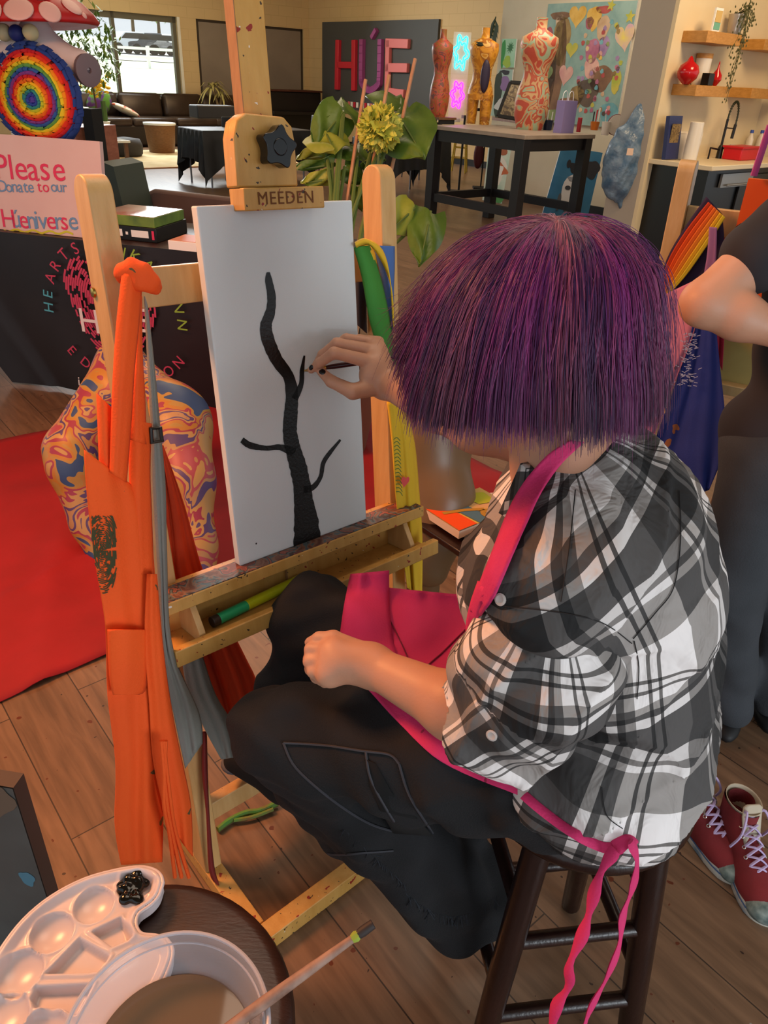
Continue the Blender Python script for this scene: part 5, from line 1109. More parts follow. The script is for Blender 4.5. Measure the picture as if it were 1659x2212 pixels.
# markers lying in the tray
def marker(p, q, r, parts, lab):
    p, q = np.array(p), np.array(q); s = thing('paint_marker', lab, 'marker', (p + q) / 2)
    for nm, a, c, m in parts: b = one(m); b.tube([p + (q - p) * a, p + (q - p) * c], r, 14); b.obj(nm, s, bev=.001)
marker(el(-.065, -.079, .012), el(.15, -.079, -.010), .0105, [('cap', 0, .07, mat('dark_marker_cap', '3c3028', .4)), ('barrel', .07, .36, mat('marker_green', '2fb070', .3)), ('body', .36, 1, mat('marker_lime', 'c8cc20', .3))], 'lime and green paint marker lying in the lower easel tray')
# cloth helpers ------------------------------------------------------
def drape(b, L, R, n0, n1, m=26, amp=.006, folds=3, ph=0.0, th=.0018, plane=None):
    """cloth between a left and a right edge given down its length; gathered folds across it"""
    L2 = smooth_path([ep(x, y, 0) for x, y in L], None, 4); R2 = smooth_path([ep(x, y, 0) for x, y in R], None, 4); k = min(len(L2), len(R2)); rows = []
    f = lambda Q, t: Q[min(int(t), len(Q) - 1)] * (1 - (t - int(t))) + Q[min(int(t) + 1, len(Q) - 1)] * (t - int(t))
    K = 40
    for i in range(K + 1):
        v = i / K; l, r = f(L2, v * (len(L2) - 1)), f(R2, v * (len(R2) - 1)); row = []
        for j in range(m + 1):
            u = j / m; nn = n0 + (n1 - n0) * v + amp * (.35 + .65 * v) * (math.sin(2 * math.pi * folds * u + ph + 1.6 * v) + .4 * math.sin(2 * math.pi * folds * 2.3 * u + 3 * v + ph)) + .012 * math.sin(math.pi * u)
            p = l * (1 - u) + r * u; d = nrm(CP - p); row.append(p + d * (nn / max(d.dot(EN), .3)))
        rows.append(row)
    return b.grid(rows, th)
M_or = mat('orange_cotton', 'ea560f', .8, c2='e24e0e', ns=4, bump=.15, bs=300, dots=[('7a5a20', 30, .745), ('5a4a28', 48, .75)])
a = thing('orange_apron', 'bright orange cotton apron with a printed fingerprint, tied to the easel crossbar', 'apron', ep(280, 600, .03))
b = one(M_or); drape(b, [(264, 590), (252, 700), (244, 820), (240, 930), (237, 1020)], [(308, 596), (300, 700), (290, 800), (284, 900), (273, 1042)], .035, .062, 10, .002, 1); b.obj('neck_strap', a, ang=180)
b = one(M_or); drape(b, [(296, 640), (292, 760), (284, 840), (281, 950)], [(306, 640), (307, 760), (313, 860), (316, 960)], .022, .05, 8, .002, 1); b.obj('neck_strap', a, ang=180)
b = one(M_or)
kn = ep(292, 596, .03)
S = SDF(kn - A(.09, .09, .07), kn + A(.09, .09, .07), .003)
kp3 = lambda x, y, n: ep(x, y, n)
S.chain([kp3(262, 590, .02), kp3(285, 583, .035), kp3(305, 588, .045), kp3(318, 603, .048)], [.012, .014, .013, .012], .01); S.chain([kp3(300, 610, .045), kp3(308, 596, .05), kp3(326, 612, .048), kp3(338, 622, .045)], [.014, .010, .012, .009], .006); S.chain([kp3(268, 596, .0), kp3(275, 590, -.04), kp3(280, 600, -.07)], [.012, .01, .008], .008)
S.warp(lambda X, Y, Z: .0012 * np.sin(260 * X + 140 * Z)); S.obj('knot', M_or, a, 1)
b = one(M_or); drape(b, [(209, 850), (211, 900), (213, 960), (216, 1040)], [(244, 884), (246, 940), (250, 1000), (262, 1050)], .030, .05, 8, .001, 1); b.obj('side_flap', a, ang=180)
b = one(M_or); drape(b, [(281, 905), (279, 1000), (282, 1100), (290, 1240)], [(327, 915), (324, 1020), (327, 1100), (332, 1240)], .042, .060, 10, .002, 1); b.obj('bib_panel', a, ang=180)
b = one(M_or); drape(b, [(182, 972), (187, 1060), (203, 1200), (227, 1350), (232, 1500), (250, 1650), (248, 1780), (262, 1868)], [(290, 1052), (322, 1120), (338, 1290), (350, 1420), (352, 1560), (350, 1640), (352, 1760), (350, 1862)], .050, .085, 34, .006, 1.2, .6); b.obj('skirt', a, ang=180)
b = one(M_or); drape(b, [(318, 1240), (312, 1380), (322, 1520), (330, 1640), (352, 1740), (372, 1790)], [(338, 1240), (352, 1400), (372, 1540), (392, 1640), (412, 1740), (416, 1850)], .080, .10, 20, .005, .9, 2); b.obj('side_skirt', a, ang=180)
b = one(M_or); drape(b, [(232, 1360), (236, 1460), (244, 1500)], [(318, 1360), (316, 1480), (300, 1500)], .085, .086, 10, .002, 1); b.obj('pocket', a, ang=180)
for k, (x0, x1) in enumerate(((372, 392), (380, 408), (366, 378))):
    b = one(M_or); b.tube(smooth_path([ep(348 + 5 * k, 1600, .125), ep(x0 - 12, 1730, .13), ep(x0, 1800, .12), ep(x1, 1895, .11)], None, 6), .0035, 6); b.obj('tie', a)
b = one(mat('dark_print', '3a3a1c', .8)); sk_ = [o for o in a.children if o.name.startswith(('skirt', 'pocket'))]
def printed(b, objs, cx, cy, rx, ry, x0, x1, y0, y1, n=22, w=.0017, skip=.14, off=.0018, seed=7):
    rg = random.Random(seed)
    for i in range(n):
        k = (i + 1) / n; pts = []
        for j in range(64):
            an = 2 * math.pi * j / 64; x = cx + rx * k * math.cos(an) + 1.5 * math.sin(an * 5 + i); y = cy + ry * k * math.sin(an) + rx * .1 * math.sin(3 * an)
            c_, n_ = (None, None) if not (x0(y) < x < x1(y) and y0 < y < y1) or rg.random() < skip else cast(objs, x, y)
            if c_ is not None: pts.append(c_ + nrm(CP - c_) * off)
            if c_ is None or j == 63:
                if len(pts) > 1: stroke(b, pts, [w] * len(pts), nrm(CP - pts[0]), 0)
                pts = []
printed(b, sk_, 222, 1190, 34, 95, lambda y: 198 + max(0, y - 1200) * .2, lambda y: 252, 1112, 1290)
b.obj('fingerprint_print', a, smooth=False) if b.v else None
M_gy = mat('grey_cotton', '7f7f78', .85, c2='74756f', ns=4, bump=.15, bs=300)
a = thing('grey_apron', 'grey cotton apron hanging between the orange aprons on the easel', 'apron', ep(335, 900, .02))
b = one(M_gy); drape(b, [(312, 640), (318, 760), (325, 900), (330, 1060), (342, 1250), (350, 1400), (368, 1510), (400, 1660)], [(318, 660), (332, 780), (345, 920), (357, 1050), (360, 1200), (372, 1400), (430, 1540), (437, 1605)], .008, .072, 14, .004, 1.3); b.obj('skirt', a, ang=180)
b = one(M_gy); drape(b, [(392, 1400), (402, 1480), (440, 1570), (478, 1640)], [(432, 1400), (465, 1500), (505, 1570), (508, 1636)], .02, .045, 14, .006, 1.2, 1); b.obj('side_skirt', a, ang=180)
b = one(M_black); b.tube([ep(x, y, .05) for x, y in ((326, 926), (346, 924), (350, 952), (328, 956))], .0035, 6, closed=True); b.obj('buckle', a)
M_or2 = mat('orange_red_cotton', 'c23a0c', .8, c2='a8300a', ns=4, bump=.1, bs=300)
a = thing('spare_apron', 'second orange apron hanging behind the easel tray', 'apron', ep(420, 1200, -.10))
b = one(M_or2); drape(b, [(345, 960), (352, 1100), (365, 1280), (420, 1400), (470, 1560), (492, 1625)], [(352, 962), (398, 1090), (445, 1250), (520, 1400), (560, 1500), (532, 1612)], -.12, -.12, 22, .010, 2.2); b.obj('skirt', a, ang=180)
b = one(mat('dark_red_ribbon', '6a1410', .7)); drape(b, [(438, 1580), (436, 1660), (446, 1760), (452, 1880), (470, 1912)], [(446, 1580), (448, 1660), (452, 1760), (462, 1870), (474, 1912)], -.02, .0, 4, .002, 1); tag(b.obj('red_ribbon', ang=180), 'dark red ribbon trailing down the left easel post', 'ribbon')
b = one(mat('green_ribbon', '4c8a34', .7, c2='7a5a30', ns=30)); b.tube(smooth_path([atz(x, y, .012) for x, y in ((470, 1792), (500, 1770), (535, 1755), (560, 1752), (600, 1735))], None, 5), .006, 6, flat=1.5); b.tube(smooth_path([atz(x, y, .012) for x, y in ((505, 1772), (545, 1765), (590, 1748))], None, 5), .005, 6); tag(b.obj('green_ribbon'), 'green fabric ribbon lying on the floor under the easel', 'ribbon')
# yellow, green and blue aprons on the right post
M_ye = mat('yellow_cotton', 'd8b028', .8, c2='cfa61e', ns=4, bump=.12, bs=300, dots=[('6a8a2c', 40, .77)])
a = thing('yellow_apron', 'yellow cotton apron with a dark fingerprint on the right easel post', 'apron', ep(850, 900, .0))
b = one(M_ye); drape(b, [(836, 868), (846, 950), (852, 1040), (858, 1100), (880, 1270)], [(876, 875), (896, 960), (905, 1060), (912, 1160), (912, 1290)], -.005, .0, 18, .006, 1.6); b.obj('skirt', a, ang=180)
b = one(M_ye); drape(b, [(766, 524), (790, 516), (826, 540), (842, 600), (848, 690)], [(770, 536), (800, 530), (832, 580), (848, 640), (852, 720)], .0, .0, 6, .001, 1); b.obj('neck_strap', a, ang=180)
b = one(M_ye); drape(b, [(770, 528), (800, 560), (806, 640), (826, 740), (846, 868)], [(778, 522), (810, 548), (818, 640), (838, 740), (866, 876)], -.012, -.012, 6, .001, 1); b.obj('neck_strap', a, ang=180)
b = one(mat('green_print', '4c6a34', .8))
for i in range(15): y = 950 + i * 8; stroke(b, smooth_path([ep(850 + i * .4, y, .02), ep(857 + i * .5, y - 5 + i * .4, .02), ep(864 + i * .4, y + 2 + i * .5, .02)], None, 3), [.0018] * 7, EN, 0)
b.use(mat('print_heart_red', 'd8504c', .8)); blob(b, ep(875, 1040, .021), .012, .014, EU, EV, 0, 24, 0, -.3, 'heart'); b.obj('fingerprint_print', a, smooth=False)
M_gn = mat('green_cotton', '3f8a34', .8, c2='357c2c', ns=4, bump=.12, bs=300); M_bu = mat('blue_cotton', '4468a4', .8, bump=.12, bs=300)
b = one(M_gn); drape(b, [(764, 534), (782, 600), (800, 700), (826, 780)], [(798, 530), (822, 600), (844, 700), (856, 790)], -.005, .005, 10, .002, .6); b.use(M_gn)
tag(b.obj('green_apron_strap', ang=180), 'green apron strap hanging over the right end of the easel', 'apron')
b = one(M_bu); drape(b, [(806, 530), (824, 600), (838, 680), (848, 720)], [(852, 532), (852, 580), (850, 640), (854, 720)], -.02, -.015, 8, .002, .6); tag(b.obj('blue_apron_strap', ang=180), 'blue apron strap behind the yellow one on the right easel post', 'apron')
b = one(mat('navy_cotton', '1c2030', .85)); drape(b, [(768, 600), (770, 700)], [(790, 600), (792, 720)], -.09, -.09, 6, .002, .5); tag(b.obj('navy_apron', ang=180), 'navy apron edge hanging behind the canvas', 'apron')

# ------------------------------------------------------------------ stools
M_esp = wood('espresso_wood', '24120e', '1a0c0a', (2, 2, .5), .28, None, 18)
def bar(name, lab, c, rot, feet_r=.20, h=.62, grp=None, topm=None):
    c = np.array(c); s = thing(name, lab, 'stool', c * A(1, 1, 0), grp); b = one(topm or M_esp)
    b.lathe(c * A(1, 1, 0) + UZ * (h - .034), [(.145, 0), (.163, .006), (.168, .017), (.163, .03), (.15, .034), (.08, .030), (.01, .029)], 56); b.obj('seat', s, smooth=True)
    ft = []; tp2 = []
    for k in range(4):
        a = rot + k * math.pi / 2; d = A(math.cos(a), math.sin(a), 0); ft.append(c * A(1, 1, 0) + d * feet_r); tp2.append(c * A(1, 1, 0) + d * .125 + UZ * (h - .03))
        b = one(M_esp); P = [ft[-1] + (tp2[-1] - ft[-1]) * t for t in (0, .02, .5, .98, 1)]; b.tube(P, [.014, .019, .021, .021, .019], 12); b.obj('leg', s)
    for k in range(4):
        for z in ((.18, .36) if k % 2 == 0 else (.25, .43)):
            f = lambda i: ft[i % 4] + (tp2[i % 4] - ft[i % 4]) * z / (h - .03); b = one(M_esp); b.tube([f(k), f(k + 1)], .0125, 10); b.obj('rung', s)
    return s
SC = A(.318, .778, 0)
bar('wooden_stool', 'dark brown wooden bar stool the painting person sits on', SC, math.atan2(.165, .12))
SL_ = A(-.236, .395, 0)
bar('wooden_stool', 'dark brown wooden bar stool holding the paint palette and water tub', SL_, .5, topm=wood('walnut_top', '3a2218', '2a1710', (1, 4, 1), .35, None, 10))

# ------------------------------------------------------------------ palette
zp = .627
out = [(351, 1905), (346, 1888), (330, 1876), (300, 1871), (250, 1878), (180, 1898), (110, 1935), (50, 1985), (0, 2050), (-45, 2130), (-75, 2230), (-60, 2330), (0, 2400), (90, 2420), (190, 2380), (260, 2290), (300, 2200), (350, 2120), (372, 2060), (362, 2030), (340, 2020), (308, 2016), (296, 2005), (293, 1988), (300, 1970), (325, 1952), (342, 1932)]
OP = smooth_path([atz(x, y, zp + .016) for x, y in out + [out[0]]], None, 4)[:-1]; O2 = np.array(OP)[:, :2]
def inpoly(X, Y, P):
    r = np.zeros(X.shape, bool); n = len(P); j = n - 1
    for i in range(n):
        xi, yi, xj, yj = *P[i], *P[j]; c = ((yi > Y) != (yj > Y)) & (X < (xj - xi) * (Y - yi) / (yj - yi + 1e-12) + xi); r ^= c; j = i
    return r
def dpoly(X, Y, P):
    d = np.full(X.shape, 9.); n = len(P)
    for i in range(n):
        a, b2 = P[i], P[(i + 1) % n]; e = b2 - a; t = np.clip(((X - a[0]) * e[0] + (Y - a[1]) * e[1]) / max(e.dot(e), 1e-12), 0, 1); d = np.minimum(d, np.hypot(X - a[0] - e[0] * t, Y - a[1] - e[1] * t))
    return d
h = .0016; xs = np.arange(O2[:, 0].min() - h, O2[:, 0].max() + 2 * h, h); ys = np.arange(O2[:, 1].min() - h, O2[:, 1].max() + 2 * h, h); X, Y = np.meshgrid(xs, ys, indexing='ij')
din = dpoly(X, Y, O2); ins = inpoly(X, Y, O2)
Z = np.full(X.shape, zp + .013); rim = np.exp(-((din - .004) / .0035) ** 2) * .005; Z += rim - .003 * np.clip((din - .009) / .004, 0, 1)
def well(cx, cy, r, dep):
    c = atz(cx, cy, zp + .012); d = np.hypot(X - c[0], Y - c[1]) / r; global Z; Z = Z - dep * np.sqrt(np.clip(1 - d ** 2, 0, 1)) + .0014 * np.exp(-((d - 1.05) / .07) ** 2)
for cx, cy, r in ((202, 1953, .0225), (112, 2012, .0235), (42, 2098, .0245), (8, 2192, .0245), (92, 2228, .0235), (-20, 2290, .0235)): well(cx, cy, r, .011)
def trap(P, dep):
    global Z
    Q = np.array([atz(x, y, zp + .012)[:2] for x, y in P]); i = inpoly(X, Y, Q); d = dpoly(X, Y, Q); s = np.where(i, np.clip(d / .005, 0, 1), 0); Z = Z - dep * (s * s * (3 - 2 * s)) + .0022 * np.exp(-((d - .001) / .0024) ** 2)
trap([(192, 2012), (262, 1978), (288, 2012), (292, 2025), (240, 2048)], .010); trap([(92, 2105), (172, 2022), (240, 2062), (215, 2100), (180, 2104)], .010); trap([(62, 2160), (75, 2128), (205, 2122), (190, 2150), (165, 2195), (130, 2180), (70, 2178)], .010)
trap([(262, 1893), (300, 1884), (334, 1900), (326, 1925), (300, 1944), (262, 1950), (250, 1925)], .008)
idx = -np.ones(X.shape, int); idx[ins] = np.arange(ins.sum()); V = np.stack([X[ins], Y[ins], Z[ins]], 1)
q = np.stack([idx[:-1, :-1], idx[1:, :-1], idx[1:, 1:], idx[:-1, 1:]], -1).reshape(-1, 4); q = q[(q >= 0).all(1)]
b = one(mat('palette_plastic', 'd2c8ca', .25, c2='ccbcbd', ns=9)); b.v = [tuple(v) for v in V]; b.f = [tuple(f) for f in q.tolist()]; b.m = [0] * len(b.f)
b.tube([p * A(1, 1, 0) + UZ * (zp + .0135) for p in OP], .0026, 8, closed=True)
b.grid([[p * A(1, 1, 0) + UZ * (zp + .0135) for p in OP + OP[:1]], [p * A(1, 1, 0) + UZ * (zp - .004) for p in OP + OP[:1]]])
pal = b.obj('paint_palette', smooth=True); tag(pal, 'white plastic kidney palette with a dab of black paint on the left stool', 'palette')
pc_ = atz(287, 1918, zp + .008); S = SDF(pc_ - A(.035, .035, .012), pc_ + A(.035, .035, .03), .0012); rg = np.random.default_rng(3)
for i in range(34): d = np.clip(rg.normal(size=2), -1.6, 1.6) * A(.0078, .0105)[:2]; S.ell(pc_ + A(d[0], d[1], rg.uniform(-.002, .006)), (rg.uniform(.004, .008),) * 2 + (rg.uniform(.003, .0065),), k=.002)
S.cap(atz(272, 1885, zp + .008), pc_, .004, .007, .003)
o = S.obj('paint_dab', mat('wet_black_paint', '0a0907', .12), pal, 0)
# water tub
zr = .725; bc_ = A(-.178, .343, 0); br_ = .0945
s = thing('water_tub', 'round clear plastic tub of murky paint water on the left stool', 'tub', bc_ + UZ * .645)
def clearmat(name, c, alpha): return mat(name, c, .08, alpha=alpha, spec=.8)
b = one(clearmat('clear_plastic', 'd8d4dc', .2)); b.lathe(bc_, [(.070, .643), (.074, .646), (.086, .70), (.0895, .712), (.0945, .7135), (.0962, .718), (.0955, .7255), (.0925, .7265), (.0905, .722), (.086, .716), (.083, .70), (.070, .650)], 72, cap=False); b.obj('tub', s, smooth=True)
b = one(mat('rim_plastic', 'c4c0c8', .15, alpha=.75)); b.tube([bc_ + UZ * .7255 + A(math.cos(a), math.sin(a), 0) * .0942 for a in np.linspace(0, 2 * math.pi, 73)[:-1]], .0022, 8, closed=True); b.tube([bc_ + UZ * .7155 + A(math.cos(a), math.sin(a), 0) * .0893 for a in np.linspace(0, 2 * math.pi, 73)[:-1]], .0012, 6, closed=True); b.obj('rim', s)
b = one(mat('murky_water', '6e5f4e', .04, c2='665746', ns=4)); b.lathe(bc_, [(.0695, .649), (.0765, .680), (.0001, .680)], 64, cap=False); b.obj('water', s)
# long brush across the tub
R_ = atz(572, 2165, .731); T_ = atz(806, 1996, .775); L_ = R_ + (R_ - T_) * .42
bd = nrm(T_ - L_); s = thing('long_brush', 'long worn paint brush resting across the rim of the water tub', 'paint brush', R_); nB = np.linalg.norm(T_ - L_)
at_ = lambda t: L_ + (T_ - L_) * t
b = one(mat('worn_handle', 'a08070', .6, c2='6a4a3c', ns=40)); b.tube([at_(t) for t in (0, .3, .6, .88)], [.0055, .0062, .0052, .0038], 9); b.obj('handle', s)
b = one(mat('dried_lime', '8a9a30', .7)); b.tube([at_(t) for t in (.86, .885, .91)], [.0042, .0056, .004], 8); b.obj('paint_ring', s)
b = one(mat('dark_tip', '2a201e', .6)); b.tube([at_(t) for t in (.90, .93, 1)], [.0045, .0052, .0048], 9); b.obj('tip', s)
# grey canvas at the lower left
c0 = atz(28, 1703, .5); dd_ = nrm(A(-.93, .12, 0)); nn_ = A(.12, -.93, 0) * 1; nn_ = nrm(A(-dd_[1], dd_[0], 0)); nn_ = nn_ if nn_.dot(CP - c0) > 0 else -nn_
c1 = c0 * A(1, 1, 0); q = [c0 + dd_ * .4, c0, c1 + UZ * .0, c1 + dd_ * .4]
art('grey_canvas', q, nn_, .03, mat('grey_wash', '5a5c5a', .6, c2='4a4a48', ns=6, contrast=(.3, .7)), sm([('4f7f94', .985 - .05, .48, .035, .04, None), ('6b5a4c', .9, .08, .12, .06, None)]), 'grey and blue painted canvas standing at the lower left', side=mat('canvas_edge_dark', '4a3c34', .7))
# small painted canvases on a low table at the right of the easel
z = .55; q = [atz(1042, 1060, z), atz(1120, 1122, z), atz(992, 1148, z), atz(915, 1098, z)]
q0, q1, q2, q3 = q; e = nrm(q2 - q3); f = nrm(np.cross(UZ, e)); w1 = np.linalg.norm(q2 - q3) ; w2 = .20
q3 = atz(915, 1098, z); q2 = q3 + e * w1; q1 = q2 + f * w2; q0 = q3 + f * w2
def lol(b, F, eu, ev, n):
    L = w2; g = lambda c, u, v, a, d, r=0, o=.002: (b.use(mat('art_' + c, c, .5)), blob(b, F(u, v), a * L, d * L, eu, ev, o, 22, .1, r))
    # u runs along the far edge, v towards the near edge
    b.use(mat('art_e8480c', 'e8480c', .5)); b.add([F(0, .72) + n * .002, F(1, .66) + n * .002, F(1, 1) + n * .002, F(0, 1) + n * .002], [(0, 1, 2, 3)])
art('painted_canvas', [q0, q1, q2, q3], UZ, .022, mat('art_peach', 'c89a72', .6, c2='c8b040', ns=9), lambda b, F, eu, ev, n: None, 'small bright canvas with a lollipop painted on blue, orange and yellow', side=mat('canvas_cream', 'd8c0ac', .7))
b = B(); po = atz(915, 1098, z + .003); F = lambda a, c: q3 + e * w1 * a + f * w2 * c + UZ * .003
for c, P in (('e04a0c', [(0, 0), (1, 0), (1, .30), (0, .24)]), ('4a6a7c', [(0, .26), (1, .34), (1, .56), (0, .46)]), ('b0b028', [(0, .62), (.5, .66), (.6, .9), (.2, .94)])): b.use(mat('art_' + c, c, .5)); b.add([F(*p) + UZ * .0 for p in P], [tuple(range(len(P)))])
b.use(mat('art_a87c28', 'a87c28', .5)); stroke(b, [F(.38, .1), F(.52, .4), F(.70, .62)], [.012] * 3, UZ, .001); blob(b, F(.86, .60), .022, .022, e, f, .001, 20)
b.use(M_blackm); blob(b, F(.83, .57), .002, .002, e, f, .0016, 8); blob(b, F(.90, .60), .002, .002, e, f, .0016, 8)
b.obj('painted_picture', [o for o in bpy.data.objects if o.name.startswith('painted_canvas')][0], smooth=False)
p2 = atz(990, 1155, z); q = [p2 + f * .17 + e * .02, p2 + f * .17 + e * .17, p2 + e * .17, p2 + e * .02]
art('painted_canvas', [p + UZ * 0 for p in q], UZ, .03, mat('olive_paint', '6a5c38', .6, c2='5c5030', ns=9), lambda b, F, eu, ev, n: None, 'small olive painted canvas with white sides beside the lollipop one')
s = thing('low_table', 'small dark side table under the little painted canvases', 'table', A(*((q3 + e * .17 + f * .1)[:2]), 0))
b = one(M_esp); ct = q3 + e * .16 + f * .11; ct[2] = z - .040; b.box(ct, (.19, .135, .009), (e, f, UZ)); b.obj('tabletop', s, bev=.003)
for i in (-1, 1):
    for j in (-1, 1): b = one(mat('purple_brown_leg', '4a2c28', .5)); b.box(ct * A(1, 1, 0) + e * .165 * i + f * .11 * j + UZ * (z - .049) / 2, (.018, .018, (z - .049) / 2), (e, f, UZ)); b.obj('leg', s)
b = one(mat('pinkish_board', 'cfb4a8', .7)); w_ = atz(1085, 1100, .3); b.box(A(.345, 2.05, .19), (.07, .012, .19), (nrm(A(1, .3, 0)), nrm(A(-.3, 1, 0)), UZ)); tag(b.obj('white_board'), 'narrow pinkish white board standing behind the little canvases', 'board')

# ------------------------------------------------------------------ red high-top sneakers
M_sr = mat('red_canvas', '7a2024', .85, c2='681a1e', ns=12, bump=.2, bs=500); M_sole = mat('scuffed_rubber', 'c4c0b4', .6, c2='5a7a94', ns=22, contrast=(.45, .62)); M_lace = mat('lilac_lace', 'b4a2c8', .8); M_cream2 = mat('cream_lining', 'b8ab96', .9)
def sneaker(toe, heel, lab, lift=0.0):
    toe, heel = np.array(toe, float) * A(1, 1, 0), np.array(heel, float) * A(1, 1, 0); X = nrm(toe - heel); Yv = np.cross(UZ, X); L = .262; k = L / .262
    s = thing('high_top_sneaker', lab, 'shoe', heel + X * L * .4, 'pair of red sneakers'); f = lambda x, y, z: heel + X * x * L + Yv * y + UZ * z
    fw = lambda x: float(np.interp(x, [0, .03, .08, .2, .4, .6, .75, .86, .93, .975, 1.0], [.006, .020, .028, .033, .033, .041, .047, .045, .036, .022, .004]))
    ol = [(x, fw(x)) for x in (0, .02, .05, .1, .2, .3, .4, .5, .6, .7, .78, .86, .91, .95, .98, 1.0)]; ring = [(x, w) for x, w in ol] + [(x, -w * .95) for x, w in ol[::-1]]
    b = one(M_sole); rows = [[f(x * sc_ + (1 - sc_) * .5, w * sw_, z) for x, w in ring + ring[:1]] for z, sc_, sw_ in ((0, .985, .95), (.004, 1.0, 1.02), (.018, 1.0, 1.04), (.028, .992, 1.0))]
    b.grid(rows); b.add(rows[-1][:-1], [tuple(range(len(ring)))]); b.add(rows[0][:-1], [tuple(range(len(ring)))[::-1]]); b.obj('sole', s, ang=50)
    b = one(mat('blue_stripe', '32507a', .6)); b.tube([f(x, w * 1.045, .022) for x, w in ring], .0016, 5, closed=True); b.obj('sole_stripe', s)
    S = SDF(heel + X * L / 2 - A(.2, .2, .03), heel + X * L / 2 + A(.2, .2, .2), .0035); ax3 = (X, Yv, UZ)
    S.ell(f(.78, 0, .030), (.058, .044, .032), ax3, .02); S.ell(f(.60, 0, .036), (.07, .040, .038), ax3, .02); S.ell(f(.30, 0, .036), (.085, .034, .040), ax3, .02)
    S.cap(f(.60, 0, .045), f(.36, 0, .085), .032, .030, .02); S.cap(f(.24, 0, .05), f(.20, 0, .15), .034, .036, .02); S.cap(f(.36, 0, .08), f(.28, 0, .15), .028, .030, .02)
    S.cap(f(.22, 0, .09), f(.20, 0, .20), .024, .032, .004, sub=True)
    S.obj('upper', M_sr, s, 1, cut=lambda V: (V[:, 2] > .02) & (V[:, 2] < .150))
    b = one(M_cream2); b.grid([[f(.235 + c * .155 * sc_, sn * .034 * sc_, z) for c, sn in [(math.cos(a), math.sin(a)) for a in np.linspace(0, 2 * math.pi, 25)]] for z, sc_ in ((.10, .70), (.135, .92), (.150, 1.02), (.154, 1.05), (.153, 1.08))]); b.obj('lining', s, smooth=True)
    b = one(mat('toe_cap_rubber', '4a5a58', .5, c2='8a948c', ns=50)); S2 = [(x, y) for x, y in ()]
    b.ball(f(.875, 0, .026), (.040, .0445, .031), ax3, 24, 14); b.obj('toe_cap', s, smooth=True)
    b = one(M_cream2); b.grid([[f(x, y * w, z) for y in (-1, -.5, 0, .5, 1)] for x, z, w in ((.50, .09, .018), (.43, .118, .020), (.375, .145, .022), (.35, .166, .021), (.345, .172, .014))], .004); b.obj('tongue', s, smooth=True)
    ey = []
    for i in range(7):
        t = i / 6; x = .70 - .36 * t; z = .066 + .078 * t ** 1.15; w = .021 - .003 * t
        ey.append((f(x, w, z - .004), f(x, -w, z - .004), f(x - .01, 0, z + .010)))
        b = one(mat('eyelet_steel', 'd0ccc4', .25, metal=.8))
        for sgn in (1, -1): c = f(x, w * sgn * 1.12, z - .008); nv = nrm(Yv * sgn + UZ * .9); ee = nrm(np.cross(nv, X)); b.tube([c + (X * math.cos(a) + ee * math.sin(a)) * .0036 for a in np.linspace(0, 2 * math.pi, 11)[:-1]], .0012, 5, closed=True)
        b.obj('eyelets', s)
    b = one(M_lace)
    for i in range(6):
        for a_, c_ in ((ey[i][0], ey[i + 1][1]), (ey[i][1], ey[i + 1][0])): m_ = (a_ + c_) / 2 + UZ * .012 + X * .004; b.tube(smooth_path([a_, m_, c_], None, 4), .0032, 6, flat=.6)
    b.tube(smooth_path([ey[6][0], f(.36, .03, .155), f(.42, .045, .12), f(.36, .05, .07)], None, 5), .003, 6); b.tube(smooth_path([ey[6][1], f(.40, -.02, .165), f(.50, -.035, .13), f(.46, -.04, .075)], None, 5), .003, 6)
    b.obj('laces', s); return s
tA = atz(1612, 1905, .015); dA = nrm(A(.077, -.155, 0)); s1 = sneaker(tA, tA - dA * .262, 'red high top sneaker with lilac laces, half behind the stool seat')
b = one(mat('ankle_patch', 'c0a898', .8)); h0 = (tA - dA * .262); h0[2] = 0; b.lathe(h0 + dA * .262 * .42 + UZ * .095 + np.cross(UZ, dA) * .0305, [(.012, 0), (.011, .0015)], 16, ax=np.cross(UZ, dA)); b.obj('round_patch', s1)
tB = A(.852, .915, 0); dB = nrm(A(.02, -.18, 0)); sneaker(tB, tB - dB * .262, 'red high top sneaker with lilac laces at the right edge, cream lining showing')

# ------------------------------------------------------------------ second easel with aprons and two canvases
pt = atz(1490, 345, 1.36); V2u = EU; fwd = nrm(A(-.45, -.89, 0)); side = nrm(A(.89, -.45, 0)); up2 = nrm(UZ - fwd * -.12)
f2 = lambda a, h_, n=0.: pt + side * a + up2 * h_ + fwd * n
h2 = lambda x, y, n=0.: hit(x, y, pt + fwd * n, fwd)
E2 = thing('easel', 'second beech easel at the right edge, hung with aprons', 'easel', f2(.25, -1.37) * A(1, 1, 0))
M_b2 = wood('pale_beech', 'c8aa7c', 'b8965f', (3, 3, .4), .42, [('4a3a2c', 60, .79)], 16)
for a in (0.0, .53):
    b = one(M_b2); pts = [f2(a - .02, v, n) for v, n in [(-1.375, .028), (-1.375, -.028)] + [(-.028 + .028 * math.sin(t), -.028 * math.cos(t)) for t in np.linspace(0, math.pi, 13)]]; b.prism(pts, side * .04); b.obj('post', E2, bev=.002)
c2_ = (h2(1570, 487) - pt).dot(up2); b = one(M_b2); b.box(f2(.265, c2_, 0), (.245, .032, .011), (side, up2, fwd)); b.obj('crossbar', E2, bev=.002)
l2 = (h2(1600, 862, .03) - pt).dot(up2)
b = one(M_b2); b.box(f2(.30, l2, .03), (.33, .014, .05), (side, up2, fwd)); b.obj('upper_ledge', E2, bev=.002)
b = one(M_b2); b.box(f2(.30, l2 - .11, .05), (.33, .012, .06), (side, up2, fwd)); b.obj('lower_tray', E2, bev=.002)
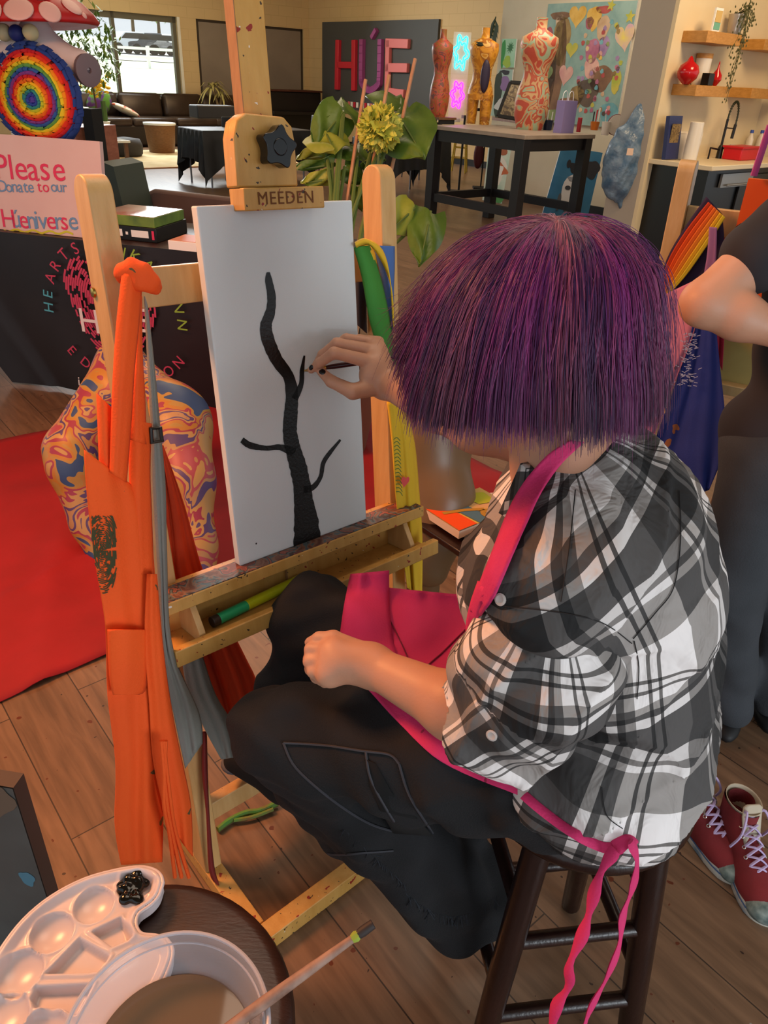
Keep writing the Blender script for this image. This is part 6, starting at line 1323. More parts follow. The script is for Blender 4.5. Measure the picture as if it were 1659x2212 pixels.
b = one(M_b2); b.box(f2(.30, -.69, -.01), (.022, .68, .012), (side, up2, fwd)); b.obj('mast', E2, bev=.002)
b = one(M_b2); b.box(f2(.265, -1.1, 0), (.245, .025, .012), (side, up2, fwd)); b.obj('crossbar', E2, bev=.002)
qa, qb = h2(1592, 388, .04), h2(1546, 735, .04); va, vb = (qa - pt).dot(up2), (qb - pt).dot(up2); ua = ((qa - pt).dot(side) + (qb - pt).dot(side)) / 2
q = [f2(ua, va, .05), f2(ua + .36, va, .05), f2(ua + .36, vb, .05), f2(ua, vb, .05)]
def swirl(b, F, eu, ev, n):
    L = .36; b.use(M_blackm); sp_ = [];
    for i in range(34): a = i * .33; r = .006 + .0008 * i; sp_.append(hit(1612, 505, f2(0, 0, .052), fwd) + eu * r * math.cos(a) + ev * r * math.sin(a))
    stroke(b, sp_, [.0022] * 34, n, .002); stroke(b, smooth_path([hit(x, y, f2(0, 0, .052), fwd) for x, y in ((1622, 500), (1626, 530), (1640, 548), (1655, 555))], None, 4), [.0022] * 13, n, .002)
art('orange_canvas', q, fwd, .02, mat('orange_acrylic', 'd8500c', .55, c2='e4601a', ns=6), swirl, 'orange painted canvas with a black spiral on the second easel', side=mat('orange_edge', 'd86a2c', .6))
qc, qd = h2(1560, 742, .04), h2(1550, 845, .04); ug = (qc - pt).dot(side) ; vg = (qd - pt).dot(up2)
q = [f2(ug, vb - .005, .045), f2(ug + .36, vb - .005, .045), f2(ug + .36, l2 + .014, .045), f2(ug, l2 + .014, .045)]
art('gold_canvas', q, fwd, .02, mat('gold_acrylic', '8a7a44', .4, c2='a8965c', ns=4), lambda b, F, eu, ev, n: (b.use(mat('pale_ring', 'b0a478', .5)), stroke(b, [F(.35, .5) + eu * .035 * math.cos(a) + ev * .045 * math.sin(a) for a in np.linspace(.6, 4.6, 20)], [.006] * 20, n, .002)), 'gold painted canvas with a pale ring below the orange one')
# wooden crate with bars behind the aprons
cr = h2(1590, 1000, .0); s = thing('wooden_rack', 'dark wooden rack with small bars below the second easel tray', 'rack', cr * A(1, 1, 0))
M_rk = wood('rack_wood', '6a4a2c', '54381f')
ro = aty(1545, 1060, 2.35)
for x in (0, .16): b = one(M_rk); b.box(A(ro[0] + .02 + x, 2.35, .45), (.014, .02, .45)); b.obj('upright', s)
for i in range(15): b = one(M_rk); b.box(A(ro[0] + .10, 2.35, .10 + i * .055), (.085, .012, .007)); b.obj('rack_bar', s)
# aprons on the second easel
def drape2(b, L, R, n0, n1, m=20, amp=.006, folds=2, ph=0.0, th=.0018, K=36):
    rows = []; Lp = smooth_path([h2(x, y) for x, y in L], None, 4); Rp = smooth_path([h2(x, y) for x, y in R], None, 4)
    f = lambda Q, t: Q[min(int(t), len(Q) - 1)] * (1 - (t - int(t))) + Q[min(int(t) + 1, len(Q) - 1)] * (t - int(t))
    for i in range(K + 1):
        v = i / K; l, r = f(Lp, v * (len(Lp) - 1)), f(Rp, v * (len(Rp) - 1)); row = []
        for j in range(m + 1):
            u = j / m; nn = n0 + (n1 - n0) * v + amp * (.4 + .6 * v) * (math.sin(2 * math.pi * folds * u + ph + 1.4 * v) + .4 * math.sin(5 * math.pi * folds * u + 3 * v)); p = l * (1 - u) + r * u; d = nrm(CP - p); row.append(p + d * (nn / max(d.dot(fwd), .3)))
        rows.append(row)
    return b.grid(rows, th)
def rainbow_mat():
    m = mat('rainbow_strap', 'd8501c', .8); return m
a = thing('rainbow_apron', 'dark purple apron with an orange and yellow striped band on the second easel', 'apron', h2(1500, 500, .05))
b = one(mat('dark_purple_cotton', '2c1c3c', .85)); drape2(b, [(1526, 425), (1480, 490), (1440, 560), (1408, 660)], [(1560, 462), (1560, 560), (1500, 650), (1425, 700)], .04, .03, 16, .004, 1.5); b.obj('body', a, ang=180)
M5 = ['b8380c', 'd85012', 'd8641c', 'd88020', 'd8a820', 'c8b428']
for k in range(6):
    b = one(mat('band_' + M5[k], M5[k], .85)); t0, t1 = k / 6, (k + 1) / 6
    Lr = [(1530, 436), (1480, 500), (1440, 570), (1404, 680)]; Rr = [(1567, 470), (1528, 530), (1478, 600), (1428, 652)]
    mixp = lambda t: [(l[0] * (1 - t) + r[0] * t, l[1] * (1 - t) + r[1] * t) for l, r in zip(Lr, Rr)]
    drape2(b, mixp(t0), mixp(t1), .058, .05, 3, .001, 1); b.obj('stripe', a, ang=180)
a = thing('pink_apron', 'pink paint stained apron hanging on the second easel', 'apron', h2(1450, 750, .06))
M_pi = mat('pink_cotton', 'c47a94', .85, c2='b86c88', ns=4, dots=[('6a4c50', 16, .66), ('8a6a60', 30, .68)])
b = one(M_pi); drape2(b, [(1428, 640), (1420, 740), (1400, 850), (1385, 945)], [(1512, 600), (1505, 700), (1460, 820), (1405, 960)], .055, .13, 16, .006, 1.5, 1); b.obj('body', a, ang=180)
b = one(mat('lavender_strap', '9a6a9c', .85)); drape2(b, [(1532, 490), (1526, 560), (1510, 640)], [(1549, 492), (1546, 570), (1535, 640)], .07, .065, 5, .001, 1); b.obj('strap', a, ang=180)
a = thing('blue_apron', 'royal blue apron with a white fingerprint print on the second easel', 'apron', h2(1500, 850, .06))
M_rb = mat('royal_blue_cotton', '22368c', .85, c2='1d2f7e', ns=4, bump=.1, bs=300, dots=[('8a5a3c', 14, .735)])
b = one(M_rb); drape2(b, [(1498, 680), (1462, 820), (1412, 960), (1412, 1000), (1490, 1075)], [(1545, 690), (1556, 800), (1566, 900), (1562, 980), (1532, 1058)], .07, .14, 26, .009, 1.6, .4); b.obj('body', a, ang=180)
b = one(mat('pale_blue_print', 'a8b4d8', .85)); rg2 = random.Random(4)
for i in range(90):
    x, y = rg2.gauss(1487, 11), rg2.uniform(718, 835); x += (775 - y) * .12; an = rg2.uniform(-.6, .9); stroke(b, [h2(x - 4, y - 3 * an, .125), h2(x + 4, y + 3 * an, .125)], [.0018] * 2, fwd, 0)
b.obj('fingerprint_print', a, smooth=False)
b = one(mat('crimson_cotton', 'a81c3c', .85)); drape2(b, [(1552, 515), (1545, 600), (1545, 760)], [(1578, 515), (1572, 600), (1560, 800)], .02, .02, 8, .004, 1); tag(b.obj('crimson_apron', ang=180), 'crimson apron strip hanging beside the orange canvas', 'apron')
b = one(mat('magenta_strap', 'a83a78', .7)); b.tube([h2(1664, 270, .07), h2(1628, 380, .07)], .005, 6, flat=1.6); tag(b.obj('magenta_strap'), 'magenta strap rising above the orange canvas', 'strap')
# ------------------------------------------------------------------ the painting person
SK = mat('skin', 'bf8f74', .5, c2='b98468', ns=6, sss=.08, bump=.05, bs=250)
FH = nrm(A(-.97, .24, 0)); LH = nrm(A(-.24, -.97, 0))
per = thing('person', 'person in a plaid shirt and pink apron seated on a stool painting a tree', 'person', A(.318, .778, .62))
Lsh, Rsh = A(.180, .640, 1.035), A(.26, .965, 1.06); Lel = A(.160, .668, .80); Lwr = atz(800, 1437, .772)
Rwr = ep(832, 826, .125); Rel = atd(1035, 915, 1.07)
nb_ = A(.205, .79, 1.12); Hc = A(.155, .810, 1.268)
HF = nrm(FH - UZ * .12); HU = nrm(UZ + FH * .12); HL = np.cross(HU, HF)
hax = (HF, HL, HU)
S = SDF((-.22, .50, .60), (.48, 1.32, 1.42), .0026)
S.ell(A(.28, .78, .97), (.10, .13, .17), (FH, LH, UZ), .03); S.ell(A(.25, .79, 1.05), (.085, .15, .07), (FH, LH, UZ), .03)
S.cap(A(.245, .79, 1.06), nb_, .07, .052, .05); S.cap(nb_, Hc - HU * .06 - HF * .015, .050, .052, .03)
S.cap(A(.25, .79, 1.07), Rsh, .06, .052, .04); S.cap(Rsh, Rel, .050, .040, .02); S.chain([Rel, Rel * .62 + Rwr * .38, Rwr], [.041, .038, .024], .02)
S.cap(A(.25, .79, 1.07), Lsh, .06, .052, .04); S.cap(Lsh, Lel, .048, .042, .02); S.chain([Lel, Lel * .68 + Lwr * .32, Lwr], [.044, .042, .027], .02)
# head: skull, jaw, nose, lips, brow, ears
S.ell(Hc - HU * .004, (.090, .074, .094), hax, .01); S.ell(Hc + HF * .035 - HU * .055, (.058, .054, .066), hax, .03); S.ell(Hc + HF * .062 - HU * .095, (.024, .026, .018), hax, .025)
S.cap(Hc + HF * .092 + HU * .0, Hc + HF * .108 - HU * .032, .007, .011, .012); S.ell(Hc + HF * .088 - HU * .063, (.012, .022, .008), hax, .008); S.ell(Hc + HF * .088 + HU * .022, (.012, .045, .010), hax, .02)
for sg_ in (-1, 1):
    S.ell(Hc + HF * .084 + HL * .030 * sg_ + HU * .003, (.014, .016, .011), hax, .008, sub=True); S.ell(Hc + HL * .076 * sg_ - HU * .01 - HF * .005, (.018, .007, .030), hax, .006)
# painting hand
hp3 = lambda x, y, n: ep(x, y, n)
S.cap(Rwr, hp3(812, 790, .118), .024, .021, .015); S.cap(Rwr, hp3(800, 812, .120), .024, .020, .015); S.cap(Rwr, hp3(815, 762, .100), .022, .017, .02); S.cap(hp3(812, 790, .118), hp3(812, 748, .085), .020, .016, .015)
for P, R_ in (([(802, 782, .118), (722, 762, .100), (692, 783, .066), (672, 799, .042)], (.0125, .0098, .0085, .0066)), ([(806, 758, .100), (728, 742, .078), (697, 766, .050), (680, 792, .032)], (.0125, .0098, .0085, .0066)),
              ([(812, 742, .080), (748, 732, .056), (716, 752, .036), (700, 778, .020)], (.0118, .0092, .008, .0062)), ([(818, 738, .060), (776, 732, .040), (748, 750, .024), (736, 770, .014)], (.0105, .008, .007, .0056)), ([(806, 836, .125), (762, 846, .118), (716, 824, .085), (694, 803, .058)], (.0165, .0135, .0105, .0080))):
    S.chain([hp3(*p) for p in P], R_, .004)
# resting hand, curled on the lap
lw = lambda x, y, z: atz(x, y, z)
S.cap(Lwr, lw(735, 1432, .775), .026, .023, .02); S.cap(Lwr, lw(722, 1408, .782), .025, .020, .02); S.cap(lw(735, 1440, .77), lw(712, 1455, .762), .020, .017, .02); S.cap(lw(722, 1408, .782), lw(712, 1455, .762), .018, .016, .015)
for P, R_ in (([(715, 1405, .785), (672, 1403, .775), (668, 1424, .752), (690, 1432, .742)], (.0118, .0098, .0088, .0075)), ([(712, 1425, .778), (670, 1428, .765), (672, 1446, .744), (695, 1448, .738)], (.0122, .0102, .009, .0075)),
              ([(714, 1444, .770), (678, 1450, .757), (684, 1463, .738), (702, 1462, .733)], (.0118, .0098, .0086, .0072)), ([(722, 1460, .760), (694, 1467, .747), (702, 1474, .732), (716, 1470, .728)], (.0105, .0086, .0076, .0066)), ([(765, 1402, .785), (720, 1380, .790), (690, 1380, .784), (670, 1388, .770)], (.0155, .0125, .0105, .0085))):
    S.chain([lw(*p) for p in P], R_, .004)
body = S.obj('body', SK, per, 1)
nail = mat('black_nail_polish', '0b1012', .15)
def nail_at(objs, x, y, r1, r2, e):
    c, n = cast(objs, x, y)
    if c is None: return
    e = nrm(e - n * np.dot(e, n)); b.ball(c, (r1, r2, .0022), (e, np.cross(n, e), n), 12, 6)
b = one(nail); nail_at([body], 672, 794, .0065, .0045, hp3(672, 799, .042) - hp3(692, 783, .066)); nail_at([body], 696, 803, .0075, .0055, hp3(694, 803, .058) - hp3(716, 824, .085))
b.obj('fingernails', per) if b.v else None
# eyes and brows, for anyone looking from the other side
b = one(mat('eye_white', 'e8e4dc', .3))
for sg_ in (-1, 1): b.ball(Hc + HF * .079 + HL * .030 * sg_ + HU * .003, .0115, hax, 14, 10)
b.use(mat('eye_brown', '3a2416', .2))
for sg_ in (-1, 1): b.ball(Hc + HF * .0865 + HL * .030 * sg_ + HU * .001, .0055, hax, 12, 8)
b.obj('eyes', per, smooth=True)

# ---- plaid cloth
def plaid(name, cols=('d6d0ca', '0c0c0e')):
    m = bpy.data.materials.new(name); m.use_nodes = True; nt = m.node_tree; N = nt.nodes; L = nt.links; b = N['Principled BSDF']
    outs = []
    for an in ('pu', 'pv'):
        at = N.new('ShaderNodeAttribute'); at.attribute_name = an
        fr = N.new('ShaderNodeMath'); fr.operation = 'FRACT'; L.new(at.outputs['Fac'], fr.inputs[0])
        cr = N.new('ShaderNodeValToRGB'); cr.color_ramp.interpolation = 'CONSTANT'; e = cr.color_ramp.elements
        bands = [(0, .0), (.20, .85), (.25, .0), (.285, .45), (.33, 1.0), (.40, .12), (.42, .95), (.455, .12), (.475, 1.0), (.66, .42), (.86, .9), (.90, .2), (.93, .75)]
        while len(e) < len(bands): e.new(.5)
        for i, (p, v) in enumerate(bands): e[i].position = p; e[i].color = (v, v, v, 1)
        L.new(fr.outputs[0], cr.inputs[0]); outs.append(cr.outputs[0])
    ad = N.new('ShaderNodeMath'); ad.operation = 'ADD'; L.new(outs[0], ad.inputs[0]); L.new(outs[1], ad.inputs[1])
    hf = N.new('ShaderNodeMath'); hf.operation = 'MULTIPLY'; hf.inputs[1].default_value = .5; L.new(ad.outputs[0], hf.inputs[0])
    c2 = N.new('ShaderNodeValToRGB'); c2.color_ramp.elements[0].color = (*lin('08080a'), 1); c2.color_ramp.elements[1].color = (*lin('e0dad8'), 1)
    x = c2.color_ramp.elements.new(.5); x.color = (*lin('4a4746'), 1); x = c2.color_ramp.elements.new(.72); x.color = (*lin('948e8a'), 1)
    L.new(hf.outputs[0], c2.inputs[0]); L.new(c2.outputs[0], b.inputs['Base Color']); b.inputs['Roughness'].default_value = .85
    nz = N.new('ShaderNodeTexNoise'); nz.inputs['Scale'].default_value = 24; nz.inputs['Detail'].default_value = 3; nz.inputs['Distortion'].default_value = .8; bp_n = N.new('ShaderNodeBump'); bp_n.inputs['Strength'].default_value = .55; bp_n.inputs['Distance'].default_value = .02
    tc = N.new('ShaderNodeTexCoord'); mp = N.new('ShaderNodeMapping'); mp.inputs['Scale'].default_value = (1, 1, .45); L.new(tc.outputs['Object'], mp.inputs[0]); L.new(mp.outputs[0], nz.inputs['Vector']); L.new(nz.outputs[0], bp_n.inputs['Height']); L.new(bp_n.outputs[0], b.inputs['Normal'])
    return m
M_pl = plaid('plaid_shirt')
spine = [A(.335, .785, .62), A(.340, .785, .72), A(.352, .78, .84), A(.315, .775, .97), A(.255, .785, 1.07), A(.20, .79, 1.16)]
def axis_uv(V, ax_pts, ref, ru, rv, ou=0., ov=0.):
    P = np.array(ax_pts); seg = np.linalg.norm(np.diff(P, axis=0), axis=1); cum = np.concatenate([[0], np.cumsum(seg)]); best = np.full(len(V), 9e9); sv_ = np.zeros(len(V)); foot = np.zeros_like(V); dirv = np.zeros_like(V)
    for i in range(len(P) - 1):
        e = P[i + 1] - P[i]; t = np.clip(((V - P[i]) @ e) / e.dot(e), 0, 1); q = P[i] + t[:, None] * e; d = np.linalg.norm(V - q, axis=1); m = d < best
        best[m] = d[m]; sv_[m] = cum[i] + t[m] * seg[i]; foot[m] = q[m]; dirv[m] = e / seg[i]
    r = V - foot; c = r @ ref; k = np.cross(dirv, ref); s_ = (r * k).sum(1); th = np.arctan2(s_, c)
    return {'pu': th * ru + ou, 'pv': sv_ / rv + ov}
hipL_ = A(.285, .700, .675); S = SDF((.03, .48, .58), (.56, 1.14, 1.20), .0045); tx = (FH, LH, UZ)
S.ell(A(.328, .785, .725), (.145, .180, .115), tx, .03); S.ell(A(.322, .78, .84), (.130, .150, .13), tx, .06); S.ell(A(.280, .775, .965), (.138, .155, .15), tx, .07); S.ell(A(.205, .775, .955), (.10, .125, .09), tx, .06)
S.ell(A(.318, .705, .700), (.115, .105, .105), tx, .05); S.ell(hipL_ + A(.005, .005, .025), (.118, .118, .112), tx, .04)
S.ell(A(.262, .785, 1.055), (.108, .145, .070), tx, .05); S.cap(A(.25, .79, 1.06), nb_ + A(.022, 0, -.030), .085, .064, .04)
S.cap(A(.262, .79, 1.06), Lsh, .078, .070, .05); S.cap(A(.265, .79, 1.055), Rsh, .076, .062, .05); 
S.cap(A(.335, .785, .70), A(.345, .79, .645), .135, .145, .05)
def wr(X, Y, Z):
    rd = (1 - np.abs(np.sin(19 * X - 23 * Z + 9 * Y + 1.2 * np.sin(13 * Z)))) ** 4 * -.008 + (1 - np.abs(np.sin(11 * X + 25 * Z - 17 * Y + 1.5 * np.sin(15 * X)))) ** 4 * -.006
    return rd + (.0045 * np.sin(34 * Z + 16 * X + 3.0 * np.sin(17 * Y + 3)) * (Z < 1.02) + .0035 * np.sin(60 * Z - 40 * Y + 2 * np.sin(30 * X)) + .006 * np.sin(22 * X - 14 * Z + 30 * Y) * np.clip((.86 - Z) * 8, 0, 1))
S.warp(wr)
cutS = lambda V: (V[:, 2] > .632) & ~((np.linalg.norm(V - (nb_ + A(-.035, 0, .035)), axis=1) < .056))
def shirt_uv(V): return axis_uv(V, spine, LH, .68, .24, .34, .12)
shirt = S.obj('shirt', M_pl, per, 2, cut=cutS, attrs=shirt_uv)
# near sleeve: puffy, hanging from the shoulder seam down to a buttoned cuff
S = SDF((-.02, .46, .72), (.36, .80, 1.12), .0042); cu = A(.128, .650, .822)
S.cap(Lsh + A(.03, .03, -.03), A(.185, .650, .92), .055, .086, .03); S.cap(A(.185, .650, .92), A(.160, .650, .845), .086, .076, .04); S.cap(A(.165, .655, .855), cu, .072, .056, .03)
S.warp(lambda X, Y, Z: (1 - np.abs(np.sin(22 * Z - 30 * X + 10 * Y + np.sin(18 * Z)))) ** 4 * -.007 + .004 * np.sin(48 * Z - 30 * X + 2.5 * np.sin(20 * Y)) + .003 * np.sin(90 * Z + 50 * X))
S.cap(cu + A(-.02, .0, -.03), A(.165, .66, .84), .050, .046, .004, sub=True); S.cap(cu + A(-.09, .01, -.03), cu, .055, .050, .004, sub=True)
slv = S.obj('sleeve', M_pl, per, 2, attrs=lambda V: axis_uv(V, [cu + A(-.03, 0, -.02), A(.180, .650, .90), Lsh + A(0, 0, .06)], nrm(A(-.3, -.9, .2)), .48, .185, .1, .35))
b = one(M_pl)
# collar: a folded band standing round the neck
cn = nb_ + A(.004, 0, -.030); ring_ = []
for k in range(31):
    a_ = -2.25 + 4.5 * k / 30; d = -FH * math.cos(a_) + LH * math.sin(a_); rise = .012 - .030 * math.cos(a_)
    top = cn + d * .064 + UZ * (rise + .012); low = cn + d * (.092 + .006 * abs(a_ / 2.25) ** 3) + UZ * (rise - .032 - .012 * abs(a_ / 2.25) ** 3); mid = cn + d * .074 + UZ * (rise + .013); ring_.append([cn + d * .060 + UZ * (rise - .03), top, mid, low])
b.grid(ring_, .0022); co = b.obj('collar', per, ang=180)
uvv = axis_uv(np.array([v.co for v in co.data.vertices]) + np.array(WT[co.name]), spine, LH, 1.0, .11)
for nm in ('pu', 'pv'): at_r = co.data.attributes.new(nm, 'FLOAT', 'POINT'); at_r.data.foreach_set('value', uvv[nm].astype(np.float32))
# seams, pocket tab and buttons traced on the cloth
def on(objs, pts, off=.0015, n=6):
    Q = []
    for x, y in [(p[0], p[1]) for p in smooth_path([A(x, y, 0) for x, y in pts], None, n)]:
        c, nn = cast(objs, x, y)
        if c is not None: Q.append(c + nrm(CP - c) * off)
    return Q
seam = mat('dark_stitching', '141214', .8); ss = [shirt, slv]
for pts in ([(1243, 1058), (1230, 1180), (1212, 1300)], [(1468, 1060), (1470, 1170), (1455, 1270), (1415, 1325), (1368, 1380)], [(1370, 1385), (1380, 1440), (1376, 1510)], [(1090, 1310), (1200, 1322), (1300, 1345), (1365, 1390)], [(1300, 1700), (1310, 1760), (1345, 1790)]):
    Q = on(ss, pts)
    if len(Q) > 2: b = one(seam); b.tube(Q, .0006, 5); b.obj('seam', per)
for x, y in ((1063, 1588), (1082, 1295)):
    c, n_ = cast(ss, x, y)
    if c is not None: b = one(mat('pearl_button', 'b8b0ac', .3)); b.lathe(c, [(.0062, 0), (.0066, .0015), (.0045, .0022), (.003, .0016)], 16, ax=n_); b.obj('button', per)

# ---- trousers
M_pt = mat('washed_black_denim', '131316', .9, c2='0f0f11', ns=9, bump=.25, bs=420)
hipL, hipR = A(.285, .700, .675), A(.33, .87, .675); knL, knR = atz(604, 1588, .60), atz(672, 1335, .625); ckL = atz(998, 1930, .275); anR = atz(620, 1645, .30)
S = SDF((-.36, .50, .10), (.50, 1.26, .80), .0052)
S.ell(A(.335, .785, .675), (.13, .165, .075), tx, .03); S.cap(hipL, knL, .098, .078, .04); S.cap(hipR, knR, .092, .074, .04)
S.chain([knL, (knL + ckL) / 2 + UZ * .02, ckL], [.074, .086, .098], .03); S.cap(atz(640, 1660, .5), atz(745, 1765, .40), .062, .070, .03)
S.chain([knR, (knR + anR) / 2 + A(-.01, 0, 0), anR], [.070, .066, .060], .03)
S.cap((hipL + knL) / 2, (hipR + knR) / 2, .075, .075, .04); S.cap(hipL * .3 + knL * .7, hipR * .3 + knR * .7, .06, .06, .04)
S.warp(lambda X, Y, Z: .0055 * np.sin(46 * X + 30 * Z + 2.5 * np.sin(24 * Y)) + .005 * np.abs(np.sin(19 * X + 26 * Z - 14 * Y)) + .0028 * np.sin(85 * Z - 40 * X + 3 * np.sin(30 * Y)) + .003 * np.sin(26 * Y + 70 * X * (Z < .5)))
ca = nrm(ckL - knL); S.cap(ckL + ca * .145, ckL + ca * .3, .12, .12, .004, sub=True); S.cap(ckL + ca * .02, ckL + ca * .1, .074, .080, .004, sub=True)
pants = S.obj('trousers', M_pt, per, 2, cut=lambda V: V[:, 2] > .12)
stitch = mat('faded_seam', '34343a', .8)
for pts in ([(612, 1605), (700, 1610), (780, 1622), (840, 1630), (862, 1650)], [(612, 1605), (640, 1660), (720, 1730), (800, 1780), (870, 1800)], [(790, 1624), (800, 1680), (830, 1740), (868, 1800)], [(862, 1650), (885, 1720), (935, 1800)], [(655, 1830), (720, 1846), (790, 1842), (850, 1838)]):
    Q = on([pants], pts, .002)
    if len(Q) > 2: b = one(stitch); b.tube(Q, .0018, 5); b.obj('seam', per)
b = one(mat('pocket_shadow_cloth', '050506', .95)); Q = [on([pants], [(x0, y0), (x1, y1)], .003, 3) for (x0, y0), (x1, y1) in (((790, 1640), (812, 1650)), ((800, 1700), (846, 1712)), ((822, 1750), (900, 1768)), ((850, 1800), (935, 1806)))]  # near-black sheet on the trousers, painting the shade inside the pocket
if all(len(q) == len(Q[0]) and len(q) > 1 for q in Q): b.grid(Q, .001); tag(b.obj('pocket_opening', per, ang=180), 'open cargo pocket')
# frayed hems
b = one(mat('fray', '1f2228', .9)); rg = random.Random(4)
for i in range(150):
    x = 872 + i * 1.35; y = 1925 + 55 * math.sin(i / 150 * 3.0) ; c, n_ = cast([pants], x, y)
    if c is not None: b.tube([c, c + A(rg.gauss(0, .006), rg.gauss(0, .006), -.014)], .0007, 3)
for i in range(60):
    x = 742 + i * 2.2; y = 1790 + i * 2.0; c, n_ = cast([pants], x, y)
    if c is not None: b.tube([c, c + A(rg.gauss(0, .005), rg.gauss(0, .005), -.010)], .0007, 3)
b.obj('frayed_hem', per) if b.v else None
# feet: one on the stool rung, one on the easel bar
M_sock = mat('black_sock', '0c0c0e', .9)
S = SDF((-.42, .6, .05), (.35, 1.25, .36), .004)
an2 = ckL - UZ * .055; S.cap(an2 + UZ * .05, an2 - UZ * .045, .034, .036, .02)
S.obj('foot', M_sock, per, 1); S = SDF((-.45, .9, .12), (-.05, 1.25, .42), .004)
toeR = atz(512, 1642, .255); heR = atz(615, 1690, .255); S.cap(anR, heR, .036, .036, .03); S.cap(heR, toeR, .038, .028, .03)
S.obj('foot', M_sock, per, 1); b = one(mat('grey_sole_edge', '54545a', .6)); b.ball(toeR - UZ * .012 + nrm(toeR - heR) * .006, (.030, .030, .012), n=16, m=8); b.obj('sole', per, smooth=True)

# ---- pink apron worn by the person
M_pk = mat('magenta_cotton', 'cc2c66', .8, c2='c02660', ns=5, bump=.15, bs=300, dots=[('8a1a40', 26, .76)])
allb = [shirt, slv, pants]
def depthgrid(Lp, Rp, m, K, objs, off=.006, fall=None, sm=3):
    """points through pixels between two edges, laid a little above the surfaces under them"""
    Lp = smooth_path([A(*p, 0) for p in Lp], None, 5); Rp = smooth_path([A(*p, 0) for p in Rp], None, 5)
    f = lambda Q, t: Q[min(int(t), len(Q) - 1)] * (1 - (t - int(t))) + Q[min(int(t) + 1, len(Q) - 1)] * (t - int(t))
    D = np.full((K + 1, m + 1), np.nan); PX = np.zeros((K + 1, m + 1, 2))
    for i in range(K + 1):
        l, r = f(Lp, i / K * (len(Lp) - 1)), f(Rp, i / K * (len(Rp) - 1))
        for j in range(m + 1):
            p = l * (1 - j / m) + r * j / m; PX[i, j] = p[:2]; c, n_ = cast(objs, p[0], p[1])
            if c is not None: D[i, j] = (c - CP).dot(CM[:, 2])
    if np.isnan(D).all(): D[:] = 1.0
    for _ in range(60):
        if not np.isnan(D).any(): break
        P = np.pad(D, 1, constant_values=np.nan); nb4 = np.stack([P[:-2, 1:-1], P[2:, 1:-1], P[1:-1, :-2], P[1:-1, 2:]]); mm = np.nanmean(nb4, 0) if True else 0; D = np.where(np.isnan(D), mm, D)
    for _ in range(sm):
        P = np.pad(D, 1, mode='edge'); D = np.minimum(D, (P[:-2, 1:-1] + P[2:, 1:-1] + P[1:-1, :-2] + P[1:-1, 2:]) / 4 + .0)
    return [[atd(PX[i, j, 0], PX[i, j, 1], D[i, j] - off) for j in range(m + 1)] for i in range(K + 1)]
import warnings; warnings.filterwarnings('ignore')
ap = thing('pink_apron_worn', None, None, A(.2, .75, .8)); bpy.data.objects.remove(ap)
apn = one(M_pk)
apn.grid(depthgrid([(758, 1262), (742, 1370), (728, 1430), (790, 1484), (860, 1560), (960, 1650), (1132, 1722)], [(1012, 1286), (1016, 1350), (1020, 1420), (1036, 1470), (1050, 1540), (1080, 1600), (1136, 1650)], 26, 40, [pants], .007, sm=4), .002)
apo = apn.obj('apron', per, ang=180); tag(apo, 'magenta apron laid over the lap')
b = one(M_pk); b.grid(depthgrid([(1034, 1255), (1010, 1330), (1008, 1410), (1024, 1480), (1040, 1500)], [(1052, 1270), (1034, 1330), (1026, 1410), (1036, 1480), (1046, 1500)], 4, 14, [shirt], .010), .0025); b.obj('bib_edge', apo, ang=180)
L1 = [(1232, 950), (1180, 985), (1130, 1045), (1096, 1110), (1065, 1190), (1036, 1262), (1016, 1320)]; R1 = [(1262, 955), (1215, 1000), (1170, 1060), (1140, 1125), (1106, 1200), (1072, 1280), (1040, 1330)]
b = one(M_pk); b.grid(depthgrid(L1, R1, 6, 30, [shirt, co, body], .010), .0025); b.obj('neck_strap', apo, ang=180)
# folded pocket corner standing on the lap, with stitched lines
k1 = depthgrid([(758, 1240), (745, 1300), (735, 1372)], [(840, 1232), (842, 1330), (856, 1420)], 10, 14, [pants], .016)
for i, row in enumerate(k1):
    for j in range(len(row)): row[j] = row[j] + nrm(CP - row[j]) * .012 * math.sin(math.pi * j / 10) ** .7
b = one(M_pk); b.grid(k1, .0022); b.obj('pocket_flap', apo, ang=180)
for pts in ([(840, 1335), (872, 1400), (900, 1470)], [(1015, 1350), (960, 1405), (918, 1450), (1000, 1452)], [(1120, 1690), (1050, 1655), (960, 1600), (880, 1520), (830, 1482)]):
    Q = on([apo], pts, .002)
    if len(Q) > 2: b = one(mat('dark_pink_seam', '7a1538', .8)); b.tube(Q, .0012, 5); b.obj('seam', apo)
Q = on([shirt, pants], [(1132, 1718), (1180, 1758), (1240, 1800), (1300, 1828), (1335, 1832)], .007); b = one(M_pk); b.tube(Q, .0075, 8, flat=.35); b.obj('waist_tie', apo)
kn_ = Q[-1]; t2 = atz(1372, 1812, kn_[2] + .004)
b = one(M_pk); b.tube(smooth_path([kn_ - A(.004, 0, 0), (kn_ + t2) / 2 + UZ * .008, t2], None, 4), [.010, .011, .010, .009, .009, .009, .008, .007, .006][:9], 8, flat=.45); b.obj('bow', apo)
dk = (kn_ - CP).dot(CM[:, 2]) - .012
for pts in ([(1330, 1836), (1300, 1880), (1278, 1950), (1262, 2010), (1232, 2080), (1228, 2130), (1200, 2180), (1186, 2260), (1184, 2330)], [(1362, 1818), (1376, 1860), (1366, 1920), (1346, 1975), (1338, 2040), (1312, 2110), (1280, 2170), (1260, 2230), (1256, 2320)]):
    Q = smooth_path([atd(x, y, dk - .0 + .00004 * (y - 1830)) for x, y in pts], None, 5); b = one(M_pk)
    b.tube(Q, [.0062 + .0022 * math.sin(i * .9) for i in range(len(Q))], 8, flat=.4); b.obj('tie_tail', apo)
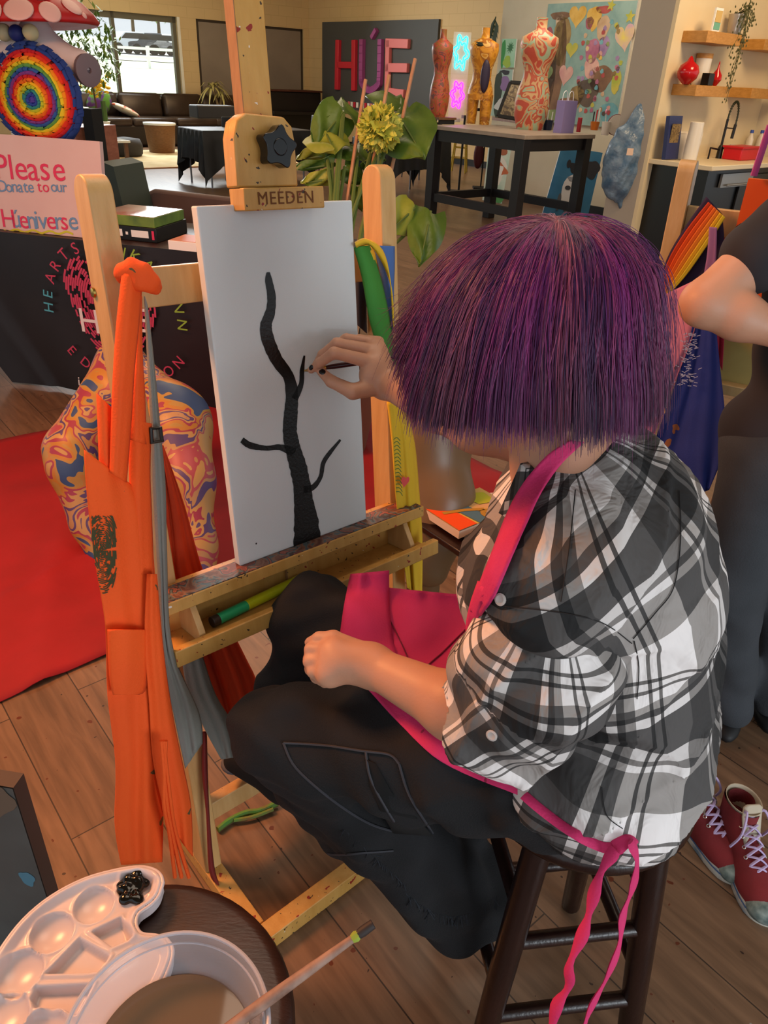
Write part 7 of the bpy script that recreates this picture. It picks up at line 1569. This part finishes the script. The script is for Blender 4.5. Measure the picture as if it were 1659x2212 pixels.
# brush held in the painting hand
tip = ep(657, 801, .001); end = ep(872, 769, .105); bd_ = nrm(end - tip)
s = thing('paint_brush', 'dark red handled brush with white specks held against the canvas', 'paint brush', tip); at_ = lambda t: tip + (end - tip) * t
b = one(mat('bristles', '8a6a3c', .8)); b.tube([at_(t) for t in (0, .04, .08)], [.0025, .0046, .004], 10, flat=.5); b.obj('bristles', s)
b = one(mat('brass_ferrule', 'c8a058', .25, metal=.9)); b.tube([at_(t) for t in (.075, .12, .22)], [.0042, .0040, .0038], 12); b.obj('ferrule', s)
b = one(mat('maroon_handle', '3c1418', .2, dots=[('c8c0c8', 130, .70)])); b.tube([at_(t) for t in (.22, .30, .45, .8, 1.0)], [.0036, .0048, .0050, .0036, .0022], 12); b.obj('handle', s)

# ---- hair: a full bob; dense strands over a close under-layer
crown = Hc + HU * .118 - HF * .030 + A(.0, 0, .0)
hs_ = mat('hair_under', '3a1034', .7, c2='24082a', ns=5)
S = SDF(Hc - A(.24, .24, .24), Hc + A(.24, .24, .20), .006)
S.ell(Hc + HU * .004 - HF * .005, (.112, .098, .096), hax, .01); S.ell(Hc - HU * .012 - HF * .0, (.120, .106, .060), hax, .05)
S.cap(Hc - HU * .078 + HF * .02, Hc - HU * .22 + HF * .05, .085, .13, .01, sub=True); S.ell(Hc + HF * .14 - HU * .06, (.06, .050, .085), hax, .01, sub=True)
cap_ = S.obj('hair', hs_, per, 2); tag(cap_, 'purple and magenta bob haircut')
hm = bpy.data.materials.new('dyed_hair'); hm.use_nodes = True; N = hm.node_tree.nodes; L = hm.node_tree.links; pb_ = N['Principled BSDF']
at_n = N.new('ShaderNodeAttribute'); at_n.attribute_name = 'tint'; L.new(at_n.outputs['Color'], pb_.inputs['Base Color']); pb_.inputs['Roughness'].default_value = .42; pb_.inputs['Specular IOR Level'].default_value = .35; pb_.inputs['Sheen Weight'].default_value = .1
rg = np.random.default_rng(21); NS = 15000; PT_ = 11
# bottom ring of the bob in the head frame: angle 0 = face direction
def ringpt(a, rnd):
    c_a = math.cos(a); x = (.150 if c_a > 0 else .138) * c_a; y = .130 * math.sin(a); z = -.058 + (-.014 * c_a if c_a > 0 else .020 * c_a) - .004 * abs(math.sin(a))
    return x, y, z
pos = np.zeros((NS * PT_, 3), np.float32); rad = np.zeros(NS * PT_, np.float32); colr = np.zeros((NS * PT_, 4), np.float32)
pal_ = [lin(c) for c in ('7c2064', '8a2a70', '5a1a5c', '661f66', '2a1746', '8c3464', '6c1a54', '3a1242', '964468')]
for i in range(NS):
    a = rg.uniform(-math.pi, math.pi); face = abs(a) < .50; stray = rg.random() < .03
    # root: anywhere on the upper scalp along this meridian
    u = rg.random() ** .9 * .7
    th = u * math.pi * .5; r0 = A(.108 * math.sin(th) * math.cos(a) - .02, .094 * math.sin(th) * math.sin(a), .103 * math.cos(th) + .008)
    ex_, ey_, ez_ = ringpt(a, rg); dep = rg.uniform(.86, 1.02) if not stray else rg.uniform(1.02, 1.14)
    ln = rg.normal(0, .010) + (.004 if not stray else rg.normal(0, .02)); a2 = a + rg.normal(0, .05)
    ex_, ey_, ez_ = ringpt(a2, rg)
    if face: ez_ += .07 * (1 - abs(a) / .50) ** .5                      # fringe over the brow
    end_ = A(ex_ * dep, ey_ * dep, ez_ - ln)
    shoulder = A(math.cos(a2) * (.136 if math.cos(a2) < 0 else .134), math.sin(a2) * .122, .034 + .022 * (1 - u)) * A(dep, dep, 1)
    c1 = r0 * .45 + shoulder * .55 + A(0, 0, .038 * (1 - u) + .007 + (.012 if stray else 0)); 
    wv1, wv2 = rg.normal(0, .0045), rg.normal(0, .006)
    clump = math.sin(a * 23 + 1.3 * math.sin(a * 7)); tone = .5 + .28 * clump + rg.normal(0, .22) + .10 * math.sin(a * 9 + 2)
    cv_ = np.clip((math.sin(a * 7 + .7) * .42 + .5 + .22 * math.sin(a * 17 + 2) + rg.normal(0, .10)) * 8, 0, 7.99); ci = int(cv_); col = A(*pal_[ci]) * (1 - cv_ + ci) + A(*pal_[ci + 1]) * (cv_ - ci); col = col * rg.uniform(.75, 1.2)
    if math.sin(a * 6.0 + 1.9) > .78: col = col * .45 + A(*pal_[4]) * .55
    for k in range(PT_):
        t = k / (PT_ - 1); q = (1 - t) ** 3 * r0 + 3 * (1 - t) ** 2 * t * c1 + 3 * (1 - t) * t * t * (shoulder + A(0, 0, -.02)) + t ** 3 * end_
        q = q + A(wv1 * math.sin(t * 5), wv2 * math.sin(t * 4 + a), 0) * t + A(math.cos(a), math.sin(a), 0) * .003 * clump * t
        if t > .8 : q = q + A(math.cos(a), math.sin(a), 0) * (t - .8) * (.015 if math.cos(a) < .3 else .03)
        p = Hc + HF * q[0] + HL * q[1] + HU * q[2]; j = i * PT_ + k; pos[j] = p
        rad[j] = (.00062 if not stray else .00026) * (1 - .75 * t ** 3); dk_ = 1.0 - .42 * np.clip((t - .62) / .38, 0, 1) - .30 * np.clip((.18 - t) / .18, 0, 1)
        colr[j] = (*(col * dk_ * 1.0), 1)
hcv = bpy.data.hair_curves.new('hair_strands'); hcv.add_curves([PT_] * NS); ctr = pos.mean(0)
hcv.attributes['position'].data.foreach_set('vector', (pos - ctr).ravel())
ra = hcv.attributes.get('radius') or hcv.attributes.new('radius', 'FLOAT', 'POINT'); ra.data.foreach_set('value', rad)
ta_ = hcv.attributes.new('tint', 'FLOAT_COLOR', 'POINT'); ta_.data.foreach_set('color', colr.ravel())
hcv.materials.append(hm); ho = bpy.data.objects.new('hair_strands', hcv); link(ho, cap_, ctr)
# ------------------------------------------------------------------ second person, standing with a hand on the hip
F2 = nrm(A(.30, .95, 0)); L2_ = nrm(A(-.95, .30, 0)); ax2 = (F2, L2_, UZ)
p2_ = thing('person', 'standing person in dark top and grey jeans, one hand on the hip', 'person', A(.98, 1.47, 0))
pel = A(.885, 1.475, .90); che = A(.905, 1.50, 1.20); sh2 = A(.905, 1.50, 1.30)
shl, elb2, wr2 = A(.745, 1.53, 1.275), atd(1522, 655, 1.43), atd(1712, 728, 1.42)
S = SDF((.48, 1.22, .85), (1.24, 1.72, 1.68), .0045)
S.cap(sh2, shl, .06, .055, .04); S.cap(shl, elb2, .050, .043, .02); S.chain([elb2, elb2 * .6 + wr2 * .4, wr2], [.043, .043, .028], .02)
S.ell(wr2 + A(.035, 0, -.01), (.045, .02, .030), k=.015)
for i in range(4): S.chain([wr2 + A(.06, .0, .012 - i * .014), wr2 + A(.10, .006, .008 - i * .017), wr2 + A(.125, .02, -i * .017)], [.010, .009, .007], .004)
S.chain([wr2 + A(.03, .01, .02), wr2 + A(.06, .025, .04), wr2 + A(.085, .035, .042)], [.012, .010, .008], .006)
S.cap(sh2, A(1.07, 1.47, 1.275), .06, .055, .04); S.chain([A(1.07, 1.47, 1.275), A(1.13, 1.50, 1.02), A(1.10, 1.68, .98)], [.048, .042, .028], .02)
S.cap(sh2, A(.91, 1.50, 1.42), .055, .050, .03); hd = A(.92, 1.52, 1.53); S.ell(hd, (.090, .074, .105), ax2, .02); S.ell(hd + F2 * .035 - UZ * .06, (.055, .05, .06), ax2, .03); S.cap(hd + F2 * .09, hd + F2 * .105 - UZ * .03, .007, .011, .01)
S.obj('body', SK, p2_, 1)
S = SDF((.60, 1.25, .72), (1.26, 1.75, 1.46), .0055); M_tp = mat('charcoal_jersey', '2a272b', .9, c2='232024', ns=5)
S.ell(pel - UZ * .03, (.115, .165, .13), ax2, .04); S.ell(A(.895, 1.485, 1.05), (.11, .15, .14), ax2, .06); S.ell(che, (.12, .17, .14), ax2, .06); S.cap(sh2, shl, .07, .066, .04); S.cap(shl, shl * .62 + elb2 * .38, .066, .064, .02); S.cap(sh2, A(1.07, 1.47, 1.275), .07, .066, .04); S.cap(A(1.07, 1.47, 1.275), A(1.10, 1.485, 1.15), .066, .064, .02)
S.warp(lambda X, Y, Z: .004 * np.sin(40 * X + 28 * Z)); S.obj('shirt', M_tp, p2_, 1)
S = SDF((.62, 1.25, .05), (1.26, 1.72, .98), .0058); M_jn = mat('grey_jeans', '383b40', .9, c2='2e3135', ns=7, bump=.2, bs=300)
S.ell(pel - UZ * .04, (.105, .155, .11), ax2, .03); aL, aR = A(.955, 1.475, .085), A(1.085, 1.51, .085)
S.chain([A(.82, 1.46, .83), A(.825, 1.445, .50), aL], [.090, .075, .058], .04); S.chain([A(.96, 1.49, .83), A(1.00, 1.49, .50), aR], [.090, .073, .058], .04)
S.warp(lambda X, Y, Z: .003 * np.sin(38 * Z + 30 * X + 2 * np.sin(25 * Y)) * np.clip((.7 - Z) * 3, 0, 1)); S.obj('jeans', M_jn, p2_, 2, cut=lambda V: V[:, 2] > .045)
for a_ in (aL, aR):
    b = one(mat('black_shoe', '101012', .6)); c = a_ * A(1, 1, 0); b.ball(c + F2 * .05 + UZ * .035, (.135, .045, .035), ax2, 20, 10); b.obj('shoe', p2_, smooth=True)
b = one(mat('brown_hair', '2c1c14', .6)); b.ball(hd - F2 * .02 + UZ * .02, (.10, .088, .11), ax2, 24, 14); b.ball(hd - F2 * .06 - UZ * .08, (.05, .07, .10), ax2, 18, 10); b.obj('hair', p2_, smooth=True)
